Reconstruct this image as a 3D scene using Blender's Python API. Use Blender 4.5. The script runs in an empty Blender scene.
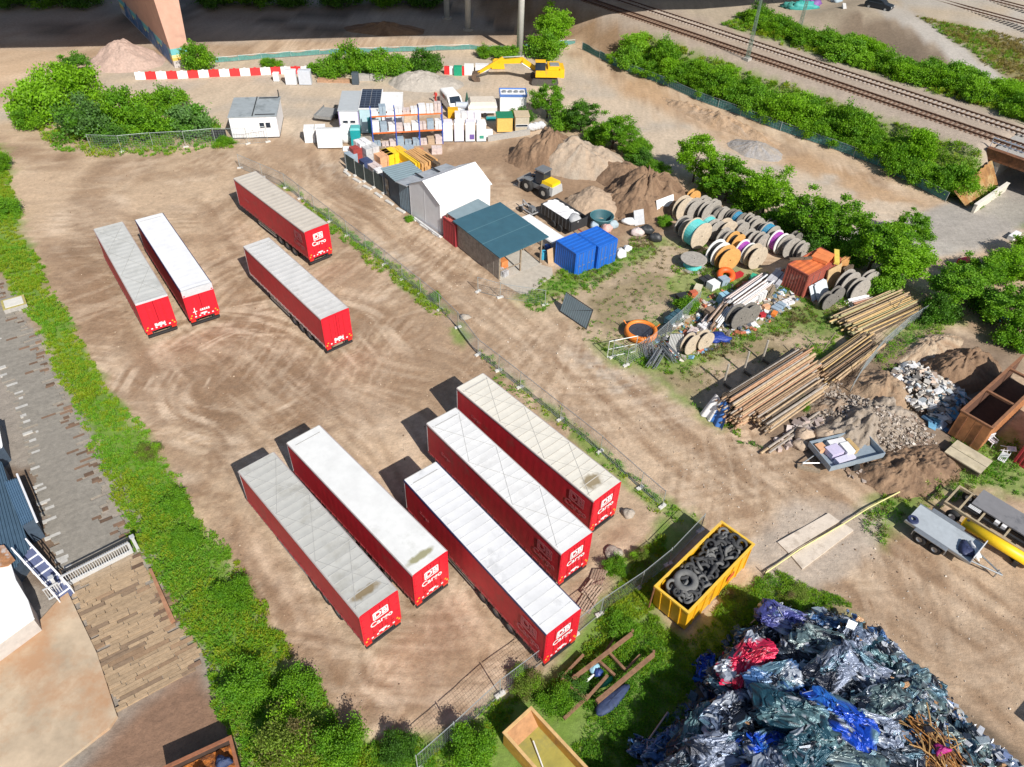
import bpy, math, random
import numpy as np
from mathutils import Vector, Matrix

sc = bpy.context.scene
col = sc.collection
RNG = np.random.default_rng(11)
random.seed(5)
R = math.radians

# ------------------------------------------------------------------ camera
CAMH, PITCH, ROLL, FOC = 40.574, R(42.256), R(2.369), 745.99
fw = Vector((0, math.cos(PITCH), -math.sin(PITCH)))
r0 = Vector((1, 0, 0)); u0 = r0.cross(fw)
cr = math.cos(ROLL) * r0 + math.sin(ROLL) * u0
cu = -math.sin(ROLL) * r0 + math.cos(ROLL) * u0
cam = bpy.data.cameras.new('camera')
camo = bpy.data.objects.new('camera', cam); col.objects.link(camo)
camo.matrix_world = Matrix(((cr.x, cu.x, -fw.x, 0), (cr.y, cu.y, -fw.y, 0), (cr.z, cu.z, -fw.z, CAMH), (0, 0, 0, 1)))
cam.sensor_fit = 'HORIZONTAL'; cam.sensor_width = 36.0
cam.lens = 36.0 * FOC / 1024.0
cam.clip_start = 0.5; cam.clip_end = 6000
sc.camera = camo


def at(px, py, z=0.0):
    """the point of the place at height z seen at a pixel of the photograph"""
    d = fw * FOC + cr * (px - 512) + cu * (383.5 - py)
    t = (z - CAMH) / d.z
    return Vector((d.x * t, d.y * t, z))


def xy(px, py, z=0.0):
    p = at(px, py, z); return (p.x, p.y)


# ------------------------------------------------------------------ noise
def _h(ix, iy, s):
    n = (ix.astype(np.int64) * 374761393 + iy.astype(np.int64) * 668265263 + s * 1442695041) & 0x7fffffff
    n = ((n ^ (n >> 13)) * 1274126177) & 0x7fffffff
    n = n ^ (n >> 16)
    return (n & 0xffff) / 65535.0


def vnoise(x, y, s=0):
    ix = np.floor(x); iy = np.floor(y); fx = x - ix; fy = y - iy
    fx = fx * fx * (3 - 2 * fx); fy = fy * fy * (3 - 2 * fy)
    a = _h(ix, iy, s); b = _h(ix + 1, iy, s); c = _h(ix, iy + 1, s); d = _h(ix + 1, iy + 1, s)
    return (a * (1 - fx) + b * fx) * (1 - fy) + (c * (1 - fx) + d * fx) * fy


def fbm(x, y, sc_=1.0, o=4, s=0):
    v = 0; a = .5; f = sc_; t = 0
    for k in range(o):
        v = v + a * vnoise(x * f + 17.3 * k, y * f - 9.1 * k, s + k); t += a; a *= .5; f *= 2.03
    return v / t


def sstep(a, b, x):
    t = np.clip((x - a) / (b - a), 0, 1); return t * t * (3 - 2 * t)


def pdist(x, y, poly):
    """signed distance to a polygon, negative inside"""
    d = np.full(x.shape, 1e9); ins = np.zeros(x.shape, bool)
    n = len(poly)
    for i in range(n):
        x0, y0 = poly[i]; x1, y1 = poly[(i + 1) % n]
        ex, ey = x1 - x0, y1 - y0; L = ex * ex + ey * ey + 1e-12
        t = np.clip(((x - x0) * ex + (y - y0) * ey) / L, 0, 1)
        d = np.minimum(d, np.hypot(x - x0 - t * ex, y - y0 - t * ey))
        c = ((y0 > y) != (y1 > y)) & (x < (x1 - x0) * (y - y0) / (y1 - y0 + 1e-12) + x0)
        ins ^= c
    return np.where(ins, -d, d)


def ldist(x, y, line):
    d = np.full(np.shape(x), 1e9)
    for i in range(len(line) - 1):
        x0, y0 = line[i]; x1, y1 = line[i + 1]
        ex, ey = x1 - x0, y1 - y0; L = ex * ex + ey * ey + 1e-12
        t = np.clip(((x - x0) * ex + (y - y0) * ey) / L, 0, 1)
        d = np.minimum(d, np.hypot(x - x0 - t * ex, y - y0 - t * ey))
    return d


def PX(pts, z=0.0):
    return [xy(p[0], p[1], p[2] if len(p) > 2 else z) for p in pts]


# ------------------------------------------------------------------ materials
MATS = {}


def M(name, rgb, rough=.6, metal=0.0, var=.18, ns=3.0, bump=0.0, dirt=None, da=.0):
    """procedural surface: base colour broken up by two noises, optional dirt colour in patches, noise bump"""
    if name in MATS: return MATS[name]
    m = bpy.data.materials.new(name); m.use_nodes = True
    nt = m.node_tree; N = nt.nodes; L = nt.links
    b = N['Principled BSDF']
    b.inputs['Roughness'].default_value = rough; b.inputs['Metallic'].default_value = metal
    tc = N.new('ShaderNodeTexCoord'); oi = N.new('ShaderNodeObjectInfo')
    ad = N.new('ShaderNodeVectorMath'); ad.operation = 'ADD'
    ml = N.new('ShaderNodeMath'); ml.operation = 'MULTIPLY'; ml.inputs[1].default_value = 37.0
    L.new(oi.outputs['Random'], ml.inputs[0]); L.new(tc.outputs['Object'], ad.inputs[0]); L.new(ml.outputs[0], ad.inputs[1])
    n1 = N.new('ShaderNodeTexNoise'); n1.inputs['Scale'].default_value = ns; n1.inputs['Detail'].default_value = 8; n1.inputs['Roughness'].default_value = .65
    L.new(ad.outputs[0], n1.inputs['Vector'])
    mr = N.new('ShaderNodeMapRange'); mr.inputs[1].default_value = .3; mr.inputs[2].default_value = .7
    mr.inputs[3].default_value = 1 - var; mr.inputs[4].default_value = 1 + var * .6
    L.new(n1.outputs['Fac'], mr.inputs[0])
    mx = N.new('ShaderNodeVectorMath'); mx.operation = 'SCALE'; mx.inputs[0].default_value = rgb
    L.new(mr.outputs[0], mx.inputs['Scale'])
    out = mx.outputs[0]
    if dirt is not None:
        n2 = N.new('ShaderNodeTexNoise'); n2.inputs['Scale'].default_value = ns * .45; n2.inputs['Detail'].default_value = 9; n2.inputs['Roughness'].default_value = .7
        L.new(ad.outputs[0], n2.inputs['Vector'])
        m2 = N.new('ShaderNodeMapRange'); m2.inputs[1].default_value = .62 - da * .3; m2.inputs[2].default_value = .72 - da * .2
        L.new(n2.outputs['Fac'], m2.inputs[0])
        mm = N.new('ShaderNodeMix'); mm.data_type = 'RGBA'
        L.new(m2.outputs[0], mm.inputs[0]); L.new(out, mm.inputs[6]); mm.inputs[7].default_value = (*dirt, 1)
        out = mm.outputs[2]
    L.new(out, b.inputs['Base Color'])
    if bump:
        bp = N.new('ShaderNodeBump'); bp.inputs['Strength'].default_value = bump; bp.inputs['Distance'].default_value = .05
        n3 = N.new('ShaderNodeTexNoise'); n3.inputs['Scale'].default_value = ns * 4; n3.inputs['Detail'].default_value = 6
        L.new(ad.outputs[0], n3.inputs['Vector']); L.new(n3.outputs['Fac'], bp.inputs['Height']); L.new(bp.outputs[0], b.inputs['Normal'])
    MATS[name] = m
    return m


def attr_mat(name, rough=.9, trans=0.0, nscale=None, bump=0.0, metal=0.0):
    """surface whose own colour is stored per vertex (soil kinds, leaf kinds, paint kinds)"""
    if name in MATS: return MATS[name]
    m = bpy.data.materials.new(name); m.use_nodes = True
    nt = m.node_tree; N = nt.nodes; L = nt.links
    b = N['Principled BSDF']; b.inputs['Roughness'].default_value = rough; b.inputs['Metallic'].default_value = metal
    a = N.new('ShaderNodeAttribute'); a.attribute_name = 'Col'
    c = a.outputs['Color']
    if nscale:
        tc = N.new('ShaderNodeTexCoord')
        n1 = N.new('ShaderNodeTexNoise'); n1.inputs['Scale'].default_value = nscale; n1.inputs['Detail'].default_value = 10; n1.inputs['Roughness'].default_value = .72
        L.new(tc.outputs['Object'], n1.inputs['Vector'])
        mr = N.new('ShaderNodeMapRange'); mr.inputs[1].default_value = .3; mr.inputs[2].default_value = .7; mr.inputs[3].default_value = .78; mr.inputs[4].default_value = 1.18
        L.new(n1.outputs['Fac'], mr.inputs[0])
        s = N.new('ShaderNodeVectorMath'); s.operation = 'SCALE'
        n4 = N.new('ShaderNodeTexNoise'); n4.inputs['Scale'].default_value = nscale * 6.5; n4.inputs['Detail'].default_value = 6; n4.inputs['Roughness'].default_value = .75
        L.new(tc.outputs['Object'], n4.inputs['Vector'])
        m4 = N.new('ShaderNodeMapRange'); m4.inputs[1].default_value = .3; m4.inputs[2].default_value = .7; m4.inputs[3].default_value = .84; m4.inputs[4].default_value = 1.14
        L.new(n4.outputs['Fac'], m4.inputs[0])
        pm = N.new('ShaderNodeMath'); pm.operation = 'MULTIPLY'; L.new(mr.outputs[0], pm.inputs[0]); L.new(m4.outputs[0], pm.inputs[1])
        L.new(c, s.inputs[0]); L.new(pm.outputs[0], s.inputs['Scale']); c = s.outputs[0]
        if bump:
            bp = N.new('ShaderNodeBump'); bp.inputs['Strength'].default_value = bump; bp.inputs['Distance'].default_value = .12
            n3 = N.new('ShaderNodeTexNoise'); n3.inputs['Scale'].default_value = nscale * 1.7; n3.inputs['Detail'].default_value = 9; n3.inputs['Roughness'].default_value = .7
            L.new(tc.outputs['Object'], n3.inputs['Vector']); L.new(n3.outputs['Fac'], bp.inputs['Height']); L.new(bp.outputs[0], b.inputs['Normal'])
    L.new(c, b.inputs['Base Color'])
    if trans:
        t = N.new('ShaderNodeBsdfTranslucent'); L.new(c, t.inputs['Color'])
        mix = N.new('ShaderNodeMixShader'); mix.inputs[0].default_value = trans
        L.new(b.outputs[0], mix.inputs[1]); L.new(t.outputs[0], mix.inputs[2])
        L.new(mix.outputs[0], N['Material Output'].inputs['Surface'])
    MATS[name] = m
    return m


# ------------------------------------------------------------------ mesh building
class MB:
    def __init__(s):
        s.v = []; s.f = []; s.m = []

    def add(s, vs, fs, mi=0):
        o = len(s.v); s.v.extend([tuple(q) for q in vs])
        for f in fs: s.f.append(tuple(i + o for i in f)); s.m.append(mi)
        return s

    def box(s, c, d, rot=None, mi=0, taper=1.0):
        """box with centre c and full size d; rot a Matrix or an angle about z; taper scales the top"""
        hx, hy, hz = d[0] / 2, d[1] / 2, d[2] / 2
        P = [Vector((x * hx * (taper if z > 0 else 1), y * hy * (taper if z > 0 else 1), z * hz)) for z in (-1, 1) for x, y in ((-1, -1), (1, -1), (1, 1), (-1, 1))]
        if rot is not None:
            if not isinstance(rot, Matrix): rot = Matrix.Rotation(rot, 3, 'Z')
            P = [rot @ p for p in P]
        c = Vector(c)
        return s.add([p + c for p in P], [(3, 2, 1, 0), (4, 5, 6, 7), (0, 1, 5, 4), (1, 2, 6, 5), (2, 3, 7, 6), (3, 0, 4, 7)], mi)

    def bx(s, x0, x1, y0, y1, z0, z1, mi=0):
        return s.box(((x0 + x1) / 2, (y0 + y1) / 2, (z0 + z1) / 2), (abs(x1 - x0), abs(y1 - y0), abs(z1 - z0)), None, mi)

    def tube(s, p0, p1, r0, r1=None, n=8, mi=0, caps=True):
        p0 = Vector(p0); p1 = Vector(p1); r1 = r0 if r1 is None else r1
        d = p1 - p0
        if d.length < 1e-6: return s
        d.normalize(); a = d.orthogonal().normalized(); b = d.cross(a)
        V = []
        for p, r in ((p0, r0), (p1, r1)):
            for k in range(n):
                t = 2 * math.pi * k / n; V.append(p + a * (r * math.cos(t)) + b * (r * math.sin(t)))
        F = [(k, (k + 1) % n, n + (k + 1) % n, n + k) for k in range(n)]
        if caps: F += [tuple(range(n - 1, -1, -1)), tuple(range(n, 2 * n))]
        return s.add(V, F, mi)

    def path(s, pts, r, n=6, mi=0):
        for a, b in zip(pts[:-1], pts[1:]): s.tube(a, b, r, r, n, mi)
        return s

    def lathe(s, prof, c=(0, 0, 0), axis='Z', n=24, mi=0, rot=None):
        """turn a profile of (radius, height) about an axis"""
        V = []; F = []; k = len(prof)
        for i in range(n):
            t = 2 * math.pi * i / n
            for r, h in prof:
                q = (r * math.cos(t), r * math.sin(t), h)
                if axis == 'X': q = (q[2], q[0], q[1])
                if axis == 'Y': q = (q[0], q[2], q[1])
                q = Vector(q)
                if rot is not None: q = rot @ q
                V.append(q + Vector(c))
        for i in range(n):
            j = (i + 1) % n
            for a in range(k - 1): F.append((i * k + a, j * k + a, j * k + a + 1, i * k + a + 1))
        return s.add(V, F, mi)

    def torus(s, c, R_, r, axis='Z', n=24, k=8, mi=0, rot=None):
        prof = [(R_ + r * math.cos(2 * math.pi * a / k), r * math.sin(2 * math.pi * a / k)) for a in range(k + 1)]
        return s.lathe(prof, c, axis, n, mi, rot)

    def prism(s, poly, z0, z1, mi=0):
        n = len(poly)
        V = [(x, y, z0) for x, y in poly] + [(x, y, z1) for x, y in poly]
        return s.add(V, [tuple(range(n - 1, -1, -1)), tuple(range(n, 2 * n))] + [(i, (i + 1) % n, n + (i + 1) % n, n + i) for i in range(n)], mi)

    def grid(s, fn, nu, nv, mi=0):
        V = [fn(i / nu, j / nv) for j in range(nv + 1) for i in range(nu + 1)]
        F = [(j * (nu + 1) + i, j * (nu + 1) + i + 1, (j + 1) * (nu + 1) + i + 1, (j + 1) * (nu + 1) + i) for j in range(nv) for i in range(nu)]
        return s.add(V, F, mi)

    def mesh(s, name, mats, smooth=False):
        me = bpy.data.meshes.new(name); me.from_pydata(s.v, [], s.f)
        if not isinstance(mats, (list, tuple)): mats = [mats]
        for m in mats: me.materials.append(m)
        if len(mats) > 1: me.polygons.foreach_set('material_index', s.m)
        if smooth: me.polygons.foreach_set('use_smooth', [True] * len(s.f))
        me.update()
        return me


def link(name, me, parent=None, loc=None, rz=None):
    o = bpy.data.objects.new(name, me); col.objects.link(o)
    if parent is not None: o.parent = parent
    if loc is not None: o.location = loc
    if rz is not None: o.rotation_euler = (0, 0, rz)
    return o


def obj(name, mb, mats, parent=None, smooth=False, loc=None, rz=None):
    return link(name, mb.mesh(name, mats, smooth), parent, loc, rz)


def tag(o, label=None, cat=None, group=None, kind=None):
    if label: o['label'] = label
    if cat: o['category'] = cat
    if group: o['group'] = group
    if kind: o['kind'] = kind
    return o


def thing(name, label, cat, loc=(0, 0, 0), rz=0.0, group=None):
    o = bpy.data.objects.new(name, None); col.objects.link(o); o.empty_display_size = .3
    o.location = loc; o.rotation_euler = (0, 0, rz)
    return tag(o, label, cat, group)


def copy_tree(o, parent=None):
    c = o.copy(); col.objects.link(c)
    if parent is not None: c.parent = parent
    for ch in list(o.children): copy_tree(ch, c)
    return c


def dup(o, label, loc, rz, group=None, scale=None):
    c = copy_tree(o); c.location = loc; c.rotation_euler = (0, 0, rz)
    if label: c['label'] = label
    if group: c['group'] = group
    if scale is not None: c.scale = scale
    return c


def np_mesh(name, V, nper, cols=None, mats=None, smooth=False, F=None):
    """mesh from numpy: V (n*nper,3) with one face per nper verts, or explicit quad array F"""
    V = np.asarray(V, np.float32)
    me = bpy.data.meshes.new(name)
    me.vertices.add(len(V)); me.vertices.foreach_set('co', V.ravel())
    idx = np.arange(len(V), dtype=np.int32) if F is None else np.asarray(F, np.int32).ravel()
    nf = len(idx) // nper
    me.loops.add(len(idx)); me.loops.foreach_set('vertex_index', idx)
    me.polygons.add(nf); me.polygons.foreach_set('loop_start', np.arange(nf, dtype=np.int32) * nper)
    me.polygons.foreach_set('loop_total', np.full(nf, nper, np.int32))
    me.polygons.foreach_set('use_smooth', np.full(nf, bool(smooth)))
    if cols is not None:
        ca = me.color_attributes.new('Col', 'FLOAT_COLOR', 'POINT')
        c4 = np.ones((len(V), 4), np.float32); c4[:, :3] = cols
        ca.data.foreach_set('color', c4.ravel())
    for m in (mats or []): me.materials.append(m)
    me.update(calc_edges=True); me.validate()
    return me


def text_mesh(s, size, bold=.0, ext=.003):
    c = bpy.data.curves.new('lettering', 'FONT'); c.body = s; c.size = size; c.extrude = ext; c.offset = bold
    c.align_x = 'CENTER'; c.align_y = 'CENTER'; c.resolution_u = 3
    o = bpy.data.objects.new('lettering', c); col.objects.link(o)
    dg = bpy.context.evaluated_depsgraph_get()
    me = bpy.data.meshes.new_from_object(o.evaluated_get(dg))
    bpy.data.objects.remove(o); bpy.data.curves.remove(c)
    me.materials.clear()
    return me


# common surfaces
STEEL = M('galvanised steel', (.42, .44, .45), .45, .7, .15, 6)
DKSTEEL = M('dark steel', (.05, .052, .055), .5, .4, .3, 5)
RUBBER = M('rubber', (.022, .022, .023), .85, 0, .3, 8)
RUST = M('rust', (.22, .095, .045), .85, .1, .45, 4, .3, (.10, .045, .025), .4)
WHITE = M('white paint', (.78, .78, .77), .5, 0, .08, 3, 0, (.62, .6, .55), .1)
CONC = M('concrete', (.38, .36, .33), .9, 0, .2, 5, .3)
WOOD = M('weathered wood', (.30, .235, .165), .85, 0, .35, 6, .2, (.16, .13, .10), .2)
DKWOOD = M('dark timber', (.13, .095, .065), .85, 0, .4, 6, .2)
GLASS = M('dark glass', (.02, .03, .045), .1, 0, .1, 2)
YELLOW = M('yellow paint', (.72, .40, .015), .45, 0, .15, 3, 0, (.36, .22, .07), .12)
# ------------------------------------------------------------------ light
wd = bpy.data.worlds.new('World'); sc.world = wd; wd.use_nodes = True
nt = wd.node_tree; bg = nt.nodes['Background']
sky = nt.nodes.new('ShaderNodeTexSky'); sky.sky_type = 'NISHITA'; sky.sun_disc = False
SUN = Vector((.417, -.642, .643)).normalized()
sky.sun_elevation = R(40); sky.sun_rotation = math.atan2(SUN.x, SUN.y)
sky.altitude = 100; sky.dust_density = 1.0
nt.links.new(sky.outputs[0], bg.inputs[0]); bg.inputs[1].default_value = .075
sl = bpy.data.lights.new('sun', 'SUN'); sl.energy = 4.6; sl.angle = R(.5); sl.color = (1, .955, .89)
so = bpy.data.objects.new('sun', sl); col.objects.link(so)
so.rotation_euler = (-SUN).to_track_quat('-Z', 'Y').to_euler()
so.location = (40, -60, 80)
sc.view_settings.view_transform = 'Standard'; sc.view_settings.look = 'None'
sc.view_settings.exposure = .38; sc.view_settings.gamma = 1
sc.view_settings.use_curve_mapping = False
sc.cycles.max_bounces = 5; sc.cycles.transparent_max_bounces = 6
sc.cycles.use_denoising = True

# ------------------------------------------------------------------ terrain shape
RA = np.array([47.2, 97.5]); RD = np.array([math.cos(R(-47.3)), math.sin(R(-47.3))]); RN = np.array([RD[1], -RD[0]])  # RN: towards the yard
RZ = 4.0
def st(x, y):
    dx = x - RA[0]; dy = y - RA[1]
    return dx * RN[0] + dy * RN[1], dx * RD[0] + dy * RD[1]
def rp(s, t, z=0.0):
    return Vector((RA[0] + RN[0] * s + RD[0] * t, RA[1] + RN[1] * s + RD[1] * t, z))
_base = [st(*xy(*q)) for q in ((580, 48), (617, 66), (668, 85), (696, 98), (766, 123), (877, 164), (945, 200))]
_bt = [b[1] for b in _base]; _bs = [b[0] for b in _base]
def sbase(t): return np.interp(t, _bt, _bs)
ROADC = PX([(760, 178), (850, 225), (905, 240), (950, 228), (1000, 207), (1024, 196)])
_rd = np.array(ROADC[-1]) - np.array(ROADC[-2]); _rd = _rd / np.hypot(*_rd)
ROADC = ROADC + [tuple(np.array(ROADC[-1]) + _rd * 40)]
CRP = ((872, 17, 6.7), (895, 22, 6.7), (917, 33, 6.5), (947, 58, 5.8), (985, 84, 4.8), (1010, 99, 4.1))
CREST = [st(*xy(*q)) for q in CRP]
FOOT = [st(*xy(*q, 4.0)) for q in ((850, 42), (885, 60), (915, 78), (950, 97), (985, 107), (1010, 113))]
CUP = [q[2] - 4.0 for q in CRP]
def hgt(x, y):
    s, t = st(x, y)
    sb = sbase(t)
    z = RZ * sstep(0, 1, (sb - s) / np.maximum(sb - 2.6, 1.5))
    # upper bank beyond the tracks
    ct = [c[1] for c in CREST]; cs = [c[0] for c in CREST]; fs = [f[0] for f in FOOT]; ft = [f[1] for f in FOOT]
    sf = np.interp(t, ft, fs); scr = np.interp(t, ct, cs)
    up = sstep(0, 1, (sf - s) / np.maximum(sf - scr, .8)) * sstep(ct[0] - 14, ct[0] - 3, t) * np.interp(t, ct, CUP)
    z = z + up
    # road under the bridge
    z = z * sstep(3.3, 6.2, ldist(x, y, ROADC))
    z = z + .10 * (fbm(x, y, .12, 3, 3) - .5) * sstep(8, 4, np.abs(s + 2.3)) * 0 + .16 * (fbm(x, y, .35, 3, 5) - .5) * (np.abs(s + 2.3) > 6)
    return z
def hz(x, y): return float(hgt(np.array([float(x)]), np.array([float(y)]))[0])

# ------------------------------------------------------------------ soil kinds
def mixc(c, k, m): return c * (1 - m[:, None]) + np.asarray(k)[None, :] * m[:, None]
def zone(x, y, poly, soft=1.0, wob=1.0, seed=0, z=0.0, px=True):
    pl = PX(poly, z) if px else poly
    xs = x + wob * 2 * (fbm(x, y, .5, 4, seed) - .5); ys = y + wob * 2 * (fbm(x, y, .5, 4, seed + 50) - .5)
    return sstep(soft, -soft, pdist(xs, ys, pl))
LEFTSTRIP = [(-60, 120), (0, 148), (8, 185), (22, 232), (48, 290), (80, 345), (118, 402), (150, 440), (172, 478), (192, 515), (226, 552), (250, 600), (284, 655), (318, 700), (345, 728), (372, 745), (420, 742), (400, 790), (255, 790), (225, 720), (200, 655), (168, 600), (138, 548), (112, 480), (82, 420), (54, 360), (22, 300), (0, 268), (-80, 240)]
BOTSTRIP = [(345, 735), (430, 742), (480, 712), (520, 690), (560, 660), (590, 610), (625, 565), (660, 520), (700, 528), (668, 580), (655, 610), (690, 640), (740, 590), (770, 575), (850, 612), (770, 610), (660, 730), (620, 790), (380, 790)]
def soil(x, y):
    n0 = fbm(x, y, .06, 4, 1); n1 = fbm(x, y, .3, 5, 2); n2 = fbm(x, y, 1.4, 4, 4); n3 = vnoise(x * 4.1, y * 4.1, 9)
    s, t = st(x, y)
    c = np.tile(np.array([[.515, .385, .267]]), (len(x), 1))
    dark = np.array([.27, .172, .103]); pale = np.array([.63, .50, .375]); grey = np.array([.43, .385, .33])
    c = mixc(c, pale, .85 * sstep(.49, .66, n0 * .4 + n1 * .6))
    c = mixc(c, dark, .55 * sstep(.50, .66, fbm(x, y, .17, 5, 21)))
    # damp patches in the trailer yard
    for k, (poly, a) in enumerate([([(60, 250), (110, 230), (150, 330), (205, 370), (190, 420), (120, 380), (80, 310)], .6), ([(190, 330), (260, 320), (320, 350), (330, 420), (250, 440), (200, 410)], .75),
                                   ([(205, 380), (235, 440), (245, 520), (300, 600), (345, 680), (320, 690), (250, 600), (215, 520), (180, 440)], .75), ([(400, 560), (470, 600), (500, 650), (440, 700), (390, 680), (380, 620)], .6),
                                   ([(200, 200), (250, 250), (300, 330), (270, 350), (215, 260)], .65), ([(330, 290), (420, 330), (470, 380), (400, 400), (340, 370)], .5), ([(40, 160), (220, 150), (240, 175), (90, 190)], .45)]):
        c = mixc(c, dark * .92, min(1, a * 1.25) * zone(x, y, poly, 1.6, 2.5, 60 + k) * sstep(.33, .55, n1 * .55 + n2 * .45))
    # haul road streaks
    RDIR = np.array([.65, -.76]); u = x * RDIR[0] + y * RDIR[1]; w = -x * RDIR[1] + y * RDIR[0]
    rd = zone(x, y, [(285, 165), (370, 165), (480, 262), (560, 320), (660, 390), (720, 440), (800, 470), (930, 480), (1024, 600), (1060, 760), (1000, 730), (760, 545), (660, 480), (560, 400), (440, 310), (330, 215)], 1.5, 1.2, 90)
    sk = fbm(u * .10, w * 1.1, 1.0, 5, 31)
    c = mixc(c, dark * 1.05, rd * .8 * sstep(.46, .68, sk)); c = mixc(c, pale, rd * .55 * sstep(.5, .3, sk) * n2)
    c = mixc(c, grey, .7 * rd * sstep(.55, .75, fbm(u * .07, w * .25, 1, 3, 41)) * sstep(.35, .6, n2))
    # turning arcs of tyres
    arcs = [((268, 385), 4.5, 13, (0.2, 3.6)), ((250, 372), 4, 9, (3.4, 6.2)), ((425, 640), 3, 10, (3.2, 6.4)), ((205, 390), 6, 11, (.2, 2.5)), ((330, 660), 5, 12, (4.0, 6.1))]
    for k, (p, r0, r1, (a0, a1)) in enumerate(arcs):
        cx, cy = xy(*p); rr = np.hypot(x - cx, y - cy); an = np.mod(np.arctan2(y - cy, x - cx), 2 * math.pi)
        pat = fbm(rr * 2.3 + 3.0 * fbm(x, y, .16, 2, 7), an * 1.6, 1.0, 3, 100 + k)
        mk = sstep(r0 - 1, r0 + .5, rr) * sstep(r1 + 1, r1 - 1, rr) * sstep(a0, a0 + .5, an) * sstep(a1, a1 - .5, an)
        br = sstep(.35, .6, fbm(x, y, .35, 3, 200 + k)); c = mixc(c, dark, .75 * br * mk * sstep(.5, .6, pat)); c = mixc(c, pale, .7 * br * mk * sstep(.46, .36, pat))
    # wheel track pairs, straight
    for k, ln in enumerate([[(45, 190), (120, 300), (190, 400), (290, 560)], [(120, 165), (215, 200), (330, 380), (470, 640)], [(345, 430), (200, 330), (60, 180)], [(30, 165), (230, 150), (330, 160), (500, 290), (720, 440), (1000, 650)], [(300, 165), (480, 300), (700, 470), (1024, 690)], [(420, 330), (300, 400), (230, 430), (360, 690)]]):
        l = PX(ln); d = ldist(x + 1.2 * (fbm(x, y, .1, 2, k) - .5), y + 1.2 * (fbm(x, y, .1, 2, k + 9) - .5), l)
        tr = np.exp(-((d - .95) / .22) ** 2)
        c = mixc(c, dark * .95, .38 * tr * sstep(.4, .6, n1)); c = mixc(c, pale, .14 * np.exp(-((d - .45) / .2) ** 2))
    # ruts and scuffs of turning wheels all over the loose dirt
    for k, (ca, sa) in enumerate(((.65, -.76), (.95, .3), (.25, .97))):
        wx = x + 7 * (fbm(x, y, .045, 2, 300 + k) - .5) * 2; wy = y + 7 * (fbm(x, y, .045, 2, 310 + k) - .5) * 2
        uu = wx * ca + wy * sa; vv = -wx * sa + wy * ca
        sk2 = fbm(uu * .22, vv * 2.6, 1.0, 3, 320 + k); gate = sstep(.50, .62, fbm(x, y, .11, 3, 330 + k))
        c = mixc(c, dark * .9, .36 * gate * sstep(.53, .66, sk2)); c = mixc(c, pale, .28 * gate * sstep(.46, .34, sk2))
    # work yard with dug soil
    c = mixc(c, (.30, .20, .125), .92 * zone(x, y, [(390, 172), (440, 152), (530, 138), (640, 150), (690, 200), (640, 260), (560, 215), (500, 170)], 1.2, 1.5, 80))
    # pale gravel yard and roads at the back
    bk = zone(x, y, [(-40, 130), (0, 100), (40, 70), (200, 60), (420, 50), (560, 50), (620, 95), (700, 130), (940, 215), (1000, 190), (1024, 240), (900, 260), (660, 165), (600, 120), (520, 125), (420, 105), (300, 140), (220, 125), (150, 100), (20, 120)], 1.5, 1.5, 120)
    c = mixc(c, (.545, .455, .355), .9 * bk)
    c = mixc(c, (.43, .385, .33), bk * .7 * sstep(.5, .62, fbm(x * .4, y * 1.6, .3, 4, 33)))
    c = mixc(c, (.42, .40, .37), .95 * zone(x, y, [(820, 232), (900, 222), (960, 205), (1024, 160), (1060, 200), (1000, 240), (930, 262), (860, 250)], 1.0, 1.2, 130))
    c = mixc(c, (.46, .30, .17), .8 * zone(x, y, [(640, 75), (700, 108), (800, 150), (930, 205), (900, 215), (780, 165), (680, 130), (610, 90)], 1.5, 2, 132) * sstep(.35, .6, n1))
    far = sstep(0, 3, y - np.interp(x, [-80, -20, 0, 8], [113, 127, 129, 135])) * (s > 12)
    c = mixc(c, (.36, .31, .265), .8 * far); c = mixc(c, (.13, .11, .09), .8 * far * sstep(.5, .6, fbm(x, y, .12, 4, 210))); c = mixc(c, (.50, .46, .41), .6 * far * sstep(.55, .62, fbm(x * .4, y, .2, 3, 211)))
    # leafy and grassy ground
    gr = np.array([.14, .26, .028]); gd = np.array([.20, .165, .075])
    def grass(poly, a, seed, soft=1.0, wob=1.4, z=0.0, cc=gr):
        nonlocal c
        c = mixc(c, cc, a * zone(x, y, poly, soft, wob, seed, z))
    grass(LEFTSTRIP, .95, 140, .5, .8); grass(BOTSTRIP, .9, 141, .6, .8)
    m = zone(x, y, [(560, 275), (640, 235), (700, 245), (760, 270), (850, 330), (760, 370), (690, 410), (640, 365), (590, 345), (575, 310), (520, 315)], 1.2, 1.5, 150)
    c = mixc(c, (.44, .35, .24), .8 * m); c = mixc(c, gd, .6 * m * sstep(.5, .64, fbm(x, y, .22, 5, 151))); c = mixc(c, gr * .9 + gd * .3, .7 * m * sstep(.53, .66, fbm(x, y, .25, 5, 152)))
    for k, pl in enumerate([[(520, 300), (560, 270), (640, 250), (660, 240), (640, 262), (575, 285), (540, 312)], [(690, 290), (740, 265), (790, 290), (720, 315)], [(590, 340), (640, 350), (720, 345), (790, 300), (840, 310), (870, 340), (800, 330), (740, 340), (680, 372), (620, 365)], [(790, 360), (840, 340), (850, 355), (800, 372)],
                            [(620, 355), (690, 395), (720, 430), (705, 425), (670, 390)], [(860, 520), (905, 470), (960, 440), (1010, 430), (1030, 470), (1030, 500), (960, 480), (920, 520), (890, 545)], [(860, 360), (900, 330), (940, 305), (960, 320), (900, 350)]]):
        grass(pl, .8, 160 + k, 1.0, 1.6)
    fl = PX([(285, 185), (330, 222), (440, 310), (480, 355), (560, 420), (640, 490), (690, 520)]); d = ldist(x + (n1 - .5) * 1.5, y + (n2 - .5) * 1.5, fl)
    c = mixc(c, gr, .75 * sstep(1.1, .3, d) * sstep(.42, .55, fbm(x, y, .3, 4, 170)))
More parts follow.
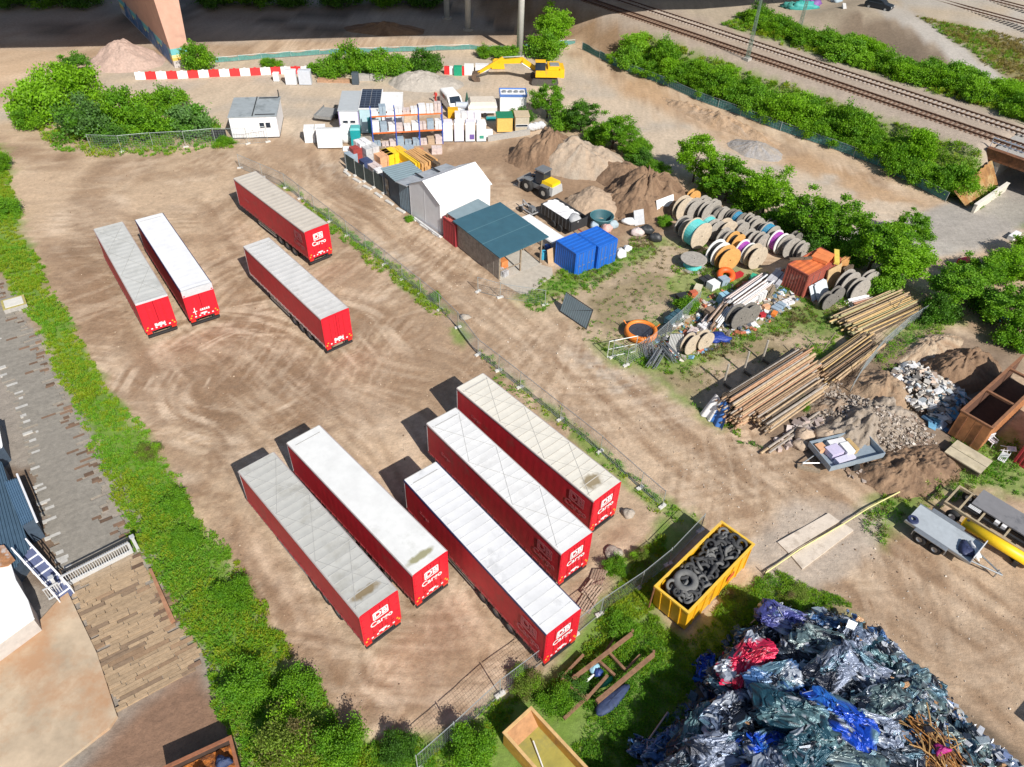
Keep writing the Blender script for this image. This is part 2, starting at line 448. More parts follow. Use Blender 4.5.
    # junk yard, rubble and scrap ground
    c = mixc(c, (.20, .145, .105), .8 * zone(x, y, [(760, 440), (820, 385), (880, 340), (950, 330), (1030, 340), (1000, 420), (930, 470), (860, 480)], 1, 1.5, 180))
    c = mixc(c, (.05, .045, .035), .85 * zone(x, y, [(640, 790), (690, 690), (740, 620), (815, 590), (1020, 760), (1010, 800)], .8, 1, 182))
    c = mixc(c, (.30, .21, .14), .5 * zone(x, y, [(800, 620), (880, 560), (1030, 640), (1040, 780)], 2, 2, 184) * sstep(.4, .6, n2))
    c = mixc(c, (.46, .40, .34), .8 * zone(x, y, [(735, 560), (780, 510), (850, 500), (895, 520), (860, 570), (800, 600)], .8, 1.2, 186))
    # platform side, rusty apron
    c = mixc(c, (.30, .27, .235), .95 * zone(x, y, [(-80, 240), (0, 275), (30, 320), (120, 480), (200, 640), (235, 730), (260, 790), (-60, 800)], .4, .6, 188))
    c = mixc(c, (.24, .13, .075), .85 * zone(x, y, [(110, 725), (200, 665), (250, 760), (60, 800)], .8, .8, 189))
    c = mixc(c, (.15, .09, .05), .8 * zone(x, y, [(0, 470), (30, 470), (75, 590), (60, 600), (0, 560)], .6, 1, 190))
    # the railway bed and the banks
    bal = sstep(5.2, 3.6, s + .8 * (n2 - .5)) * sstep(-9.6, -7.8, s + .8 * (n2 - .5))
    slope = sstep(0, 1.5, sbase(t) - s) * sstep(3, 4, s)
    c = mixc(c, (.30, .21, .13), .9 * slope); c = mixc(c, (.26, .17, .10), .8 * slope * sstep(-36, -41, t)); c = mixc(c, gr, .75 * slope * sstep(-40, -34, t))
    ub = sstep(-7.5, -8.5, s)
    c = mixc(c, (.40, .345, .27), .9 * ub)
    sf = np.interp(t, [f[1] for f in FOOT], [f[0] for f in FOOT]); scr = np.interp(t, [q[1] for q in CREST], [q[0] for q in CREST])
    c = mixc(c, gr, .8 * sstep(-8, -9, s) * sstep(sf - .5, sf + 1.0, s) * (t > -32))
    c = mixc(c, (.215, .165, .12), .95 * sstep(sf + .8, sf - .3, s) * sstep(scr - .6, scr + .3, s) * sstep(CREST[0][1] - 5, CREST[0][1] - 2, t) * sstep(11, 8, t))
    c = mixc(c, (.19, .17, .055), .9 * zone(x, y, [(917, 17, 6.6), (960, 27, 6.3), (1030, 40, 5.5), (1060, 90, 4.5), (1020, 84, 4.5), (985, 62, 5.4), (950, 40, 6)], .8, 1.0, 192, 6.5))
    c = mixc(c, (.42, .40, .375), .9 * zone(x, y, [(862, 2, 6.6), (915, 12, 6.6), (952, 40, 6), (988, 65, 5.3), (1016, 92, 4.2), (1003, 100, 4.2), (968, 74, 5.3), (920, 35, 6.4), (893, 20, 6.6)], .4, .4, 193, 6.5))
    c = mixc(c, (.40, .39, .375), .8 * zone(x, y, [(860, -12), (1060, -30), (1060, 44), (1000, 32), (930, 14)], .8, 1, 194, 6.5) * sstep(.3, .6, fbm(x * .3, y, .4, 3, 195)))
    c = mixc(c, (.40, .335, .275), bal); c = mixc(c, (.30, .20, .135), bal * .6 * np.exp(-((np.minimum(np.abs(s), np.abs(s + 4.7))) / 1.0) ** 2))
    rdd = ldist(x, y, ROADC[-4:]); c = mixc(c, (.37, .345, .315), .95 * sstep(4.2, 3.2, rdd))
    # fine grain: stones, crumbs
    c = c * (.86 + .28 * n2)[:, None] * (.93 + .14 * n3)[:, None]
    return np.clip(c * np.array([.94, .915, .88]), .01, .8)
def lines(a, b, step, oa, ob, ostep):
    g = list(np.arange(a, b, step))
    def ext(v, end, sg, st0):
        o = []; q = v; k = st0
        while (q - end) * sg < 0: q += sg * k; k *= 1.06 if abs(q) < 260 else 1.6; o.append(q)
        return o
    lo = [-v for v in ext(-g[0], -oa, 1, ostep)]
    return np.array(lo[::-1] + g + ext(g[-1], ob, 1, ostep))
gx = np.concatenate([lines(-38, 42, .2, -95, 100, .42)]); gy = lines(9, 74, .2, -30, 190, .36)
gx = np.concatenate([[-5000, -2000, -900, -400, -220, -140], gx[(gx > -125)], [170, 260, 500, 1100, 2500, 5000]]); gy = np.concatenate([[-5000, -1500, -500, -150, -60], gy[gy > -40], [230, 300, 450, 800, 1600, 3000, 6000]])
gx = np.unique(gx); gy = np.unique(gy)
X, Y = np.meshgrid(gx, gy); xf = X.ravel(); yf = Y.ravel()
Z = hgt(xf, yf)
near = (yf < 80) & (yf > 8) & (np.abs(xf) < 45)
Z = Z + np.where(near, .07 * (fbm(xf, yf, 1.2, 3, 77) - .5), 0)
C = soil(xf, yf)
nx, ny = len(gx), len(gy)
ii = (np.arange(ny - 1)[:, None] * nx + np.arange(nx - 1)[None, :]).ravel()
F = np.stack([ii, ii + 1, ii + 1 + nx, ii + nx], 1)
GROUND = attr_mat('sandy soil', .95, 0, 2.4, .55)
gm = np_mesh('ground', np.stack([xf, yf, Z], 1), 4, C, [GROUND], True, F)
tag(link('ground', gm), kind='structure')
print('ground verts', len(xf))
# ------------------------------------------------------------------ semi trailers
RED = M('red door paint', (.62, .012, .028), .45, 0, .10, 2, 0, (.45, .03, .035), .05)
CURT = M('red curtain tarpaulin', (.47, .016, .028), .55, 0, .16, 1.2, .08, (.30, .05, .045), .15)
NAVY = M('navy trim', (.03, .03, .085), .5, 0, .15, 3)
LAMP = M('red lamp glass', (.6, .03, .02), .25, 0, .05, 3)
AMBER = M('amber reflector', (.80, .42, .03), .3, 0, .05, 3)
DULLW = M('faded white lettering', (.40, .10, .11), .7, 0, .15, 4)

def roof_mat(name, base, dirt, da, stain=None):
    m = M(name, base, .65, 0, .10, .9, .05, dirt, da)
    if stain:
        nt = m.node_tree; N = nt.nodes; L = nt.links; b = N['Principled BSDF']
        cur = b.inputs['Base Color'].links[0].from_socket
        tc = N.new('ShaderNodeTexCoord'); mp = N.new('ShaderNodeMapping'); mp.vector_type = 'TEXTURE'
        mp.inputs['Location'].default_value = (stain[0], stain[1], 4.0); mp.inputs['Scale'].default_value = (stain[2], stain[3], 9)
        ns = N.new('ShaderNodeTexNoise'); ns.inputs['Scale'].default_value = 2.5; ns.inputs['Detail'].default_value = 7
        L.new(tc.outputs['Object'], mp.inputs[0]); L.new(tc.outputs['Object'], ns.inputs[0])
        ln = N.new('ShaderNodeVectorMath'); ln.operation = 'LENGTH'; L.new(mp.outputs[0], ln.inputs[0])
        a = N.new('ShaderNodeMath'); a.operation = 'MULTIPLY_ADD'; a.inputs[1].default_value = -1.1; L.new(ns.outputs['Fac'], a.inputs[0]); L.new(ln.outputs['Value'], a.inputs[2])
        r = N.new('ShaderNodeMapRange'); r.inputs[1].default_value = .55; r.inputs[2].default_value = .05; r.inputs[3].default_value = 0; r.inputs[4].default_value = .9
        L.new(a.outputs[0], r.inputs[0])
        mx = N.new('ShaderNodeMix'); mx.data_type = 'RGBA'; mx.inputs[7].default_value = (*stain[4], 1)
        L.new(r.outputs[0], mx.inputs[0]); L.new(cur, mx.inputs[6]); L.new(mx.outputs[2], b.inputs['Base Color'])
    return m

TL, TW, TH = 13.65, 2.55, 4.0
_wheel = None
def trailer_wheel(parent, x, y):
    global _wheel
    if _wheel is None:
        t = MB().lathe([(.30, -.17), (.44, -.19), (.50, -.14), (.51, 0), (.50, .14), (.44, .19), (.30, .17)], axis='Y', n=24)
        r = MB().lathe([(0.001, -.12), (.16, -.12), (.18, -.05), (.27, -.06), (.31, -.17), (.31, .17), (.27, .06), (.18, .05), (.16, .12), (.001, .12)], axis='Y', n=20)
        _wheel = (t.mesh('tyre', RUBBER, True), r.mesh('rim', STEEL, True))
    h = link('wheel', _wheel[0], parent, (x, y, .51))
    link('rim', _wheel[1], h)
    return h

def trailer(pose, label, roofm, edge=None, rib=.65, ribm=None, cords=False, text='db', sag=.018, hood=None, sidetext=False, lines_m=None):
    x, y, a = pose
    T = thing('semi_trailer', label, 'trailer', (x, y, hz(x, y)), a, 'red box trailers parked on the dirt yard')
    W = TW / 2
    # chassis
    c = MB()
    for s in (-1, 1): c.bx(.1, TL - .3, s * .5 - .07, s * .5 + .07, .86, 1.13)
    for k in range(12): c.bx(.5 + k * 1.1, .62 + k * 1.1, -1.2, 1.2, 1.0, 1.14)
    for xx in (3.0, 4.31, 5.62): c.tube((xx, -1.0, .51), (xx, 1.0, .51), .08); c.bx(xx - .3, xx + .3, -.45, -.35, .5, .9); c.bx(xx - .3, xx + .3, .35, .45, .5, .9)
    obj('chassis', c, DKSTEEL, T)
    f = MB().bx(.03, TL - .03, -W + .03, W - .03, 1.14, 1.30); obj('floor', f, DKSTEEL, T)
    for xx in (3.0, 4.31, 5.62):
        for s in (-1, 1): trailer_wheel(T, xx, s * 1.03)
    for s in (-1, 1):
        g = MB().bx(6.4, 9.9, s * 1.2 - .02, s * 1.2 + .02, .50, .62).bx(6.4, 9.9, s * 1.2 - .02, s * 1.2 + .02, .78, .90)
        for xx in (6.7, 8.1, 9.6): g.bx(xx, xx + .06, s * 1.17 - .03, s * 1.17, .48, 1.1)
        obj('side_guard', g, STEEL, T)
        l = MB().bx(10.6, 10.75, s * .85 - .07, s * .85 + .07, .12, 1.1).bx(10.5, 10.85, s * .85 - .16, s * .85 + .16, .0, .06).tube((10.67, s * .85, .5), (10.2, s * .6, 1.0), .04)
        obj('landing_leg', l, DKSTEEL, T)
    # curtain sides with a light ripple, straps and a pale lower rail
    ph = RNG.uniform(0, 9)
    for s in (1, -1):
        def fn(u, v, s=s):
            xx = .06 + u * (TL - .12); z = 1.22 + v * 2.70
            w = .004 * math.sin(xx * 9.6 + ph) * math.sin(math.pi * v) + .006 * math.sin(xx * 2.3 + 5 * v + ph)
            return (xx, s * (W - .015 + w), z)
        g = MB().grid(fn, 130, 7)
        if s > 0: g.f = [tuple(reversed(q)) for q in g.f]
        o = obj('side_curtain', g, CURT, T, True)
        r = MB().bx(.0, TL, s * (W - .05), s * (W + .012), 1.08, 1.24)
        for k in range(21): r.bx(.35 + k * .65, .41 + k * .65, s * (W + .014), s * (W + .026), 1.02, 1.42)
        obj('lower_rail', r, lines_m or M('curtain rail', (.34, .06, .065), .5, .1, .2, 5), T)
        e = MB().bx(0, TL, s * (W - .06), s * (W + .018), 3.90, 4.0)
        obj('roof_rail', e, edge or M('roof rail', (.47, .40, .38), .5, .2, .15, 4), T)
    obj('front_wall', MB().bx(TL - .04, TL + .015, -W + .01, W - .01, 1.15, 3.98), M('white front wall', (.55, .54, .53), .6, 0, .1, 2), T)
    # rear: frame, two door leaves with hinges and lock rods
    fr = MB()
    top = 3.86 if not hood else 4.0 - hood
    for s in (-1, 1): fr.bx(-.02, .06, s * (W - .07), s * (W + .005), 1.02, 3.99)
    fr.bx(-.02, .06, -W + .07, W - .07, 3.88, 3.99); fr.bx(-.02, .06, -W + .07, W - .07, 1.02, 1.16)
    obj('rear_frame', fr, RED, T)
    if hood: obj('rear_header', MB().bx(-.045, .05, -W + .01, W - .01, 4.0 - hood, 4.02), M('grey header panel', (.52, .53, .55), .5, 0, .1, 3), T)
    for s in (-1, 1):
        d = MB().bx(-.035, .03, s * .015, s * (W - .075), 1.165, top)
        for k in range(4): d.bx(-.055, -.03, s * (W - .20), s * (W - .06), 1.4 + k * .68, 1.5 + k * .68)
        do = obj('rear_door', d, RED, T)
        q = MB()
        for yy in (.22, .62): q.tube((-.055, s * yy, 1.2), (-.055, s * yy, top - .05), .014, None, 6); q.bx(-.09, -.05, s * yy - .16, s * yy + .02, 1.62, 1.66)
        obj('lock_rod', q, M('red lock rod', (.50, .03, .035), .4, .3, .1, 4), do)
    b = MB().bx(-.02, .14, -1.2, 1.2, .48, .66)
    for s in (-1, 1): b.bx(.02, .1, s * .7 - .05, s * .7 + .05, .6, 1.05)
    obj('bumper', b, DKSTEEL, T)
    for s in (-1, 1):
        obj('tail_lamp', MB().bx(-.05, .02, s * 1.0 - .2, s * 1.0 + .2, .80, .98), LAMP, T)
        obj('reflector', MB().bx(-.045, -.036, s * 1.12 - .06, s * 1.12 + .06, 1.18, 1.30), AMBER, T)
        obj('reflector', MB().bx(-.047, -.037, s * 1.0 - .06, s * 1.0 + .06, 1.40, 1.50), AMBER, T)
    for k in range(5): obj('marker', MB().bx(-.047, -.037, -.80 + k * .36, -.66 + k * .36, 1.20, 1.31), WHITE, T)
    obj('number_plate', MB().bx(-.065, -.04, -.27, .27, 1.36, 1.5) if text != 'plain' else MB().bx(-.065, -.04, -.42, .42, 1.38, 1.66), WHITE, T)
    # lettering
    Rrear = Matrix(((0, 0, -1, 0), (-1, 0, 0, 0), (0, 1, 0, 0), (0, 0, 0, 1)))
    def logo(mw, mat_, k=1.0):
        fm = MB(); w, h, t = .58 * k, .40 * k, .085 * k
        for sx in (-1, 1): fm.box((sx * (w - t / 2), 0, .004), (t, 2 * h - .12 * k, .008))
        for sy in (-1, 1): fm.box((0, sy * (h - t / 2), .004), (2 * w - .12 * k, t, .008))
        for sx in (-1, 1):
            for sy in (-1, 1): fm.box((sx * (w - t * .8), sy * (h - t * .8), .0035), (t * 1.1, t * 1.1, .007), R(45))
        o = obj('logo_frame', fm, mat_, T); o.matrix_local = mw
        me = text_mesh('DB', .74 * k, .022 * k); me.materials.append(mat_)
        o = link('lettering', me, T); o.matrix_local = mw @ Matrix.Translation((0, -.005, .004)) @ Matrix.Diagonal((1.02, 1, 1, 1))
        me = text_mesh('Cargo', .68 * k, .014 * k); me.materials.append(mat_)
        o = link('lettering', me, T); o.matrix_local = mw @ Matrix.Translation((0, -.78 * k, .004))
    if text == 'db': logo(Matrix.Translation((-.062, 0, 3.16)) @ Rrear, WHITE, .88)
    if text == 'small':
        q = MB().bx(-.05, -.036, .62, .70, 1.45, 2.15).bx(-.05, -.036, .50, .84, 1.72, 1.80)
        obj('lettering', q, WHITE, T)
        q = MB()
        for k in range(5): q.bx(-.05, -.036, -.55 + k * .17, -.43 + k * .17, 1.68, 1.88)
        obj('lettering', q, WHITE, T)
    if sidetext:
        Rside = Matrix(((-1, 0, 0, 0), (0, 0, 1, 0), (0, 1, 0, 0), (0, 0, 0, 1)))
        logo(Matrix.Translation((1.35, W + .028, 3.0)) @ Rside, DULLW, 1.15)
        me = text_mesh('Cargo', .42, .0); me.materials.append(DULLW)
        o = link('lettering', me, T); o.matrix_local = Matrix.Translation((TL - 2.2, W + .028, 2.5)) @ Rside
    # roof sheet: sags between the hoops
    def rf(u, v):
        xx = .02 + u * (TL - .04); yy = (v - .5) * 2 * (W - .045)
        q = math.sin(math.pi * xx / rib) ** 2
        e = math.sin(math.pi * v) ** .5 if 0 < v < 1 else 0
        return (xx, yy, 4.0 - sag * q * e + .022 * e + (.03 if hood and xx < .5 else 0))
    obj('roof', MB().grid(rf, int(TL / rib * 6), 10), roofm, T, True)
    if ribm:
        q = MB()
        for k in range(1, int(TL / rib)): q.bx(k * rib - .03, k * rib + .03, -W + .12, W - .12, 4.0, 4.0265)
        obj('roof_hoops', q, ribm, T)
    q = MB()
    if cords:
        cd = [(.5, -1), (TL * .34, 1), (TL * .66, -1), (TL - .5, 1)]
        for p, r in zip(cd[:-1], cd[1:]):
            for s in (-1, 1): q.path([(p[0], s * p[1] * (W - .15), 4.024), ((p[0] + r[0]) / 2, 0, 4.03), (r[0], s * r[1] * (W - .15), 4.024)], .012, 4)
        obj('roof_cord', q, M('grey cord', (.36, .36, .35), .8, 0, .1, 4), T)
    # end flap with a grip slot at the front
    obj('roof_flap', MB().bx(TL - .62, TL - .56, -W + .35, W - .35, 4.0, 4.032).bx(TL - .03, TL + .02, -W + .06, W - .06, 3.97, 4.03), M('flap seam', (.40, .39, .37), .7, 0, .1, 4), T)
    return T

POS = [(-6.7987, 21.9146, 2.3374), (-4.2711, 24.6339, 2.3487), (3.3379, 21.2695, 2.2897), (4.2412, 26.4324, 2.2948), (6.3205, 30.487, 2.3289), (-18.8187, 60.6945, 2.3447), (-14.4552, 47.7237, 2.3068), (-26.5252, 50.472, 2.2124), (-29.5548, 48.6243, 2.2135)]
HOOP = M('hoop grey tarp', (.42, .415, .39), .7, 0, .15, 3)  # rib strips a slightly different grey from the roof sheet
HOOPW = M('hoop pale tarp', (.62, .62, .61), .7, 0, .12, 3)
trailer(POS[0], 'red semi trailer with ribbed grey roof and brown stain, beside the weeds', roof_mat('grey roof tarp', (.47, .465, .43), (.36, .35, .31), .35, (1.1, .1, .32, 1.0, (.20, .14, .06))), ribm=HOOP, cords=True, sag=.015)
trailer(POS[1], 'red semi trailer with smooth white roof and olive stain at its rear edge', roof_mat('white roof tarp', (.70, .70, .68), (.57, .57, .54), .25, (.75, .15, .28, 1.05, (.27, .25, .12))), cords=False, sag=.003, ribm=None)
trailer(POS[2], 'red semi trailer with bright white roof and dark roof edges, nearest the wire fence', roof_mat('bright white roof tarp', (.70, .70, .70), (.54, .54, .54), .15), edge=NAVY, ribm=HOOPW, sidetext=True, sag=.008)
trailer(POS[3], 'red semi trailer with white roof crossed by grey cords, in the front row', roof_mat('crossed white roof tarp', (.70, .695, .68), (.58, .57, .55), .2), ribm=HOOPW, cords=True, sidetext=True, sag=.010)
trailer(POS[4], 'red semi trailer with cream roof and brown stain, nearest the dirt road', roof_mat('cream roof tarp', (.68, .645, .56), (.55, .51, .44), .25, (1.25, .15, .62, .8, (.24, .18, .09))), ribm=M('hoop cream', (.53, .49, .42), .7, 0, .1, 3), cords=True, sidetext=True, sag=.010)
trailer(POS[5], 'red semi trailer with dirty beige ribbed roof, farthest back beside the fence', roof_mat('beige roof tarp', (.53, .48, .41), (.42, .38, .32), .3), ribm=M('hoop beige', (.475, .43, .365), .7, 0, .1, 3), sidetext=True, sag=.022)
trailer(POS[6], 'red semi trailer with light grey ribbed roof and no lettering on its doors', roof_mat('light grey roof tarp', (.58, .57, .55), (.47, .46, .43), .25), ribm=M('hoop light grey', (.53, .52, .50), .7, 0, .1, 3), text='plain', sag=.016, lines_m=M('pale rail', (.52, .40, .38), .5, .1, .2, 5))
trailer(POS[7], 'red semi trailer with pure white roof, navy edges and grey header above the doors', roof_mat('pure white roof tarp', (.74, .74, .75), (.66, .66, .67), .05), edge=NAVY, text='small', sag=.006, hood=.62)
trailer(POS[8], 'red semi trailer with grey crossed roof, leftmost of the four at the back', roof_mat('dull grey roof tarp', (.52, .52, .49), (.42, .42, .39), .4), ribm=None, cords=True, text='plain', sag=.02, hood=.16)
# ------------------------------------------------------------------ plants
LEAF = attr_mat('leaves', .6, .45)
STEMM = M('bark', (.13, .095, .065), .9, 0, .3, 8, .3)
G_LIME = np.array([.205, .42, .010]); G_MID = np.array([.125, .32, .014]); G_DARK = np.array([.065, .17, .018]); G_BLUE = np.array([.13, .25, .08]); G_DRY = np.array([.20, .17, .06])

def leaves(P, L, W, rng, up=.35, flop=None):
    """one kite shaped leaf of four corners at every point"""
    n = len(P)
    d = rng.normal(size=(n, 3)); d[:, 2] += up if flop is None else 0
    if flop is not None: d = d * .55 + flop
    d /= np.linalg.norm(d, axis=1)[:, None] + 1e-9
    q = rng.normal(size=(n, 3)) * .62 + np.array([.35, -.5, 1.0]); s = np.cross(d, q); s /= np.linalg.norm(s, axis=1)[:, None] + 1e-9
    k = np.cross(s, d)
    L = np.asarray(L)[:, None] if np.ndim(L) else L; W = np.asarray(W)[:, None] if np.ndim(W) else W
    V = np.empty((n, 4, 3))
    V[:, 0] = P; V[:, 1] = P + d * L * .45 + s * W * .5 + k * L * .06; V[:, 2] = P + d * L; V[:, 3] = P + d * L * .45 - s * W * .5 + k * L * .06
    return V.reshape(-1, 3)

def crown_np(rx, rz, zc, nc, per, L, pal, seed, gap=.30, hole=.15):
    rng = np.random.default_rng(seed)
    C = []
    while len(C) < nc:
        d = rng.normal(size=3); d /= np.linalg.norm(d)
        r = rng.uniform(.35, 1.0) ** .6 * (1 + .22 * math.sin(3 * math.atan2(d[1], d[0]) + seed) + .12 * math.sin(5 * d[2] + seed))
        p = np.array([d[0] * rx * r, d[1] * rx * r, zc + d[2] * rz * r])
        if p[2] > .15: C.append(p)
    C = np.array(C)
    P = []; col_ = []
    for c in C:
        m = int(per * rng.uniform(.55, 1.4)); sg = gap * rx * rng.uniform(.6, 1.15)
        o = rng.normal(size=(m, 3)) * sg * np.array([1, 1, .62]) * .55
        P.append(c + o); a = rng.uniform(0, 1)
        b = pal[0] * (1 - a) + pal[1] * a
        col_.append(b[None, :] * rng.uniform(.72, 1.28, (m, 1)))
    P = np.concatenate(P); K = np.concatenate(col_)
    ok = P[:, 2] > .03; P = P[ok]; K = K[ok]
    V = leaves(P, rng.uniform(.7, 1.3, len(P)) * L, rng.uniform(.5, .8, len(P)) * L, rng)
    return V, np.repeat(K, 4, 0), C

def crown_mesh(name, *a, **k):
    V, K, C = crown_np(*a, **k)
    return np_mesh(name, V, 4, K, [LEAF]), C

def trunk_mesh(C, h, r, seed):
    rng = np.random.default_rng(seed + 7); t = MB()
    pts = [(0, 0, -.1)]
    for k in range(1, 5): pts.append((rng.normal() * .10 * k * .3, rng.normal() * .1 * k * .3, h * k / 4))
    for k in range(4): t.tube(pts[k], pts[k + 1], r * (1 - k * .2), r * (1 - (k + 1) * .2), 7)
    for c in C[::max(1, len(C) // 14)]:
        b = Vector(pts[rng.integers(1, 5)]); m = (b + Vector(c)) / 2 + Vector((0, 0, -.15))
        t.tube(b, m, r * .38, r * .22, 5); t.tube(m, c, r * .22, r * .06, 5)
    return t.mesh('trunk', STEMM, True)

SHR = [crown_mesh('shrub', 1.0, .78, .60, 60, 120, .115, p, s) [0] for p, s in (((G_LIME, G_MID), 1), ((G_MID, G_LIME), 2), ((G_MID, G_DARK), 3), ((G_LIME, G_LIME * 1.15), 4), ((G_BLUE, G_MID), 5))]
SHRF = [crown_mesh('shrub', 1.0, .78, .60, 60, 190, .085, p, s)[0] for p, s in (((G_LIME, G_MID), 11), ((G_MID, G_LIME), 12), ((G_MID, G_DARK), 13), ((G_LIME * 1.2, G_DRY), 14))]
TRE = []
for p, s in (((G_LIME, G_MID), 21), ((G_MID, G_LIME), 22), ((G_LIME, G_LIME * 1.2), 23), ((G_MID, G_DARK), 24)):
    me, C = crown_mesh('crown', 2.3, 2.3, 3.7, 80, 150, .215, p, s, gap=.22)
    TRE.append((me, trunk_mesh(C, 3.6, .14, s)))

def shrub(x, y, r, h, label, group=None, v=None, z=None, cat='shrub', fine=False):
    L_ = SHRF if fine else SHR
    v = int(RNG.integers(len(L_))) if v is None else v
    o = link('shrub', L_[v % len(L_)], None, (x, y, (hz(x, y) if z is None else z) - .05), RNG.uniform(0, 6.28))
    o.scale = (r * RNG.uniform(.9, 1.1), r * RNG.uniform(.9, 1.1), h / 1.25)
    return tag(o, label, cat, group)

def tree(x, y, h, r, label, group=None, v=None):
    v = int(RNG.integers(len(TRE))) if v is None else v
    T = thing('tree', label, 'tree', (x, y, hz(x, y)), RNG.uniform(0, 6.28), group)
    T.scale = (r / 2.3, r / 2.3, h / 6.1)
    link('trunk', TRE[v][1], T); link('crown', TRE[v][0], T)
    return T

# weeds: leafy clumps scattered inside an outline, one body of ground cover
def weeds(name, label, poly, dens, hmin, hmax, per, L, pal, seed, wob=.8, z=None, edge=.6, cat='weeds'):
    rng = np.random.default_rng(seed); poly = np.array(poly)
    lo = poly.min(0); hi = poly.max(0); n = int((hi[0] - lo[0]) * (hi[1] - lo[1]) * dens)
    p = rng.uniform(lo, hi, (n, 2))
    xs = p[:, 0] + wob * 2 * (fbm(p[:, 0], p[:, 1], .5, 4, seed) - .5); ys = p[:, 1] + wob * 2 * (fbm(p[:, 0], p[:, 1], .5, 4, seed + 50) - .5)
    d = pdist(xs, ys, [tuple(q) for q in poly])
    big = fbm(p[:, 0], p[:, 1], .35, 4, seed + 3)
    keep = (d < .15) & (rng.uniform(size=n) < .35 + 1.3 * sstep(.30, .55, big))
    p = p[keep]; d = d[keep]; big = big[keep]; n = len(p)
    h = (hmin + (hmax - hmin) * sstep(.32, .68, big) * rng.uniform(.6, 1.1, n)) * np.clip(.35 + (-d) / edge * .65, .35, 1)
    # colour drifts in broad patches of different plants
    pk = fbm(p[:, 0], p[:, 1], .22, 4, seed + 8) + .12 * rng.normal(size=n)
    K = np.where((pk < .44)[:, None], pal[1], np.where((pk > .60)[:, None], pal[2], pal[0])) * rng.uniform(.75, 1.25, (n, 1))
    zz = hgt(p[:, 0], p[:, 1]) if z is None else np.full(n, z)
    m = np.maximum(4, (per * rng.uniform(.6, 1.3, n)).astype(int))
    idx = np.repeat(np.arange(n), m); tot = len(idx)
    f = rng.uniform(0, 1, tot) ** .7
    lean = rng.normal(size=(n, 2)) * .25
    rad = (.10 + .30 * h[idx] * (1.1 - .6 * f))
    an = rng.uniform(0, 6.283, tot)
    P = np.stack([p[idx, 0] + np.cos(an) * rad * rng.uniform(.2, 1, tot) + lean[idx, 0] * f * h[idx], p[idx, 1] + np.sin(an) * rad * rng.uniform(.2, 1, tot) + lean[idx, 1] * f * h[idx], zz[idx] + f * h[idx]], 1)
    out = np.stack([np.cos(an), np.sin(an), .5 + rng.uniform(-.2, .8, tot)], 1)
    V = leaves(P, L * rng.uniform(.6, 1.6, tot), L * .30 * rng.uniform(.6, 1.4, tot), rng, flop=out)
    KK = K[idx] * (rng.uniform(.8, 1.2, (tot, 1)))
    o = link(name, np_mesh(name, V, 4, np.repeat(np.clip(KK, 0, .4), 4, 0), [LEAF]))
    print(name, tot)
    return tag(o, label, cat, None, 'stuff')

PALW = (G_LIME * 1.3, G_MID * 1.5, np.array([.27, .52, .012]))
weeds('weeds', 'tall bright green weeds filling the strip between the trailer yard and the plank paving', PX(LEFTSTRIP), 17, .15, .56, 38, .16, PALW, 300)
weeds('weeds', 'low leafy weeds along the wire fence at the front of the yard', PX([(345, 738), (430, 748), (482, 716), (530, 694), (572, 664), (600, 615), (632, 570), (664, 535), (668, 590), (652, 612), (625, 650), (590, 670), (560, 690), (520, 700), (480, 790), (380, 790)]), 30, .18, .5, 36, .13, PALW, 310)
weeds('grass', 'shaded grass between the yellow tyre skip and the scrap heap', PX([(600, 660), (655, 612), (690, 645), (745, 590), (775, 573), (852, 610), (775, 612), (700, 680), (640, 767), (600, 790), (575, 760)]), 32, .12, .36, 28, .12, (G_LIME, G_MID, G_LIME), 320, cat='grass')
weeds('weeds', 'narrow line of green weeds growing under the road fence', PX([(283, 186), (330, 215), (380, 255), (440, 303), (452, 318), (438, 316), (380, 272), (330, 230), (300, 200)]), 9, .12, .5, 26, .17, PALW, 330)
weeds('weeds', 'patchy weeds under the road fence behind the front trailers', PX([(478, 350), (510, 372), (560, 414), (600, 450), (650, 492), (700, 522), (690, 530), (640, 500), (590, 460), (545, 420), (500, 385)]), 5, .08, .4, 22, .16, PALW, 331)
for k, (lab, pl, pal, h) in enumerate([('green and straw coloured grass around the blue containers', [(520, 298), (556, 272), (600, 272), (640, 238), (662, 236), (655, 256), (600, 285), (560, 300), (535, 312)], (G_LIME, G_DRY, G_MID), .3),
                        ('grass growing between the cable reels', [(670, 270), (700, 240), (740, 285), (800, 275), (790, 295), (740, 292), (700, 290)], (G_LIME, G_MID, G_DRY), .4),
                        ('thin grass along the front of the junk row', [(590, 340), (630, 352), (690, 358), (760, 318), (830, 300), (858, 335), (820, 322), (770, 335), (690, 375), (620, 366)], (G_LIME, G_DRY, G_MID), .3),
                        ('weeds in front of the rusty container', [(780, 288), (830, 280), (850, 300), (870, 318), (840, 310), (800, 300)], (G_LIME, G_MID, G_LIME), .5),
                        ('weeds between the timber stacks', [(788, 362), (815, 345), (850, 330), (852, 345), (815, 366), (795, 378)], (G_LIME, G_MID, G_LIME), .5),
                        ('weeds by the blue tarpaulin and the beam stack', [(688, 402), (712, 402), (740, 440), (760, 445), (750, 452), (712, 425)], (G_MID, G_LIME, G_DARK), .6),
                        ('lush grass around the parked trailers at the right', [(862, 522), (905, 475), (960, 445), (1010, 432), (1034, 460), (1034, 500), (985, 478), (940, 500), (905, 520), (880, 545)], (G_LIME, G_MID, G_DRY), .35),
                        ('weeds beside the green mesh fence at the timber', [(872, 362), (905, 330), (945, 302), (962, 315), (925, 345), (885, 372)], (G_LIME, G_MID, G_LIME), .6)]):
    weeds('grass', lab, PX(pl), 7, .06, h, 20, .18, pal, 340 + k, cat='grass')
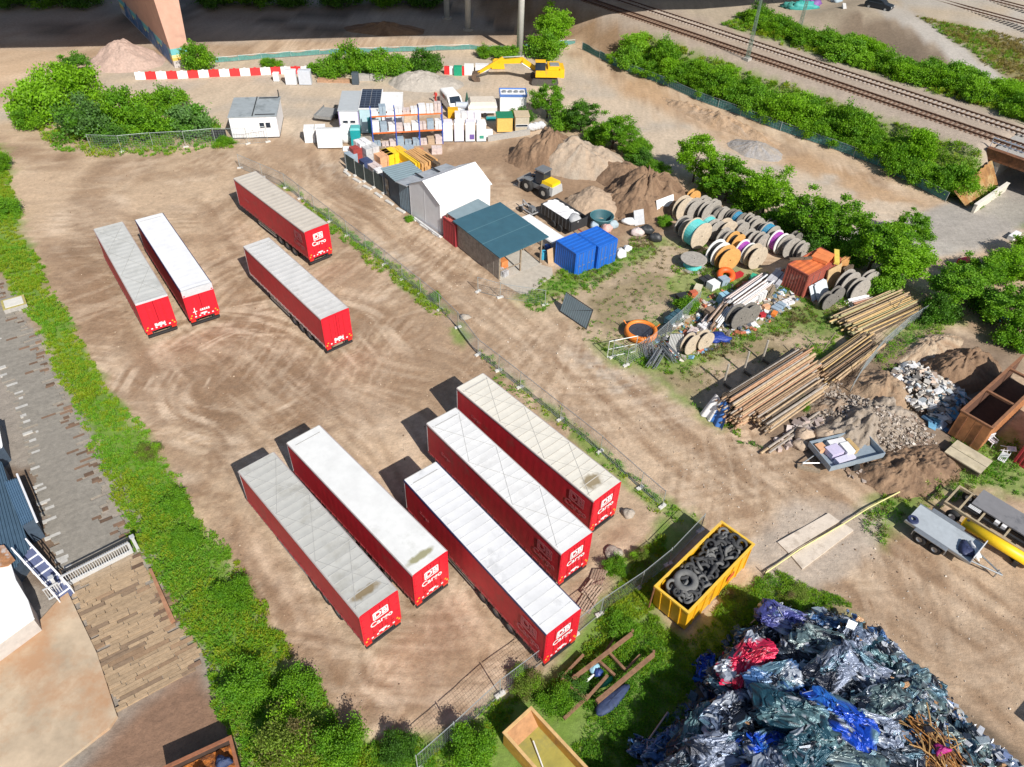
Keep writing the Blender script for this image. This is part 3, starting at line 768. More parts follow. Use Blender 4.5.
weeds('grass', 'yellow green meadow on the bank above the gravel road', PX([(917, 17, 6.6), (960, 27, 6.3), (1030, 40, 5.5), (1060, 90, 4.5), (1020, 84, 4.5), (985, 62, 5.4), (950, 40, 6)], 6.5), 5, .1, .35, 16, .3, (np.array([.24, .24, .03]), np.array([.26, .21, .05]), G_LIME * .8), 360, cat='grass')
weeds('undergrowth', 'rough undergrowth covering the railway embankment', [tuple(rp(sbase(t) - .3, t)[:2]) for t in np.linspace(-39, 18, 12)] + [tuple(rp(4.6, t)[:2]) for t in np.linspace(18, -39, 12)], 4.2, .3, 1.2, 32, .27, (G_LIME, G_LIME * .8, np.array([.27, .43, .012])), 370)
weeds('undergrowth', 'rough undergrowth along the far side of the tracks', [tuple(rp(-8.3, t)[:2]) for t in np.linspace(-33, 16, 10)] + [tuple(rp(-12.5, t)[:2]) for t in np.linspace(16, -33, 10)], 4.0, .3, 1.2, 30, .28, PALW, 371)

weeds('grass', 'thin olive and green grass tufts over the open cable reel plot', PX([(555, 285), (640, 238), (700, 245), (760, 270), (850, 330), (800, 350), (690, 395), (640, 362), (590, 345)]), 3.0, .04, .16, 12, .15, (G_LIME * .8, G_DRY, G_MID), 352, cat='grass')
weeds('weeds', 'low green weeds at the foot of the entrance copse along its mesh fence', PX([(40, 130), (75, 112), (150, 118), (215, 128), (232, 148), (200, 152), (150, 155), (95, 158), (55, 148)]), 4, .2, .8, 24, .26, PALW, 353)
# big bushes in the weed strip
for (px, py, r, h, v, lab) in [(290, 745, 1.5, 2.3, 3, 'yellow flowered elder bush by the rusty skip'), (345, 752, 1.3, 1.8, 0, 'leafy green bush at the corner of the yard'), (250, 690, 1.2, 1.5, 0, 'bright green bush beside the plank paving'), (300, 690, 1.0, 1.5, 1, 'mid green bush beside the front left trailer yard edge'),
                               (185, 545, .9, .9, 0, 'low green bush beside the metal gate in the weeds'), (235, 600, 1.1, 1.0, 0, 'bright bush in the weeds near the grey roofed trailer'), (180, 510, .9, 1.4, 4, 'blue green bush at the yard edge of the weeds'), (150, 455, .8, .9, 3, 'small dry tinted bush at the yard edge of the weed strip'), (6, 215, 1.6, 1.8, 1, 'leafy bush at the far end of the weed strip'), (2, 170, 1.3, 1.8, 0, 'bush at the left edge beside the dirt entrance'),
                               (470, 755, 1.2, 1.5, 0, 'green bush left of the open yellow skip'), (556, 706, .9, 1.0, 1, 'green bush between open skip and rusty frame'), (525, 686, .9, 1.0, 3, 'light green bush under the nearest trailer end'), (620, 632, .9, .8, 1, 'low green bush between tyre skip and wire fence'), (615, 570, .8, .9, 0, 'green bush beside the stacked pallets'), (640, 560, .6, .7, 3, 'small bright bush between pallets and skip'),
                               (400, 752, 1.0, 1.2, 2, 'dark green bush in the front weeds'), (735, 600, .9, .5, 3, 'bright low bush at the end of the tyre skip'), (795, 600, .9, .6, 3, 'bright low bush above the scrap heap'), (575, 690, .8, .8, 2, 'dark green bush inside the rusty frame')]:
    x, y = xy(px, py); shrub(x, y, r, h, lab, None, v, None, 'bush', True)
# single weeds by the left compound
for (px, py, r, h, lab) in [(410, 221, .45, .6, 'small green weed tuft at the tent corner'), (437, 300, .5, .9, 'small sapling by the road fence'), (686, 312, .9, 1.5, 'bright green bush in the middle of the junk row'), (735, 212, .6, .8, 'green bush beside the grey reels by the heap'), (665, 225, .7, 1.0, 'bush by the white board at the soil heap'), (800, 405, .7, .8, 'green tuft beside the beam stack and rubble')]:
    x, y = xy(px, py); shrub(x, y, r, h, lab, None, 0)
# copse by the entrance
for (px, py, r, h, v, lab) in [(45, 118, 3.4, 4.2, 3, 'yellow green flowering bush at the left of the entrance copse'), (75, 106, 3.0, 4.4, 3, 'light green bush at the back of the entrance copse'), (88, 135, 3.2, 3.6, 4, 'blue green bush at the front of the entrance copse'), (125, 124, 3.0, 4.0, 1, 'mid green bush in the middle of the entrance copse'), (150, 136, 2.8, 3.2, 0, 'bright green bush behind the mesh fence of the entrance copse'),
                               (170, 112, 2.0, 3.0, 0, 'bush with a narrow top in the entrance copse'), (193, 134, 2.8, 3.2, 4, 'grey green bush at the right end of the entrance copse'), (115, 144, 1.8, 1.8, 2, 'low dark bush behind the mesh fence'), (225, 145, 1.0, 1.0, 1, 'low green bush beside the white site office'), (30, 128, 1.7, 2.2, 1, 'small bush at the outer corner of the entrance copse')]:
    x, y = xy(px, py); shrub(x, y, r, h, lab, None, v)
x, y = xy(85, 92); tree(x, y, 5.0, 2.2, 'green tree rising behind the entrance copse', None, 3)
for (px, py, r, h, v, lab) in [(200, 70, 2.3, 3.4, 1, 'round green bush at the foot of the pink pier'), (330, 75, 2.2, 2.2, 0, 'green bush left in the row behind the white cabinets'), (350, 73, 2.6, 3.6, 0, 'tallest green bush in the row behind the cabinets'), (375, 74, 2.6, 3.0, 1, 'green bush in the row behind the concrete slabs'), (398, 75, 2.2, 2.6, 0, 'green bush beside the grey gravel heap'), (425, 72, 2.2, 2.6, 2, 'darker green bush behind the grey gravel heap'),
                               (270, 66, 1.4, 1.0, 1, 'low bush behind the striped barrier'), (485, 58, 1.3, 1.8, 0, 'narrow bush between grass and concrete column'), (505, 58, 2.0, 1.6, 1, 'bush left of the concrete column'), (545, 58, 2.6, 3.6, 1, 'bush right of the concrete column behind the excavator')]:
    x, y = xy(px, py); shrub(x, y, r, h, lab, None, v)
x, y = xy(552, 50); tree(x, y, 6.5, 3.0, 'willow like pale green tree right of the concrete column', None, 2)
# row along the back of the work yard
for (px, py, r, h, v, lab) in [(547, 118, 2.1, 4.6, 1, 'green tree beside the white tank container'), (580, 132, 1.9, 4.0, 3, 'slender dark green tree behind the soil heaps'), (612, 148, 2.6, 4.2, 0, 'round bright green tree behind the soil heaps'), (628, 158, 1.9, 3.2, 1, 'small tree at the end of the row behind the heaps'), (693, 182, 2.5, 5.6, 2, 'open bright tree at the left of the long tree row'), (725, 200, 2.6, 5.0, 0, 'tree behind the cable reels, second in the long row'), (762, 215, 2.7, 5.2, 2, 'tree behind the purple cable reels'), (800, 240, 2.8, 5.4, 0, 'broad tree behind the rusty container'), (835, 245, 2.6, 5.2, 1, 'tree to the right of the rusty container'), (868, 270, 2.8, 5.4, 0, 'tree between rusty container and gravel road'), (893, 282, 2.7, 4.8, 2, 'last tree of the long row by the timber stack'), (905, 245, 2.0, 3.6, 1, 'small tree reaching over the gravel road'),
                              (950, 305, 2.3, 4.2, 1, 'tree at the corner of the green mesh fence'), (972, 292, 2.3, 3.8, 0, 'tree near the red object at the right'), (1005, 285, 2.4, 4.0, 2, 'bright tree at the right edge above the bins'), (1000, 330, 2.4, 4.2, 1, 'tree above the rusty open container'), (1030, 325, 2.6, 4.4, 0, 'tree at the right edge above the open container'), (1025, 262, 2.0, 3.0, 2, 'bush like tree beside the underpass road')]:
    x, y = xy(px, py); tree(x, y, h, r, lab, None, v)
for (px, py, r, h, v) in [(565, 128, 2.0, 2.2, 0), (595, 143, 1.8, 2.0, 1), (520, 122, 1.4, 1.6, 2), (640, 165, 1.5, 1.6, 2), (655, 172, 1.3, 1.3, 1), (710, 192, 1.7, 2.2, 0), (745, 208, 1.8, 2.2, 1), (782, 228, 1.8, 2.2, 0), (818, 250, 1.8, 2.2, 2), (850, 262, 1.8, 2.4, 0), (882, 290, 1.6, 2.0, 1), (935, 318, 1.6, 2.0, 2), (985, 312, 1.7, 2.0, 2), (1015, 345, 1.7, 2.0, 0), (640, 150, 1.2, 1.5, 0)]:
    x, y = xy(px, py); shrub(x, y, r, h, 'low green bush growing between the trees along the back of the yard', 'bushes between the yard trees', v)
for px, v in ((15, 2), (55, 1), (85, 2), (215, 2), (250, 1), (290, 2), (340, 2), (385, 1), (425, 2)):
    x, y = xy(px, 4); shrub(x, y, 3.4, 3.2, 'dark shrub in the deep shade under the viaduct at the top edge', 'shrubs in the viaduct shade', v)
# thickets on the two railway banks
for k in range(64):
    t = -38.5 + 54 * (k + RNG.uniform(0, 1)) / 64; sb = sbase(t)
    f = RNG.uniform(.04, .58); s = sb + (3.6 - sb) * f
    p = rp(s, t); r = RNG.uniform(1.2, 2.2)
    shrub(p.x, p.y, r, r * RNG.uniform(.7, 1.5), 'bright green shrub in the thicket on the railway embankment', 'shrubs on the railway embankment', int(RNG.choice([0, 0, 1, 3, 3, 1])))
for k in range(46):
    t = -32 + 47 * (k + RNG.uniform(0, 1)) / 46
    p = rp(RNG.uniform(-13.5 if t > -20 else -15, -9.2), t); r = RNG.uniform(1.3, 2.4)
    shrub(p.x, p.y, r, r * RNG.uniform(.8, 1.4), 'green shrub in the thicket beyond the two railway tracks', 'shrubs beyond the railway tracks', int(RNG.choice([0, 1, 1, 2, 3])))
# ------------------------------------------------------------------ railway
BALL = M('sleeper concrete', (.42, .36, .31), .9, 0, .25, 5)
SLW = M('sleeper timber brown', (.17, .10, .065), .9, 0, .3, 5)
RAILM = M('rusty rail', (.15, .075, .045), .6, .4, .25, 6)
def track(s0, t0, t1, z, slm, label, dirv=None):
    p0 = rp(s0, t0, z); p1 = rp(s0, t1, z)
    T = thing('railway_track', label, 'railway track', p0, math.atan2(p1.y - p0.y, p1.x - p0.x))
    L = (p1 - p0).length
    for s in (-1, 1):
        obj('rail', MB().bx(0, L, s * .75 - .075, s * .75 + .075, .16, .20).bx(0, L, s * .75 - .02, s * .75 + .02, .06, .16).bx(0, L, s * .75 - .07, s * .75 + .07, .04, .06), RAILM, T)
    q = MB()
    for k in range(int(L / .62)): q.bx(k * .62, k * .62 + .27, -1.28, 1.28, -.02, .06 + RNG.uniform(-.01, .01))
    o = obj('sleepers', q, slm, T); tag(o, kind='stuff')
track(0, -75, 60, RZ + .02, SLW, 'nearer railway track with rust brown rails on the embankment')
track(-4.7, -75, 60, RZ + .02, BALL, 'farther railway track with pale sleepers beside the thicket')
def track_px(a, b, label):
    p = at(*a, 6.5); q = at(*b, 6.5); d = (q - p)
    T = thing('railway_track', label, 'railway track', (p.x, p.y, 6.53), math.atan2(d.y, d.x)); L = d.length
    for s in (-1, 1): obj('rail', MB().bx(0, L, s * .75 - .07, s * .75 + .07, .05, .20), RAILM, T)
    q = MB()
    for k in range(int(L / .65)): q.bx(k * .65, k * .65 + .27, -1.28, 1.28, -.03, .05)
    tag(obj('sleepers', q, BALL, T), kind='stuff')
track_px((905, -8), (1070, 36), 'railway track in the grey yard at the top right, nearer one')
track_px((960, -8), (1070, 20), 'railway track in the grey yard at the top right corner')
# catenary masts
MASTM = M('green mast steel', (.20, .27, .22), .6, .3, .15, 5)
def mast(px, py, z, h, label):
    p = at(px, py, z); T = thing('railway_mast', label, 'mast', (p.x, p.y, z), R(-47))
    q = MB()
    for sx in (-1, 1):
        for sy in (-1, 1): q.tube((sx * .22, sy * .16, 0), (sx * .10, sy * .08, h), .045, .035, 5)
    for k in range(int(h / .6)):
        z0 = k * .6; w = .22 - .12 * z0 / h
        for sy in (-1, 1): q.tube((-w if k % 2 else w, sy * .14, z0), (w if k % 2 else -w, sy * .13, z0 + .6), .02, None, 4)
    obj('lattice_pole', q, MASTM, T)
    obj('footing', MB().box((0, 0, .1), (.9, .9, .5)), CONC, T)
    return T
mast(747, 60, RZ, 9.5, 'green lattice railway mast between the two tracks and the shaded viaduct')
mast(799, 30, RZ, 8.5, 'thin railway mast standing in the thicket beyond the tracks')
# ------------------------------------------------------------------ rail bridge over the underpass
tb = [st(*ROADC[-3])[1], st(*ROADC[-2])[1]]
tc_ = st(*ROADC[-2])[1] + 1.2
B = thing('rail_bridge', 'steel and concrete rail bridge over the underpass road at the right edge', 'bridge', rp(-2.3, tc_, 0), math.atan2(RD[1], RD[0]))
# local: +x along the track (RD), +y = away from yard (-RN)
obj('deck', MB().bx(-6.5, 6.5, -5.2, 5.2, 3.35, 3.85), CONC, B)
obj('girder', MB().bx(-7, 7, -5.5, -5.2, 2.7, 3.95).bx(-7, 7, -5.7, -5.0, 3.95, 4.0), RUST, B)
obj('girder', MB().bx(-7, 7, 5.2, 5.5, 2.7, 3.95), RUST, B)
for y in (-4.9, 4.9):
    q = MB().bx(-7, 7, y - .05, y + .05, 4.95, 5.05).bx(-7, 7, y - .04, y + .04, 4.45, 4.52)
    for k in range(8): q.bx(-7 + k * 2 - .03, -7 + k * 2 + .03, y - .04, y + .04, 3.85, 4.95)
    obj('railing', q, M('pale blue railing', (.45, .50, .62), .5, .2, .1, 5), B)
for x in (-5.6, 5.6): obj('abutment', MB().bx(x - .6, x + .6, -5.4, 5.4, -.3, 3.35), CONC, B)
# wing wall of sheet piles on the slope and the low kerb wall
w0 = at(972, 213, 0); w1 = at(1004, 191, 0); d = (w1 - w0); Lw = d.length
W_ = thing('retaining_wall', 'low white concrete wall beside the underpass road', 'wall', w0, math.atan2(d.y, d.x))
obj('wall', MB().bx(0, Lw, -.15, .15, -.1, 1.0), M('whitened concrete', (.62, .57, .48), .85, 0, .15, 4, .2), W_)
obj('coping', MB().bx(-.05, Lw + .05, -.2, .2, 1.0, 1.1), M('pale coping', (.70, .66, .58), .85, 0, .1, 4), W_)
S = thing('sheet_pile_wall', 'rust and yellow stained sheet pile wall leaning on the embankment end', 'wall', w0 + Vector((-.3, .35, 0)), math.atan2(d.y, d.x))
q = MB()
def spf(u, v):
    x = .2 + u * (Lw - .2); k = math.sin(x * 6.5)
    return (x, .4 + 1.9 * v + .10 * max(-.6, min(.6, k * 2)), .3 + v * 2.5 * (.45 + .55 * u))
obj('piles', MB().grid(spf, 120, 4), M('stained sheet pile', (.30, .15, .05), .8, .1, .45, 1.3, .1, (.46, .34, .16), .5), S)
# ------------------------------------------------------------------ viaduct (above and behind the frame; its shade lies across the back)
HD = 20.0
def under(px, py, zg):
    p = at(px, py, zg); k = (HD - zg) / math.tan(R(40))
    return (p.x + .545 * k, p.y - .839 * k)
edge_ = [under(0, 48, 0), under(100, 46, 0), under(200, 42, 0), under(400, 36, 0), under(530, 35, 0), under(582, 24, 2), under(624, 13, 4), under(655, 10, 4), under(700, 9, 4), under(762, 4, 4)]
e0 = np.array(edge_[0]); e1 = np.array(edge_[2]); edge_ = [tuple(e0 + (e0 - e1) * 2.5)] + edge_
e0 = np.array(edge_[-1]); e1 = np.array(edge_[-4]); edge_ = edge_ + [tuple(e0 + (e0 - e1) * 2.0)]
V_ = thing('viaduct', 'concrete road viaduct whose pale deck shades the ground along the back', 'viaduct', (0, 0, 0))
q = MB(); n = len(edge_)
near_ = [(x, y) for x, y in edge_]; far_ = [(x + 3, y + 34) for x, y in edge_]
for i in range(n - 1):
    a, b, c, d_ = near_[i], near_[i + 1], far_[i + 1], far_[i]
    q.prism([a, b, c, d_], HD - .02, HD + 1.4)
obj('deck', q, CONC, V_)
for line_ in (near_, far_):
    q = MB()
    for i in range(n - 1): q.tube((*line_[i], HD + 1.9), (*line_[i + 1], HD + 1.9), .35, None, 6)
    obj('parapet', q, CONC, V_)
PINK = M('pink rendered concrete', (.58, .34, .255), .85, 0, .12, 1.2, .05, (.48, .28, .22), .2)
ax = np.array([-.545, .839]); pr = np.array([.839, .545])
f0 = np.array(xy(175, 68)); f1 = np.array(xy(193, 66)); ax = np.array(xy(110, 0)) - f0; ax = ax / np.linalg.norm(ax); pr = np.array([ax[1], -ax[0]]); wdt = np.linalg.norm(f1 - f0)
f1 = f0 + pr * wdt
def quadz(z, k): return [tuple(f0 - pr * k) + (z,), tuple(f1 + pr * k) + (z,), tuple(f1 + pr * k + ax * 30) + (z,), tuple(f0 - pr * k + ax * 30) + (z,)]
P_ = thing('viaduct_pier', 'pink rendered viaduct pier with painted rings at its foot', 'pier', (0, 0, 0))
def slab(z0, z1, k0, k1, mi=0, mb=None):
    mb = mb or MB(); mb.add(quadz(z0, k0) + quadz(z1, k1), [(3, 2, 1, 0), (4, 5, 6, 7), (0, 1, 5, 4), (1, 2, 6, 5), (2, 3, 7, 6), (3, 0, 4, 7)], mi); return mb
obj('pier_wall', slab(2.6, HD - .05, .0, 1.0), PINK, P_)
obj('base_band', slab(-.2, .95, .0, .0), M('grey plinth', (.50, .46, .44), .85, 0, .2, 3), P_)
for z0, z1, c, nm in ((.95, 1.35, (.75, .50, .10), 'yellow band'), (1.35, 1.75, (.72, .66, .30), 'pale yellow band'), (1.75, 2.6, (.16, .48, .50), 'turquoise band')):
    obj('painted_band', slab(z0, z1, .004, .004), M(nm, c, .7, 0, .15, 3), P_)
# graffiti along the shaded long side
def gp(u, v): 
    p = f0 - pr * .03 + ax * (1 + u * 26); k = .05 * math.sin(u * 40); return (p[0], p[1], .2 + v * (1.9 + .7 * math.sin(u * 23) + .3 * math.sin(u * 71)))
obj('graffiti', MB().grid(gp, 90, 6), M('graffiti paint', (.07, .16, .34), .7, 0, .5, 1.4, 0, (.40, .36, .42), .4), P_)
for px, py, lab in ((519.5, 56, 'pale concrete column standing in the sun behind the excavator'), (468, 30, 'shaded concrete column under the viaduct, nearer of two'), (447, 19, 'shaded concrete column under the viaduct, farther of two')):
    x, y = xy(px, py); T = thing('concrete_column', lab, 'column', (x, y, hz(x, y)))
    obj('shaft', MB().tube((0, 0, -.2), (0, 0, HD - hz(x, y) - .1), .50, .46, 20), M('column concrete', (.50, .49, .46), .8, 0, .1, 3), T, True)
    obj('footing', MB().tube((0, 0, -.1), (0, 0, .3), .9, .8, 16), CONC, T)
# ------------------------------------------------------------------ plank paving, concrete apron
O = at(97, 560, 0); U = (at(133, 548, 0) - at(60, 580, 0)); U = np.array([U.x, U.y]); U /= np.linalg.norm(U); Vv = np.array([-U[1], U[0]])
def uv(p): q = np.array([p[0] - O.x, p[1] - O.y]); return q @ U, q @ Vv
lft = sorted([uv(xy(*p))[::-1] for p in ((117, 712), (95, 655), (68, 590), (52, 560), (38, 500), (28, 450), (14, 400), (-30, 330), (-90, 250))])
rgt = sorted([uv(xy(*p))[::-1] for p in ((205, 672), (188, 620), (160, 580), (128, 540), (112, 500), (88, 440), (62, 390), (38, 340), (5, 290), (-50, 215))])
V4 = []; K4 = []; F4 = []
rng = np.random.default_rng(3)
v = lft[0][0]; vmax = 44
while v < vmax:
    wv = rng.uniform(.22, .30)
    ul = np.interp(v, [a[0] for a in lft], [a[1] for a in lft]); ur = np.interp(v, [a[0] for a in rgt], [a[1] for a in rgt])
    ends = [ul + rng.uniform(-.15, .35) + (.9 if rng.uniform() < .08 else 0)]; e = ends[0] + rng.uniform(.4, 2.6)
    re = ur + rng.uniform(-.45, .25) - (.8 if rng.uniform() < .22 else 0)
    if rng.uniform() < .5: ends.append(ul + rng.uniform(.5, .9)); e = max(e, ends[-1] + .5)
    while e < re - .7: ends.append(e); e += rng.uniform(.9, 2.2)
    if re - ends[-1] > 1.4: ends.append(re - rng.uniform(.35, .8))
    ends.append(re)
    up = sstep(-1.5, 1.5, v - uv(xy(100, 570))[1])
    for a, b in zip(ends[:-1], ends[1:]):
        base = np.array([.40, .285, .175]) * (1 - up) + np.array([.255, .232, .195]) * up
        edge = max(0, 1 - min(abs(a - ul), abs(b - ur)) / 1.5) if (a == ends[0] or b == re) else 0
        kk = base * (rng.uniform(.86, 1.06) * (1 - up) + rng.uniform(.93, 1.05) * up)
        if rng.uniform() < .10 * (1 - up): kk = np.array([.36, .235, .14]) * rng.uniform(.7, 1)
        if rng.uniform() < .12 * (1 - up): kk = np.array([.24, .165, .105])
        if b == re and b - a < 1.0 and rng.uniform() < .5: kk = np.array([.20, .125, .08]) * rng.uniform(.6, 1.2)
        if a == ends[0] and b - a < 1.0 and up > .5 and rng.uniform() < .3: kk = np.array([.48, .465, .43]); 
        z = .10 + rng.uniform(-.025, .025) * (1 - .85 * up)
        o = len(V4); g = .02 - .019 * up
        for zz in (-.08, z):
            for uu, vv in ((a + g, v + g * .6), (b - g, v + g * .6), (b - g, v + wv - g * .6), (a + g, v + wv - g * .6)):
                p = np.array([O.x, O.y]) + U * uu + Vv * vv; V4.append((p[0], p[1], zz))
        K4 += [kk] * 8
        F4 += [(o + 4, o + 5, o + 6, o + 7), (o, o + 1, o + 5, o + 4), (o + 1, o + 2, o + 6, o + 5), (o + 2, o + 3, o + 7, o + 6), (o + 3, o, o + 4, o + 7)]
    v += wv
pm = np_mesh('plank_paving', np.array(V4), 4, np.array(K4), [attr_mat('old planks', .9, 0, 3.0, .4)], False, np.array(F4))
tag(link('plank_paving', pm), kind='structure')
ap = PX([(-60, 660), (5, 655), (22, 643), (68, 592), (98, 655), (118, 717), (110, 729), (58, 770), (20, 800), (-60, 800)])
obj('concrete_apron', MB().prism(ap, -.2, .20), M('stained concrete slab', (.52, .405, .28), .85, 0, .32, .45, .2, (.42, .25, .14), .5))['kind'] = 'structure'
# pale edge strip between strip and planks
T = obj('edge_board', MB().prism(PX([(150, 572), (153, 571), (176, 622), (172, 625)]), -.05, .35), M('rusty edge board', (.36, .18, .10), .85, 0, .3, 3)); tag(T, 'rusty brown edge board along the plank paving beside the weeds', 'board')
p = at(16, 307); T = thing('manhole_box', 'square pale concrete box with yellow edges beside the plank paving', 'concrete box', (p.x, p.y, 0), math.atan2(U[1], U[0]))
obj('box', MB().bx(-.9, .9, -.8, .8, -.1, .5), CONC, T); obj('lid', MB().bx(-.72, .72, -.62, .62, .5, .56), M('pale lid', (.62, .60, .54), .8, 0, .1, 3), T); obj('frame', MB().bx(-.92, .92, -.82, -.64, .5, .53).bx(-.92, .92, .64, .82, .5, .53).bx(-.92, -.74, -.64, .64, .5, .53).bx(.74, .92, -.64, .64, .5, .53), M('mossy yellow rim', (.42, .36, .12), .85, 0, .25, 4), T)
# barrier gate across the planks
g0 = at(66, 588); g1 = at(134, 553); d = g1 - g0; L = d.length
GW = M('white grey gate steel', (.62, .63, .63), .45, .3, .12, 6)
T = thing('barrier_gate', 'white grey steel grille gate standing across the plank paving', 'gate', (g0.x, g0.y, .1), math.atan2(d.y, d.x))
obj('gate_frame', MB().bx(0, L, -.05, .05, 0, .30).bx(0, L, -.05, .05, .98, 1.06).bx(0, .1, -.05, .05, .30, .98).bx(L - .1, L, -.05, .05, .30, .98), GW, T)
q = MB()
for k in range(int(L / .14)): q.bx(.14 + k * .14, .18 + k * .14, -.02, .02, .30, .98)
obj('grille', q, GW, T)
for x in (-.35, L + .3): obj('gate_post', MB().bx(x - .09, x + .09, -.09, .09, -.1, 1.35).bx(x - .14, x + .14, -.14, .14, 1.35, 1.4), GW, T)
obj('slide_rail', MB().bx(.2, L + .2, .45, .52, .85, .93).bx(.2, .28, .44, .53, -.1, .85).bx(L, L + .08, .44, .53, -.1, .85), DKSTEEL, T)
g0 = at(55, 598); T = thing('side_grille', 'short white grey side grille beside the barrier gate', 'railing', (g0.x, g0.y, .1), math.atan2(d.y, d.x))
q = MB().bx(-.3, .55, -.04, .04, 0, .1).bx(-.3, .55, -.04, .04, .98, 1.05)
for k in range(7): q.bx(-.28 + k * .13, -.24 + k * .13, -.02, .02, .1, .98)
obj('grille', q, GW, T)
# white flat roofed hut, ramp with rails, corrugated roofs at the left edge
hp = PX([(-70, 560), (6, 548), (16, 580), (28, 600), (34, 618), (-10, 650), (-70, 680)], 1.6)
T = thing('white_hut', 'low hut with white flat roof and rusty stain at the left edge', 'hut', (0, 0, 0))
cx = np.mean([a[0] for a in hp]); cy = np.mean([a[1] for a in hp])
obj('walls', MB().prism([(cx + (a - cx) * .96, cy + (b - cy) * .96) for a, b in hp], 0, 1.5), M('hut wall', (.50, .46, .42), .8, 0, .15, 3), T)
obj('roof', MB().prism(hp, 1.5, 1.62), M('white felt roof', (.80, .80, .79), .6, 0, .05, 1, 0, (.70, .62, .52), .05), T)
obj('roof_edge', MB().prism(PX([(-70, 556), (4, 545), (15, 560), (8, 566), (-70, 580)], 1.66), 1.625, 1.68), M('rusty roof flashing', (.42, .20, .09), .7, .1, .5, 2.5, 0, (.55, .52, .5), .4), T)
r0_ = at(17, 552, 1.5); r1_ = at(61, 600, .3); d = r1_ - r0_; L = math.hypot(d.x, d.y); ang = math.atan2(d.y, d.x); sl_ = -1.2 / L
T = thing('access_ramp', 'white ladder like access ramp with rails beside the white hut', 'ramp', (r0_.x, r0_.y, 0), ang)
obj('ramp_deck', MB().add([(0, -.1, 1.35), (L, -.1, .12), (L, .75, .12), (0, .75, 1.35), (0, -.1, 1.27), (L, -.1, .04), (L, .75, .04), (0, .75, 1.27)], [(0, 1, 2, 3), (7, 6, 5, 4), (0, 4, 5, 1), (1, 5, 6, 2), (2, 6, 7, 3), (3, 7, 4, 0)]), M('ramp deck blue grey', (.10, .12, .22), .6, .1, .2, 4), T)
WR = M('white rail paint', (.80, .80, .82), .4, 0, .05, 4)
for y in (-.1, .75):
    q = MB().tube((0, y, 2.05), (L, y, .85), .05, None, 6).tube((0, y, 1.65), (L, y, .45), .035, None, 6)
    for k in range(6): q.tube((L * k / 5, y, 1.3 - 1.2 * k / 5), (L * k / 5, y, 2.05 - 1.2 * k / 5), .035, None, 6)
    obj('railing', q, WR, T)
q = MB()
for k in range(7):
    f = (k + .3) / 7; q.box((L * f, .33, 1.38 - 1.23 * f), (.10, .85, .04))
obj('treads', q, WR, T)
BLUEC = M('blue grey corrugated sheet', (.10, .17, .24), .5, .3, .15, 2)
def corr(name, label, pts, z, h, mat_, n=40, cat='roof'):
    """a corrugated sheet over a four cornered low shed: pts a,b,c,d in order; ribs run along a->b"""
    a, b, c, d_ = [np.array(xy(*p, z)) for p in pts]
    T = thing(name, label, cat, (0, 0, 0))
    def fn(u, v):
        p = (a * (1 - v) + b * v) * (1 - u) + (d_ * (1 - v) + c * v) * u
        return (p[0], p[1], z + .05 * (1 if (u * n) % 1 < .5 else -1))
    obj('roof', MB().grid(fn, n * 4, 3), mat_, T)
    pl = [tuple(a), tuple(b), tuple(c), tuple(d_)]; mx = sum(p[0] for p in pl) / 4; my = sum(p[1] for p in pl) / 4
    obj('walls', MB().prism([(mx + (p[0] - mx) * .97, my + (p[1] - my) * .97) for p in pl], 0, z - .06), M('shed wall blue grey', (.07, .10, .14), .6, .2, .2, 3), T)
    return T
corr('corrugated_shed', 'long blue grey corrugated shed roof at the left edge', [(-34, 440), (-8, 600), (30, 548), (2, 462)], 1.4, 1.4, BLUEC, 12, 'shed')
T = corr('corrugated_shed', 'small blue corrugated lean-to roof with white edge beside the plank paving', [(4, 482), (22, 526), (34, 519), (17, 478)], 1.9, 1.9, M('blue corrugated lean-to', (.13, .23, .34), .5, .3, .1, 2), 6, 'shed')
a = at(17, 474, 2.0); b = at(37, 522, 2.0); obj('white_gutter', MB().tube(a, b, .07, None, 6), WR, T)
T = corr('corrugated_shed', 'white roofed little shed at the left edge beside the plank paving', [(-30, 420), (-24, 470), (3, 446), (-2, 420)], 1.5, 1.5, WHITE, 6, 'shed')
# rusty skip at the bottom left, filled with orange rust and blue things
c0 = at(164, 768, 1.5); c1 = at(231, 737, 1.5); d = c1 - c0; L = d.length
T = thing('rusty_skip', 'rusty open skip full of orange rusted scrap at the bottom left', 'skip', (c0.x, c0.y, 0), math.atan2(d.y, d.x))
q = MB()
for z0, z1, k in ((0, 1.5, 0),):
    q.bx(0, L, -.09, 0, 0, 1.5).bx(0, L, -4.6, -4.5, 0, 1.5).bx(0, .09, -4.5, -.09, 0, 1.5).bx(L - .09, L, -4.5, -.09, 0, 1.5)
obj('skip_body', q, M('dark rusty steel', (.075, .05, .04), .7, .2, .3, 3), T)
obj('rim', MB().bx(-.05, L + .05, -.12, .05, 1.5, 1.6).bx(-.05, .12, -4.65, -.12, 1.5, 1.6).bx(L - .12, L + .05, -4.65, -.12, 1.5, 1.6), M('rust brown rim', (.30, .12, .06), .8, .1, .3, 4), T)
def heapf(u, v):
    x = .1 + u * (L - .2); y = -4.45 + v * 4.3
    z = 1.0 + .35 * math.sin(math.pi * u) * math.sin(math.pi * v) + .22 * float(fbm(np.array([x * 3.]), np.array([y * 3.]), 1, 3, 5)[0])
    return (x, y, z)
o = obj('rust_scrap', MB().grid(heapf, 50, 60), M('orange rust scrap', (.62, .20, .03), .9, 0, .7, 5, .8, (.14, .05, .02), .6)); tag(o, 'orange rusted scrap heaped in the skip at the bottom left', 'scrap'); o.location = T.location; o.rotation_euler = T.rotation_euler
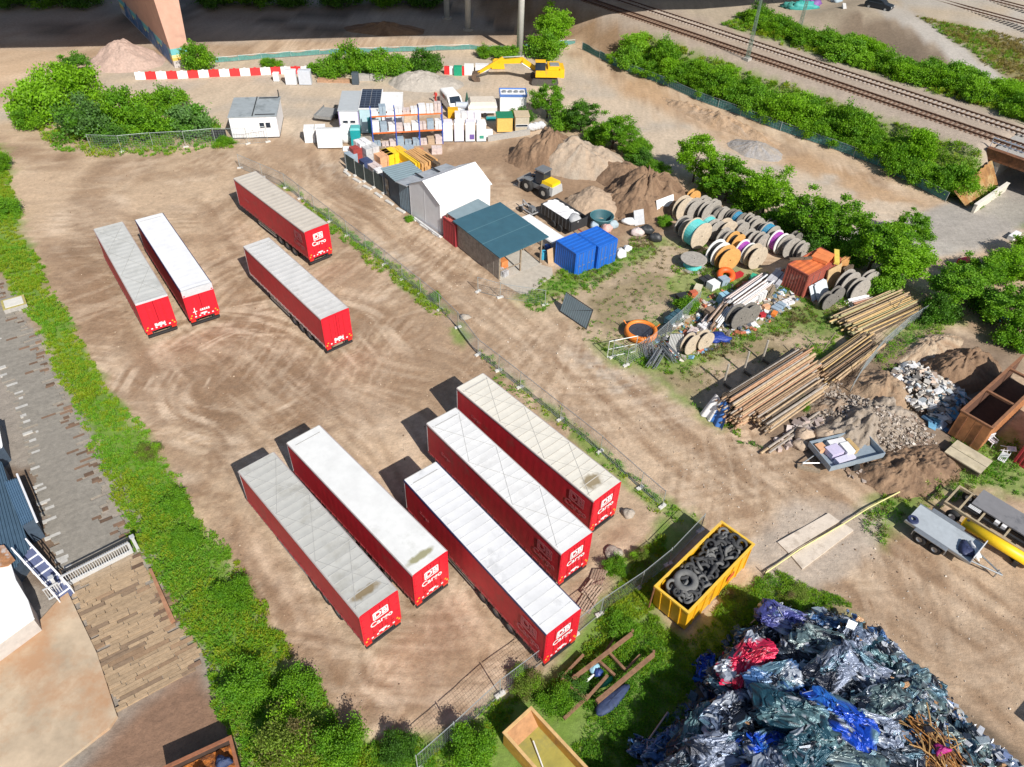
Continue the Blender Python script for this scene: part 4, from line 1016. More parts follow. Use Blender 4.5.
def blobf(c, r, name, label, cat, m, parent=None, sq=.7, n=20, amp=.18, seed=0, z0=0):
    """a lumpy rounded body"""
    rg = np.random.default_rng(seed); ph_ = rg.uniform(0, 9, 6)
    def fn(u, v):
        a = u * 2 * math.pi; b = (v - .5) * math.pi
        k = 1 + amp * (math.sin(3 * a + ph_[0]) * math.cos(b) + .6 * math.sin(5 * a + 4 * b + ph_[1]) + .5 * math.sin(7 * b + 2 * a + ph_[2]))
        return (r[0] * k * math.cos(a) * math.cos(b), r[1] * k * math.sin(a) * math.cos(b), r[2] * k * math.sin(b))
    o = obj(name, MB().grid(fn, n, n // 2), m, None, True, c); return tag(o, label, cat)
w = T.matrix_basis @ Vector((1.5, -1.3, 1.45)); blobf(w, (.55, .4, .35), 'blue_barrel_lid', 'bright blue plastic sheet on the orange scrap in the skip', 'plastic sheet', M('bright blue plastic', (.02, .18, .42), .4, 0, .2, 4), seed=2)
w = T.matrix_basis @ Vector((2.6, -1.0, 1.4)); blobf(w, (.4, .3, .3), 'dark_bundle', 'dark blue bundle on the orange scrap in the skip', 'bundle', M('dark blue cloth', (.03, .05, .12), .7, 0, .4, 5), seed=3)
# ------------------------------------------------------------------ fences
WIRE = M('fence wire', (.40, .44, .44), .5, .5, .1, 6)
POST = M('galvanised post', (.46, .50, .49), .5, .5, .12, 6)
FOOTM = M('pale concrete foot', (.60, .58, .54), .9, 0, .15, 5)
GREENM = M('turquoise mesh cloth', (.06, .20, .19), .8, 0, .25, 3)
def panel_mb(L, h, dx=.16, dz=.22, r=.007, lean=0):
    q = MB()
    for k in range(int(L / dx) + 1):
        x = min(k * dx, L); q.tube((x, 0, .08), (x, lean, h), r, None, 3, caps=False)
    for k in range(int(h / dz) + 1):
        z = min(.08 + k * dz, h); q.tube((0, lean * z / h, z), (L, lean * z / h, z), r, None, 3, caps=False)
    q.tube((0, lean, h), (L, lean, h), .024, None, 5); q.tube((0, 0, .08), (L, 0, .08), .02, None, 4)
    return q
def fence(name, label, pts, h=2.0, step=3.4, feet=True, z=0, px=True, postr=.032, cat='fence', cloth=None, clothh=None, dx=.16, dz=.22, wr=.007):
    P = [at(*p, z) for p in pts] if px else [Vector(p) for p in pts]
    T = thing(name, label, cat, (P[0].x, P[0].y, 0))
    stops = []
    for a, b in zip(P[:-1], P[1:]):
        n = max(1, round((b - a).length / step))
        for k in range(n): stops.append(a.lerp(b, k / n))
    stops.append(P[-1])
    for k, p in enumerate(stops):
        g = hz(p.x, p.y); lx, ly = p.x - P[0].x, p.y - P[0].y
        q = MB().tube((lx, ly, g - .05), (lx + RNG.uniform(-.04, .04), ly, g + h + .06), postr, None, 7)
        po = obj('post', q, POST, T)
        if feet: obj('foot', MB().box((lx, ly, g + .06), (.62, .24, .14), RNG.uniform(.3, .9)), FOOTM, po)
        if k + 1 < len(stops):
            b = stops[k + 1]; d = b - p; L = d.length; g2 = hz(b.x, b.y)
            pm_ = obj('mesh_panel', panel_mb(L - .08, h, dx, dz, wr), WIRE, T, False, (lx, ly, (g + g2) / 2), math.atan2(d.y, d.x))
            if cloth:
                hh = clothh or h * .9
                def fn(u, v, L=L): return (u * L, .03 + .05 * math.sin(u * 9 + k) * v, .1 + v * (hh - .1 + .12 * math.sin(u * 6 + k)))
                obj('mesh_cloth', MB().grid(fn, 14, 5), cloth, pm_)
    return T
fence('wire_fence', 'wire mesh site fence on concrete feet between trailer yard and dirt road', [(240, 168), (286, 188), (330, 222), (385, 265), (440, 310), (458, 328), (478, 355), (520, 388), (560, 420), (600, 452), (640, 488), (662, 507)], 1.7, 3.4)
fence('wire_fence', 'wire mesh fence along the front of the yard past the tyre skip', [(700, 531), (668, 565), (640, 588), (600, 615), (548, 658), (500, 695), (455, 737), (418, 770)], 1.8, 2.6, wr=.006)
fence('wire_fence', 'galvanised mesh fence in front of the entrance copse', [(92, 151), (122, 152), (154, 149), (186, 147), (216, 144), (248, 144), (268, 142)], 2.0, 3.4, dx=.3, wr=.010)
fence('wire_fence', 'mesh fence with turquoise cloth between the junk row and the open plot', [(612, 358), (626, 366), (650, 352), (680, 325), (697, 308)], 1.8, 3.0, cloth=None, dx=.25, wr=.010)
fence('mesh_fence', 'turquoise cloth site fence along the foot of the railway embankment', [(582, 50), (617, 68), (668, 87), (696, 100), (740, 116), (780, 131), (830, 148), (877, 166), (945, 202)], 1.2, 4.0, feet=False, cloth=GREENM, dx=.4, dz=.4, wr=.010)
fence('mesh_fence', 'low turquoise cloth fence across the back in front of the viaduct shade', [(215, 63), (262, 59), (320, 55), (400, 52), (470, 50), (512, 52), (540, 47), (575, 45)], .8, 4.5, feet=False, cloth=M('faded green mesh cloth', (.10, .26, .23), .8, 0, .25, 3), dx=.5, dz=.5, wr=.010)
fence('mesh_fence', 'curved green mesh fence beside the upper timber stack', [(849, 394), (862, 372), (880, 350), (905, 328), (940, 306)], 1.3, 2.2, feet=False, dx=.2, wr=.012)
fence('wire_fence', 'open leaning fence posts beside the open plot and blue gate', [(478, 292), (500, 298), (545, 305)], 1.6, 3.4, dx=.3)
# leaning corrugated gate by the open plot
g0 = at(560, 312); g1 = at(586, 330); d = g1 - g0
T = thing('sheet_metal_gate', 'blue grey sheet metal gate leaning over at the edge of the dirt road', 'gate', g0, math.atan2(d.y, d.x))
L = d.length
def gf(u, v): return (u * L, v * .55, .15 + v * 1.75 + .03 * (1 if (u * 14) % 1 < .5 else -1))
obj('sheet', MB().grid(gf, 56, 3), M('blue grey sheet metal', (.20, .27, .31), .45, .4, .12, 3), T)
obj('gate_frame', MB().tube((0, 0, 0), (0, .6, 1.95), .04, None, 6).tube((L, 0, 0), (L, .6, 1.95), .04, None, 6).tube((0, .02, .12), (L, .02, .12), .04, None, 6).tube((0, .58, 1.93), (L, .58, 1.93), .04, None, 6).tube((0, .05, .15), (L, .55, 1.9), .03, None, 6), DKSTEEL, T)
# lone swing gate posts
g0 = at(607, 358); T = thing('gate_frame', 'open pale tube gate at the corner of the junk row', 'gate', g0, R(20))
obj('gate_leaf', MB().path([(0, 0, .1), (0, 0, 1.8), (2.6, 0, 1.8), (2.6, 0, .1), (0, 0, .1)], .035, 6).tube((0, 0, .95), (2.6, 0, .95), .025, None, 6), M('pale grey tube', (.60, .62, .60), .5, .3, .1, 5), T)
# yellow plastic hose or barrier line at the right
pts = [at(*p, .22) for p in ((765, 573), (800, 549), (843, 524), (870, 507), (905, 489), (935, 478), (955, 474))]
q = MB().path(pts, .05, 6)
T = thing('hose_line', 'white and yellow hose line laid beside the grass at the right', 'hose', (0, 0, 0))
obj('hose', q, M('yellow white hose', (.72, .64, .28), .5, 0, .25, 1), T)
for p in (pts[0], pts[-1]): obj('stake', MB().tube((p.x, p.y, 0), (p.x, p.y, .6), .03, None, 6), DKSTEEL, T)
# red and white striped barrier: every block is one
RB = M('red barrier plastic', (.66, .03, .03), .45, 0, .1, 3); WB = M('white barrier plastic', (.80, .79, .77), .45, 0, .06, 3)
def barrier_mesh(L, mat_):
    q = MB()
    V = [(-L / 2, -.28, 0), (L / 2, -.28, 0), (L / 2, .28, 0), (-L / 2, .28, 0), (-L / 2, -.24, .2), (L / 2, -.24, .2), (L / 2, .24, .2), (-L / 2, .24, .2), (-L / 2, -.10, .95), (L / 2, -.10, .95), (L / 2, .10, .95), (-L / 2, .10, .95)]
    q.add(V, [(3, 2, 1, 0), (0, 1, 5, 4), (1, 2, 6, 5), (2, 3, 7, 6), (3, 0, 4, 7), (4, 5, 9, 8), (5, 6, 10, 9), (6, 7, 11, 10), (7, 4, 8, 11), (8, 9, 10, 11)])
    q.box((0, 0, 1.0), (.3, .14, .1))
    return q.mesh('barrier', mat_)
line_ = [at(*p) for p in ((136, 79), (180, 78), (225, 76), (262, 74.5), (283, 73.5), (318, 73))]
cum = [0]
for a, b in zip(line_[:-1], line_[1:]): cum.append(cum[-1] + (b - a).length)
bl = 1.42; nb = int(cum[-1] / bl); ms = (barrier_mesh(bl - .04, WB), barrier_mesh(bl - .04, RB))
def along(s):
    i = max(0, min(len(line_) - 2, next((k for k in range(len(cum) - 1) if cum[k + 1] >= s), len(line_) - 2)))
    d = line_[i + 1] - line_[i]; return line_[i] + d * ((s - cum[i]) / d.length), math.atan2(d.y, d.x)
for k in range(nb):
    p, a = along((k + .5) * bl)
    o = link('road_barrier', ms[k % 2], None, (p.x, p.y, 0), a + RNG.uniform(-.02, .02))
    tag(o, ('white', 'red')[k % 2] + ' plastic block in the striped barrier line behind the entrance copse', 'barrier', ('white', 'red')[k % 2] + ' blocks of the striped barrier')
# ------------------------------------------------------------------ work yard
E1 = R(-50.5); E2 = E1 + R(90)
BLUE = M('blue container paint', (.015, .13, .55), .5, .05, .12, 1.5, 0, (.03, .09, .30), .1)
TEALR = M('dark teal roof felt', (.040, .115, .155), .6, 0, .12, 1.2, 0, (.05, .14, .17), .2)
GREYR = M('blue grey roof sheet', (.25, .33, .36), .55, .2, .12, 1.5)
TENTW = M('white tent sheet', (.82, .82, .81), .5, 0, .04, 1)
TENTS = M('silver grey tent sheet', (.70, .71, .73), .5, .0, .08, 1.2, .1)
PLANKW = M('grey board wall', (.34, .30, .25), .85, 0, .4, 2.5, .2)
def cor(px, py, z=0): return at(px, py, z)
def corr_wall(mb, p0, p1, z0, z1, pitch=.28, dep=.035, mi=0):
    """ribbed sheet from p0 to p1 (plan), outside on the right hand"""
    p0 = Vector((*p0, 0)); p1 = Vector((*p1, 0)); d = p1 - p0; L = d.length; d.normalize(); nn = Vector((d.y, -d.x, 0))
    n = max(2, int(L / pitch)); pts = []
    for k in range(n):
        a = k * L / n; w = L / n
        for f, o in ((0, 0), (.3, 0), (.5, -dep), (.8, -dep)): pts.append(p0 + d * (a + f * w) + nn * o)
    pts.append(p1)
    V = []; F = []
    for p in pts: V += [(p.x, p.y, z0), (p.x, p.y, z1)]
    for i in range(len(pts) - 1): F.append((2 * i, 2 * i + 2, 2 * i + 3, 2 * i + 1))
    mb.add(V, F, mi)
def container(name, label, p, ang, L, W, H, m, roofm=None, open_top=False, doors='x1', group=None, fr=None, cat='container'):
    """steel container: local x along L, y along W, corner at p"""
    T = thing(name, label, cat, p, ang, group)
    q = MB(); e = .06
    corr_wall(q, (e, .02), (L - e, .02), .12, H - .08); corr_wall(q, (L - .02, e), (L - .02, W - e), .12, H - .08)
    corr_wall(q, (L - e, W - .02), (e, W - .02), .12, H - .08); corr_wall(q, (.02, W - e), (.02, e), .12, H - .08)
    obj('wall', q, m, T)
    f = MB(); fm = fr or m
    for x in (0, L - .1):
        for y in (0, W - .1): f.bx(x, x + .1, y, y + .1, 0, H)
    for z0, z1 in ((0, .13), (H - .1, H + .01)):
        for y in (0, W - .1): f.bx(.1, L - .1, y, y + .1, z0, z1)
        for x in (0, L - .1): f.bx(x, x + .1, .1, W - .1, z0, z1)
    obj('frame', f, fm, T)
    if not open_top:
        def rf(u, v): return (.1 + u * (L - .2), .1 + v * (W - .2), H - .04 + .025 * (1 if (u * L / .55) % 1 < .5 else 0))
        obj('roof', MB().grid(rf, int(L / .55) * 8, 2), roofm or m, T)
    else:
        obj('floor', MB().bx(.1, L - .1, .1, W - .1, .05, .16), DKSTEEL, T)
        q = MB().bx(.08, L - .08, .065, .085, .12, H - .1).bx(.08, L - .08, W - .085, W - .065, .12, H - .1).bx(.065, .085, .09, W - .09, .12, H - .1).bx(L - .085, L - .065, .09, W - .09, .12, H - .1)
        obj('lining', q, fm, T)
    if doors:
        for s in (0, 1):
            y0 = .1 + s * (W - .2) / 2 + .01; y1 = y0 + (W - .2) / 2 - .02
            X = L + .012 if doors == 'x1' else -.012
            dd = obj('door', MB().bx(X - .02, X + .02, y0, y1, .16, H - .14), fm, T)
            for k in (.3, .7):
                yy = y0 + (y1 - y0) * k; sx = 1 if doors == 'x1' else -1
                obj('lock_bar', MB().tube((X + sx * .045, yy, .2), (X + sx * .045, yy, H - .2), .018, None, 6).box((X + sx * .05, yy + .12, 1.0), (.03, .3, .05)), STEEL, dd)
    return T
def cabin(label, p, ang, L, W, H, wallm, roofm, cat='cabin', name='site_cabin', win=(), door=None, trim=None, group=None):
    T = thing(name, label, cat, p, ang, group)
    obj('walls', MB().bx(.02, L - .02, .02, W - .02, .12, H - .05), wallm, T)
    obj('base', MB().bx(0, L, 0, W, 0, .12), DKSTEEL, T)
    obj('roof', MB().bx(-.06, L + .06, -.06, W + .06, H - .05, H + .06), roofm, T)
    if trim:
        q = MB()
        for x in (0, L - .1):
            for y in (-.005, W - .095): q.bx(x, x + .1, y, y + .1, .12, H - .06)
        obj('corner_post', q, trim, T)
    for x, z, w, h in win:
        f = obj('window', MB().bx(x, x + w, -.02, .02, z, z + h), GLASS, T)
        obj('frame', MB().bx(x - .05, x + w + .05, -.035, -.021, z - .05, z).bx(x - .05, x + w + .05, -.035, -.021, z + h, z + h + .05).bx(x - .05, x, -.035, -.021, z, z + h).bx(x + w, x + w + .05, -.035, -.021, z, z + h), WHITE, f)
    if door:
        x, w, h, dm = door
        d = obj('door', MB().bx(x, x + w, -.03, .02, .13, .13 + h), dm, T); obj('handle', MB().bx(x + w - .14, x + w - .06, -.07, -.03, 1.05, 1.1), DKSTEEL, d)
    return T
def stack(name, label, cat, p, ang, d, m, n=(1, 1, 1), gap=.03, jit=.03, group=None):
    """goods stacked as one bound load"""
    q = MB(); sx, sy, sz = d[0] / n[0], d[1] / n[1], d[2] / n[2]
    for i in range(n[0]):
        for j in range(n[1]):
            for k in range(n[2]):
                q.box(((i + .5) * sx - d[0] / 2 + RNG.uniform(-jit, jit), (j + .5) * sy - d[1] / 2 + RNG.uniform(-jit, jit), (k + .5) * sz), (sx - gap, sy - gap, sz - gap * .3), RNG.uniform(-jit, jit))
    o = obj(name, q, m, None, False, p, ang)
    return tag(o, label, cat, group)
# white site office
p = at(233, 139); q_ = at(280, 137.5); d = q_ - p; a = math.atan2(d.y, d.x); L = d.length
T = cabin('white double site office with grey roof beside the entrance copse', p, a, L, 6.0, 2.7, M('white cabin panel', (.76, .76, .77), .5, 0, .06, 2), M('grey cabin roof', (.34, .38, .40), .6, .1, .15, 1.5, 0, (.22, .25, .26), .3), 'site office', 'site_office', ((L * .62, 1.3, .55, .65), (L * .75, 1.3, .55, .65)), (L * .3, .9, 2.0, WHITE))
obj('roof_seam', MB().bx(L * .5 - .05, L * .5 + .05, 0, 6, 2.765, 2.85), DKSTEEL, T)
obj('roof_kerb', MB().bx(L * .55, L * .97, .35, .5, 2.765, 2.83).bx(L * .55, L * .97, 5.5, 5.7, 2.765, 2.83), DKSTEEL, T)
obj('chimney', MB().tube((L * .98, 5.8, 2.7), (L * .98, 5.8, 3.7), .07, None, 8), DKSTEEL, T)
x, y = xy(220, 140); stack('dark_bin', 'dark bins beside the white site office', 'bin', (x, y, 0), a, (1.6, .8, 1.2), DKSTEEL, (2, 1, 1))
# three cabins in the back row
wallw = M('white container wall', (.74, .75, .78), .5, 0, .06, 2)
p = at(341, 135); T = cabin('white cabin with grey roof and two small windows beside the solar cabin', p, R(6), 2.45, 6.2, 3.1, wallw, M('grey flat roof', (.42, .45, .47), .6, 0, .08, 2), 'cabin', 'site_cabin', ((.45, 1.55, .6, .3), (1.35, 1.55, .6, .3)), None, M('lilac trim', (.40, .34, .55), .5, 0, .1, 3))
p = at(361.5, 134); T = cabin('pale cabin carrying dark solar panels on its roof', p, R(6), 2.6, 6.2, 3.2, M('pale turquoise wall', (.45, .62, .66), .5, 0, .1, 2), WHITE, 'cabin', 'site_cabin', (), (.9, .9, 2.0, M('teal door', (.04, .22, .25), .5, 0, .1, 3)))
for i in range(2):
    pn = obj('solar_panel', MB().bx(.05 + i * 1.27, 1.27 + i * 1.27, .1, 6.1, 3.28, 3.33), M('solar cell blue black', (.022, .032, .06), .25, .1, .15, 4), T)
    g = MB()
    for k in range(9): g.bx(.05 + i * 1.27, 1.27 + i * 1.27, .1 + k * .685, .14 + k * .685, 3.331, 3.34)
    g.bx(.64 + i * 1.27, .67 + i * 1.27, .14, 5.55, 3.3415, 3.347)
    obj('cell_lines', g, M('cell line', (.20, .24, .30), .4, .2, .1, 3), pn)
p = at(383, 134); cabin('white container with plain white roof right of the solar cabin', p, R(6), 2.5, 5.8, 3.0, wallw, WHITE, 'cabin', 'site_cabin')
# flat grey trailer behind
p = at(328, 118); T = thing('flat_trailer', 'flat grey mesh trailer behind the white panel stacks', 'trailer', (p.x, p.y, 0), R(80))
obj('bed', MB().bx(-1.7, 1.7, -1.1, 1.1, .55, .68), M('grey mesh deck', (.33, .33, .32), .7, .2, .2, 4), T)
obj('side_board', MB().bx(-1.7, 1.7, -1.14, -1.1, .55, .95).bx(-1.7, 1.7, 1.1, 1.14, .55, .95).bx(-1.74, -1.7, -1.1, 1.1, .55, .95), STEEL, T)
for s in (-1, 1): obj('wheel', MB().lathe([(.05, -.1), (.3, -.1), (.33, 0), (.3, .1), (.05, .1)], (0, s * 1.25, .33), 'Y', 16), RUBBER, T)
obj('drawbar', MB().path([(1.7, 0, .55), (3.0, 0, .5)], .06, 6), DKSTEEL, T)
# goods left of the rack
def P3(px, py): a_ = at(px, py); return (a_.x, a_.y, 0)
stack('panel_stack', 'white wrapped panels at the far left of the yard goods', 'panel stack', P3(316, 140), R(10), (2.6, 1.6, 1.7), WHITE, (2, 1, 3), .06)
T = thing('panel_stack', 'big white panel stack with a red stripe beside the white booth', 'panel stack', P3(331, 147), R(8))
obj('panels', MB().box((0, 0, 1.2), (2.9, 1.1, 2.2), Matrix.Rotation(R(-14), 3, 'X')), WHITE, T)
obj('stripe', MB().box((0, -.57, 1.05), (2.92, .02, .16), Matrix.Rotation(R(-14), 3, 'X')), M('red stripe', (.5, .05, .12), .5, 0, .1, 3), T)
q = MB()
for k in range(6): q.box((-1.2 + k * .48, -.66, .72), (.22, .02, .18), Matrix.Rotation(R(-14), 3, 'X'))
tag(obj('label_marks', q, M('dark red marks', (.35, .04, .15), .5, 0, .1, 3), T), kind='stuff')
blobf((*P3(346, 143)[:2], 1.2), (.8, .7, 1.25), 'white_tank', 'white rounded tank beside the turquoise cabin', 'tank', WHITE, amp=.03, seed=4)
def booth(px, py, label, bm, rm, w=1.15, h=2.35, mark=None, ang=R(8)):
    p = at(px, py); T = thing('portable_booth', label, 'booth', (p.x, p.y, 0), ang)
    obj('walls', MB().bx(-w / 2, w / 2, -.6, .6, .1, h - .12), bm, T)
    obj('door', MB().bx(-w / 2 + .12, w / 2 - .12, -.625, -.60, .16, h - .3), bm, T)
    obj('base', MB().bx(-w / 2 - .04, w / 2 + .04, -.64, .64, 0, .1), DKSTEEL, T)
    obj('roof', MB().box((0, 0, h), (w + .1, 1.3, .24), None, 0, .8), rm, T)
    if mark:
        obj('marking', MB().bx(*mark[0]), mark[1], T)
    return T
TEALP = M('turquoise plastic', (.012, .30, .31), .5, 0, .1, 3)
PURP = M('purple plastic', (.16, .10, .34), .5, 0, .1, 3)
booth(357, 146, 'turquoise portable toilet in front of the solar cabin', TEALP, M('pale turquoise roof', (.10, .42, .42), .5, 0, .1, 3))
LILAC = M('lilac white plastic', (.72, .70, .78), .5, 0, .06, 3)
booth(448, 140, 'white portable booth next to the orange rack', WHITE, LILAC)
booth(459, 140, 'lilac white portable booth, second from the orange rack', LILAC, WHITE, mark=((-.45, .45, -.632, -.626, 1.5, 1.7), WHITE))
booth(470, 140, 'white portable booth with purple sign on its door', WHITE, LILAC, mark=((-.1, .5, -.632, -.626, .35, 1.0), PURP))
booth(481, 140, 'white portable booth with green emblem on its door', WHITE, WHITE, mark=((-.25, .3, -.632, -.626, .45, .85), M('green emblem', (.05, .30, .22), .5, 0, .1, 3)))
stack('low_platform', 'white low platform in front of the turquoise toilet', 'platform', P3(354, 150), R(6), (2.6, .9, .3), WHITE, (2, 1, 1))
# pallet rack
p = at(374, 148); q_ = at(443, 144); d = q_ - p; a = math.atan2(d.y, d.x); L = d.length
RK = thing('pallet_rack', 'long pallet rack with orange beams and blue posts full of white goods', 'rack', (p.x, p.y, 0), a)
BP = M('blue rack post', (.05, .10, .42), .5, .1, .1, 4); OB = M('orange rack beam', (.72, .17, .035), .5, .1, .1, 4)
for k in range(4):
    x = k * L / 3
    qq = MB()
    for y in (0, 1.1): qq.bx(x - .06, x + .06, y - .05, y + .05, 0, 4.7)
    for z in (.4, 1.2, 2.0, 2.8, 3.8): qq.bx(x - .02, x + .02, .05, 1.05, z, z + .05)
    obj('upright', qq, BP, RK)
for k in range(3):
    for z in (1.75, 3.8):
        for y in (-.03, 1.07): obj('beam', MB().bx(k * L / 3 + .07, (k + 1) * L / 3 - .07, y, y + .08, z, z + .16), OB, RK)
PAL = [M('white wrapped goods', (.72, .71, .71), .55, 0, .12, 4), M('pinkish goods', (.60, .50, .47), .7, 0, .2, 4), M('cardboard goods', (.45, .33, .22), .8, 0, .2, 4), M('blue grey goods', (.30, .38, .45), .6, 0, .2, 4)]
PNAME = ('white wrapped', 'pinkish', 'cardboard coloured', 'blue grey')
mw = RK.matrix_basis
for lv, (z, lab) in enumerate(((0.0, 'on the ground under'), (1.92, 'on the lower level of'), (3.97, 'on the upper level of'))):
    for k in range(9):
        x = (k + .5) * L / 9; v = int(RNG.choice([0, 0, 0, 1, 3] if lv else [1, 2, 1, 3, 2])); h = RNG.uniform(.6, 1.3) if lv == 1 else (RNG.uniform(.4, 1.1) if lv else RNG.uniform(.4, 1.1))
        w = mw @ Vector((x, .5 + RNG.uniform(-.1, .1), z))
        stack('pallet_load', f'{PNAME[v]} pallet load {lab} the orange rack', 'pallet load', w, a + RNG.uniform(-.06, .06), (.84, 1.0, h), PAL[v], (int(RNG.integers(1, 3)), 1, int(RNG.integers(1, 4))), .04, .02, f'{PNAME[v]} loads {lab} the rack')
# goods before the booths and behind them
for px, py, lab, dd, m_, nn in ((488, 138, 'small white box between green emblem booth and yellow shed', (1.2, .9, 1.0), WHITE, (1, 1, 1)), (453, 117, 'yellow box behind the first white booth', (1.4, .9, 1.2), YELLOW, (1, 1, 1)), (461, 121, 'white carton load behind the second booth', (1.6, 1, 1.2), PAL[0], (2, 1, 2)), (474, 121, 'white carton load behind the purple sign booth', (1.8, 1, 1.2), LILAC, (2, 1, 2)), (420, 156, 'terracotta coloured crates in front of the rack', (1.0, .8, .9), M('terracotta', (.50, .19, .10), .8, 0, .2, 4), (1, 1, 2)), (409, 155, 'blue grey crate in front of the rack', (1.3, 1, 1.1), PAL[3], (1, 1, 2)), (367, 148, 'grey brown wire crate beside the turquoise toilet', (1.5, 1.1, 1.3), M('crate grey brown', (.36, .31, .25), .8, 0, .3, 5), (3, 2, 3)), (386, 157, 'bundled wooden frames in front of the rack at its left end', (1.8, .8, 1.2), WOOD, (6, 1, 1)), (492, 120, 'turquoise sheet roll beside the white trailer', (1.6, .5, .4), TEALP, (1, 1, 1)), (437, 153, 'grey stone goods at the right end of the rack', (1.3, .9, .8), PAL[1], (2, 2, 2))):
    stack('goods_stack', lab, 'goods', P3(px, py), R(8), dd, m_, nn, .05)
x, y = xy(468, 114); tag(obj('pipe_roll', MB().tube((x - 1.6, y, 1.1), (x + 1.6, y + .3, 1.1), .45, None, 14).bx(x - 1.4, x + 1.4, y - .3, y + .4, 0, .7), M('pale blue grey sheet', (.45, .49, .56), .6, 0, .1, 3)), 'pale blue grey roll lying across boxes behind the booths', 'roll')
# white tilt trailer with beige roof
p = at(482, 114); T = thing('tilt_trailer', 'white trailer with pale beige cover beside the van', 'trailer', (p.x, p.y, 0), R(8))
obj('body', MB().bx(-1.9, 1.9, -1.2, 1.2, .6, 1.5), WHITE, T)
obj('cover', MB().box((0, 0, 1.75), (3.7, 2.3, .5), None, 0, .85), M('beige cover', (.62, .55, .46), .7, 0, .12, 3), T)
for s in (-1, 1): obj('wheel', MB().lathe([(.05, -.1), (.3, -.1), (.34, 0), (.3, .1), (.05, .1)], (.3, s * 1.22, .34), 'Y', 16), RUBBER, T)
obj('side_flap', MB().bx(-1.9, 1.9, -1.225, -1.205, .9, 1.3), M('faded beige', (.66, .60, .54), .7, 0, .1, 3), T)
x, y = xy(467, 111); T = thing('folded_parasol', 'dark green folded parasol beside the white trailer', 'parasol', (x, y, 0)); obj('cloth', MB().lathe([(.02, 2.6), (.10, 2.3), (.3, 1.1), (.34, .9), (.06, .9)], n=10), M('dark green cloth', (.03, .09, .06), .8, 0, .2, 3), T); obj('pole', MB().tube((0, 0, 0), (0, 0, 2.7), .04, None, 6), STEEL, T)
# white tank container with blue ends
p = at(513, 113); T = thing('tank_container', 'white box container with blue top frame beside the green tree', 'container', (p.x, p.y, 0), R(5))
obj('body', MB().bx(-1.75, 1.75, 0, 2.4, .1, 2.3), WHITE, T)
BFR = M('blue frame', (.10, .20, .50), .5, .1, .1, 4)
obj('top_frame', MB().bx(-1.8, 1.8, -.05, .1, 2.15, 2.45).bx(-1.8, 1.8, 2.3, 2.45, 2.15, 2.45).bx(-1.85, -1.7, .1, 2.3, 2.15, 2.45).bx(1.7, 1.85, .1, 2.3, 2.15, 2.45), BFR, T)
for k in range(4): obj('hatch', MB().tube((-1.2 + k * .8, 1.2, 2.3), (-1.2 + k * .8, 1.2, 2.5), .28, None, 12), STEEL, T)
# sheds
p = at(497, 133); T = cabin('small yellow shed with green roof beside the trees', p, R(8), 2.0, 1.8, 2.0, M('warm yellow boards', (.72, .46, .12), .7, 0, .12, 4), M('green roof', (.015, .20, .10), .6, 0, .15, 3), 'shed', 'garden_shed')
p = at(515, 132); T = cabin('small beige shed with flat roof beside the yellow shed', p, R(8), 1.8, 1.8, 2.0, M('beige boards', (.50, .44, .33), .7, 0, .15, 4), M('tan roof', (.52, .42, .28), .7, 0, .12, 3), 'shed', 'garden_shed', ((.1, .7, 1.5, .25),))
w0 = at(488, 142); w1 = at(530, 135); tag(obj('low_wall', MB().prism([(w0.x, w0.y), (w1.x, w1.y), (w1.x, w1.y + .35), (w0.x, w0.y + .35)], 0, .7), CONC), 'low concrete wall in front of the yellow and beige sheds', 'wall')
for k, (px, py, lab) in enumerate(((531, 131, 'grey white sack left of three beside the beige shed'), (536, 130, 'grey white sack in the middle beside the beige shed'), (541, 129, 'grey white sack at the tree beside the beige shed'))):
    x, y = xy(px, py); blobf((x, y, .5), (.55, .45, .5), 'sack', lab, 'sack', M('grey white sack', (.55, .56, .58), .7, 0, .2, 4), seed=20 + k)
# white cabinets, bin and slabs behind the barrier
for px, py, lab, dd, m_ in ((277, 81, 'small white cabinet at the end of the striped barrier', (.8, .6, 1.1), WHITE), (292, 84, 'white utility cabinet, middle of the row behind the barrier', (1.5, .8, 1.9), M('cabinet white', (.70, .71, .73), .5, 0, .08, 3)), (306, 84, 'light grey utility cabinet beside the white one', (1.7, .9, 1.9), M('cabinet grey', (.52, .55, .60), .5, 0, .1, 3)), (356, 84, 'dark bin in front of the bushes by the slabs', (.9, .8, 1.5), M('dark blue grey bin', (.06, .08, .10), .6, 0, .2, 3))):
    x, y = xy(px, py); T = thing('utility_cabinet', lab, 'cabinet', (x, y, 0), R(4)); obj('body', MB().bx(-dd[0] / 2, dd[0] / 2, -dd[1] / 2, dd[1] / 2, .05, dd[2]), m_, T); obj('lid', MB().box((0, 0, dd[2] + .05), (dd[0] + .08, dd[1] + .08, .1), None, 0, .9), m_, T); obj('plinth', MB().bx(-dd[0] / 2 + .04, dd[0] / 2 - .04, -dd[1] / 2 + .04, dd[1] / 2 - .04, 0, .05), DKSTEEL, T)
stack('beam_stack', 'orange brown beams lying in front of the bushes', 'beams', P3(334, 82), R(3), (4.6, .8, .45), M('orange brown timber', (.42, .25, .15), .8, 0, .25, 3), (1, 3, 2))
stack('slab_stack', 'grey concrete slabs beside the dark bin', 'slabs', P3(370, 80), R(8), (3.8, .9, .8), CONC, (2, 1, 2))
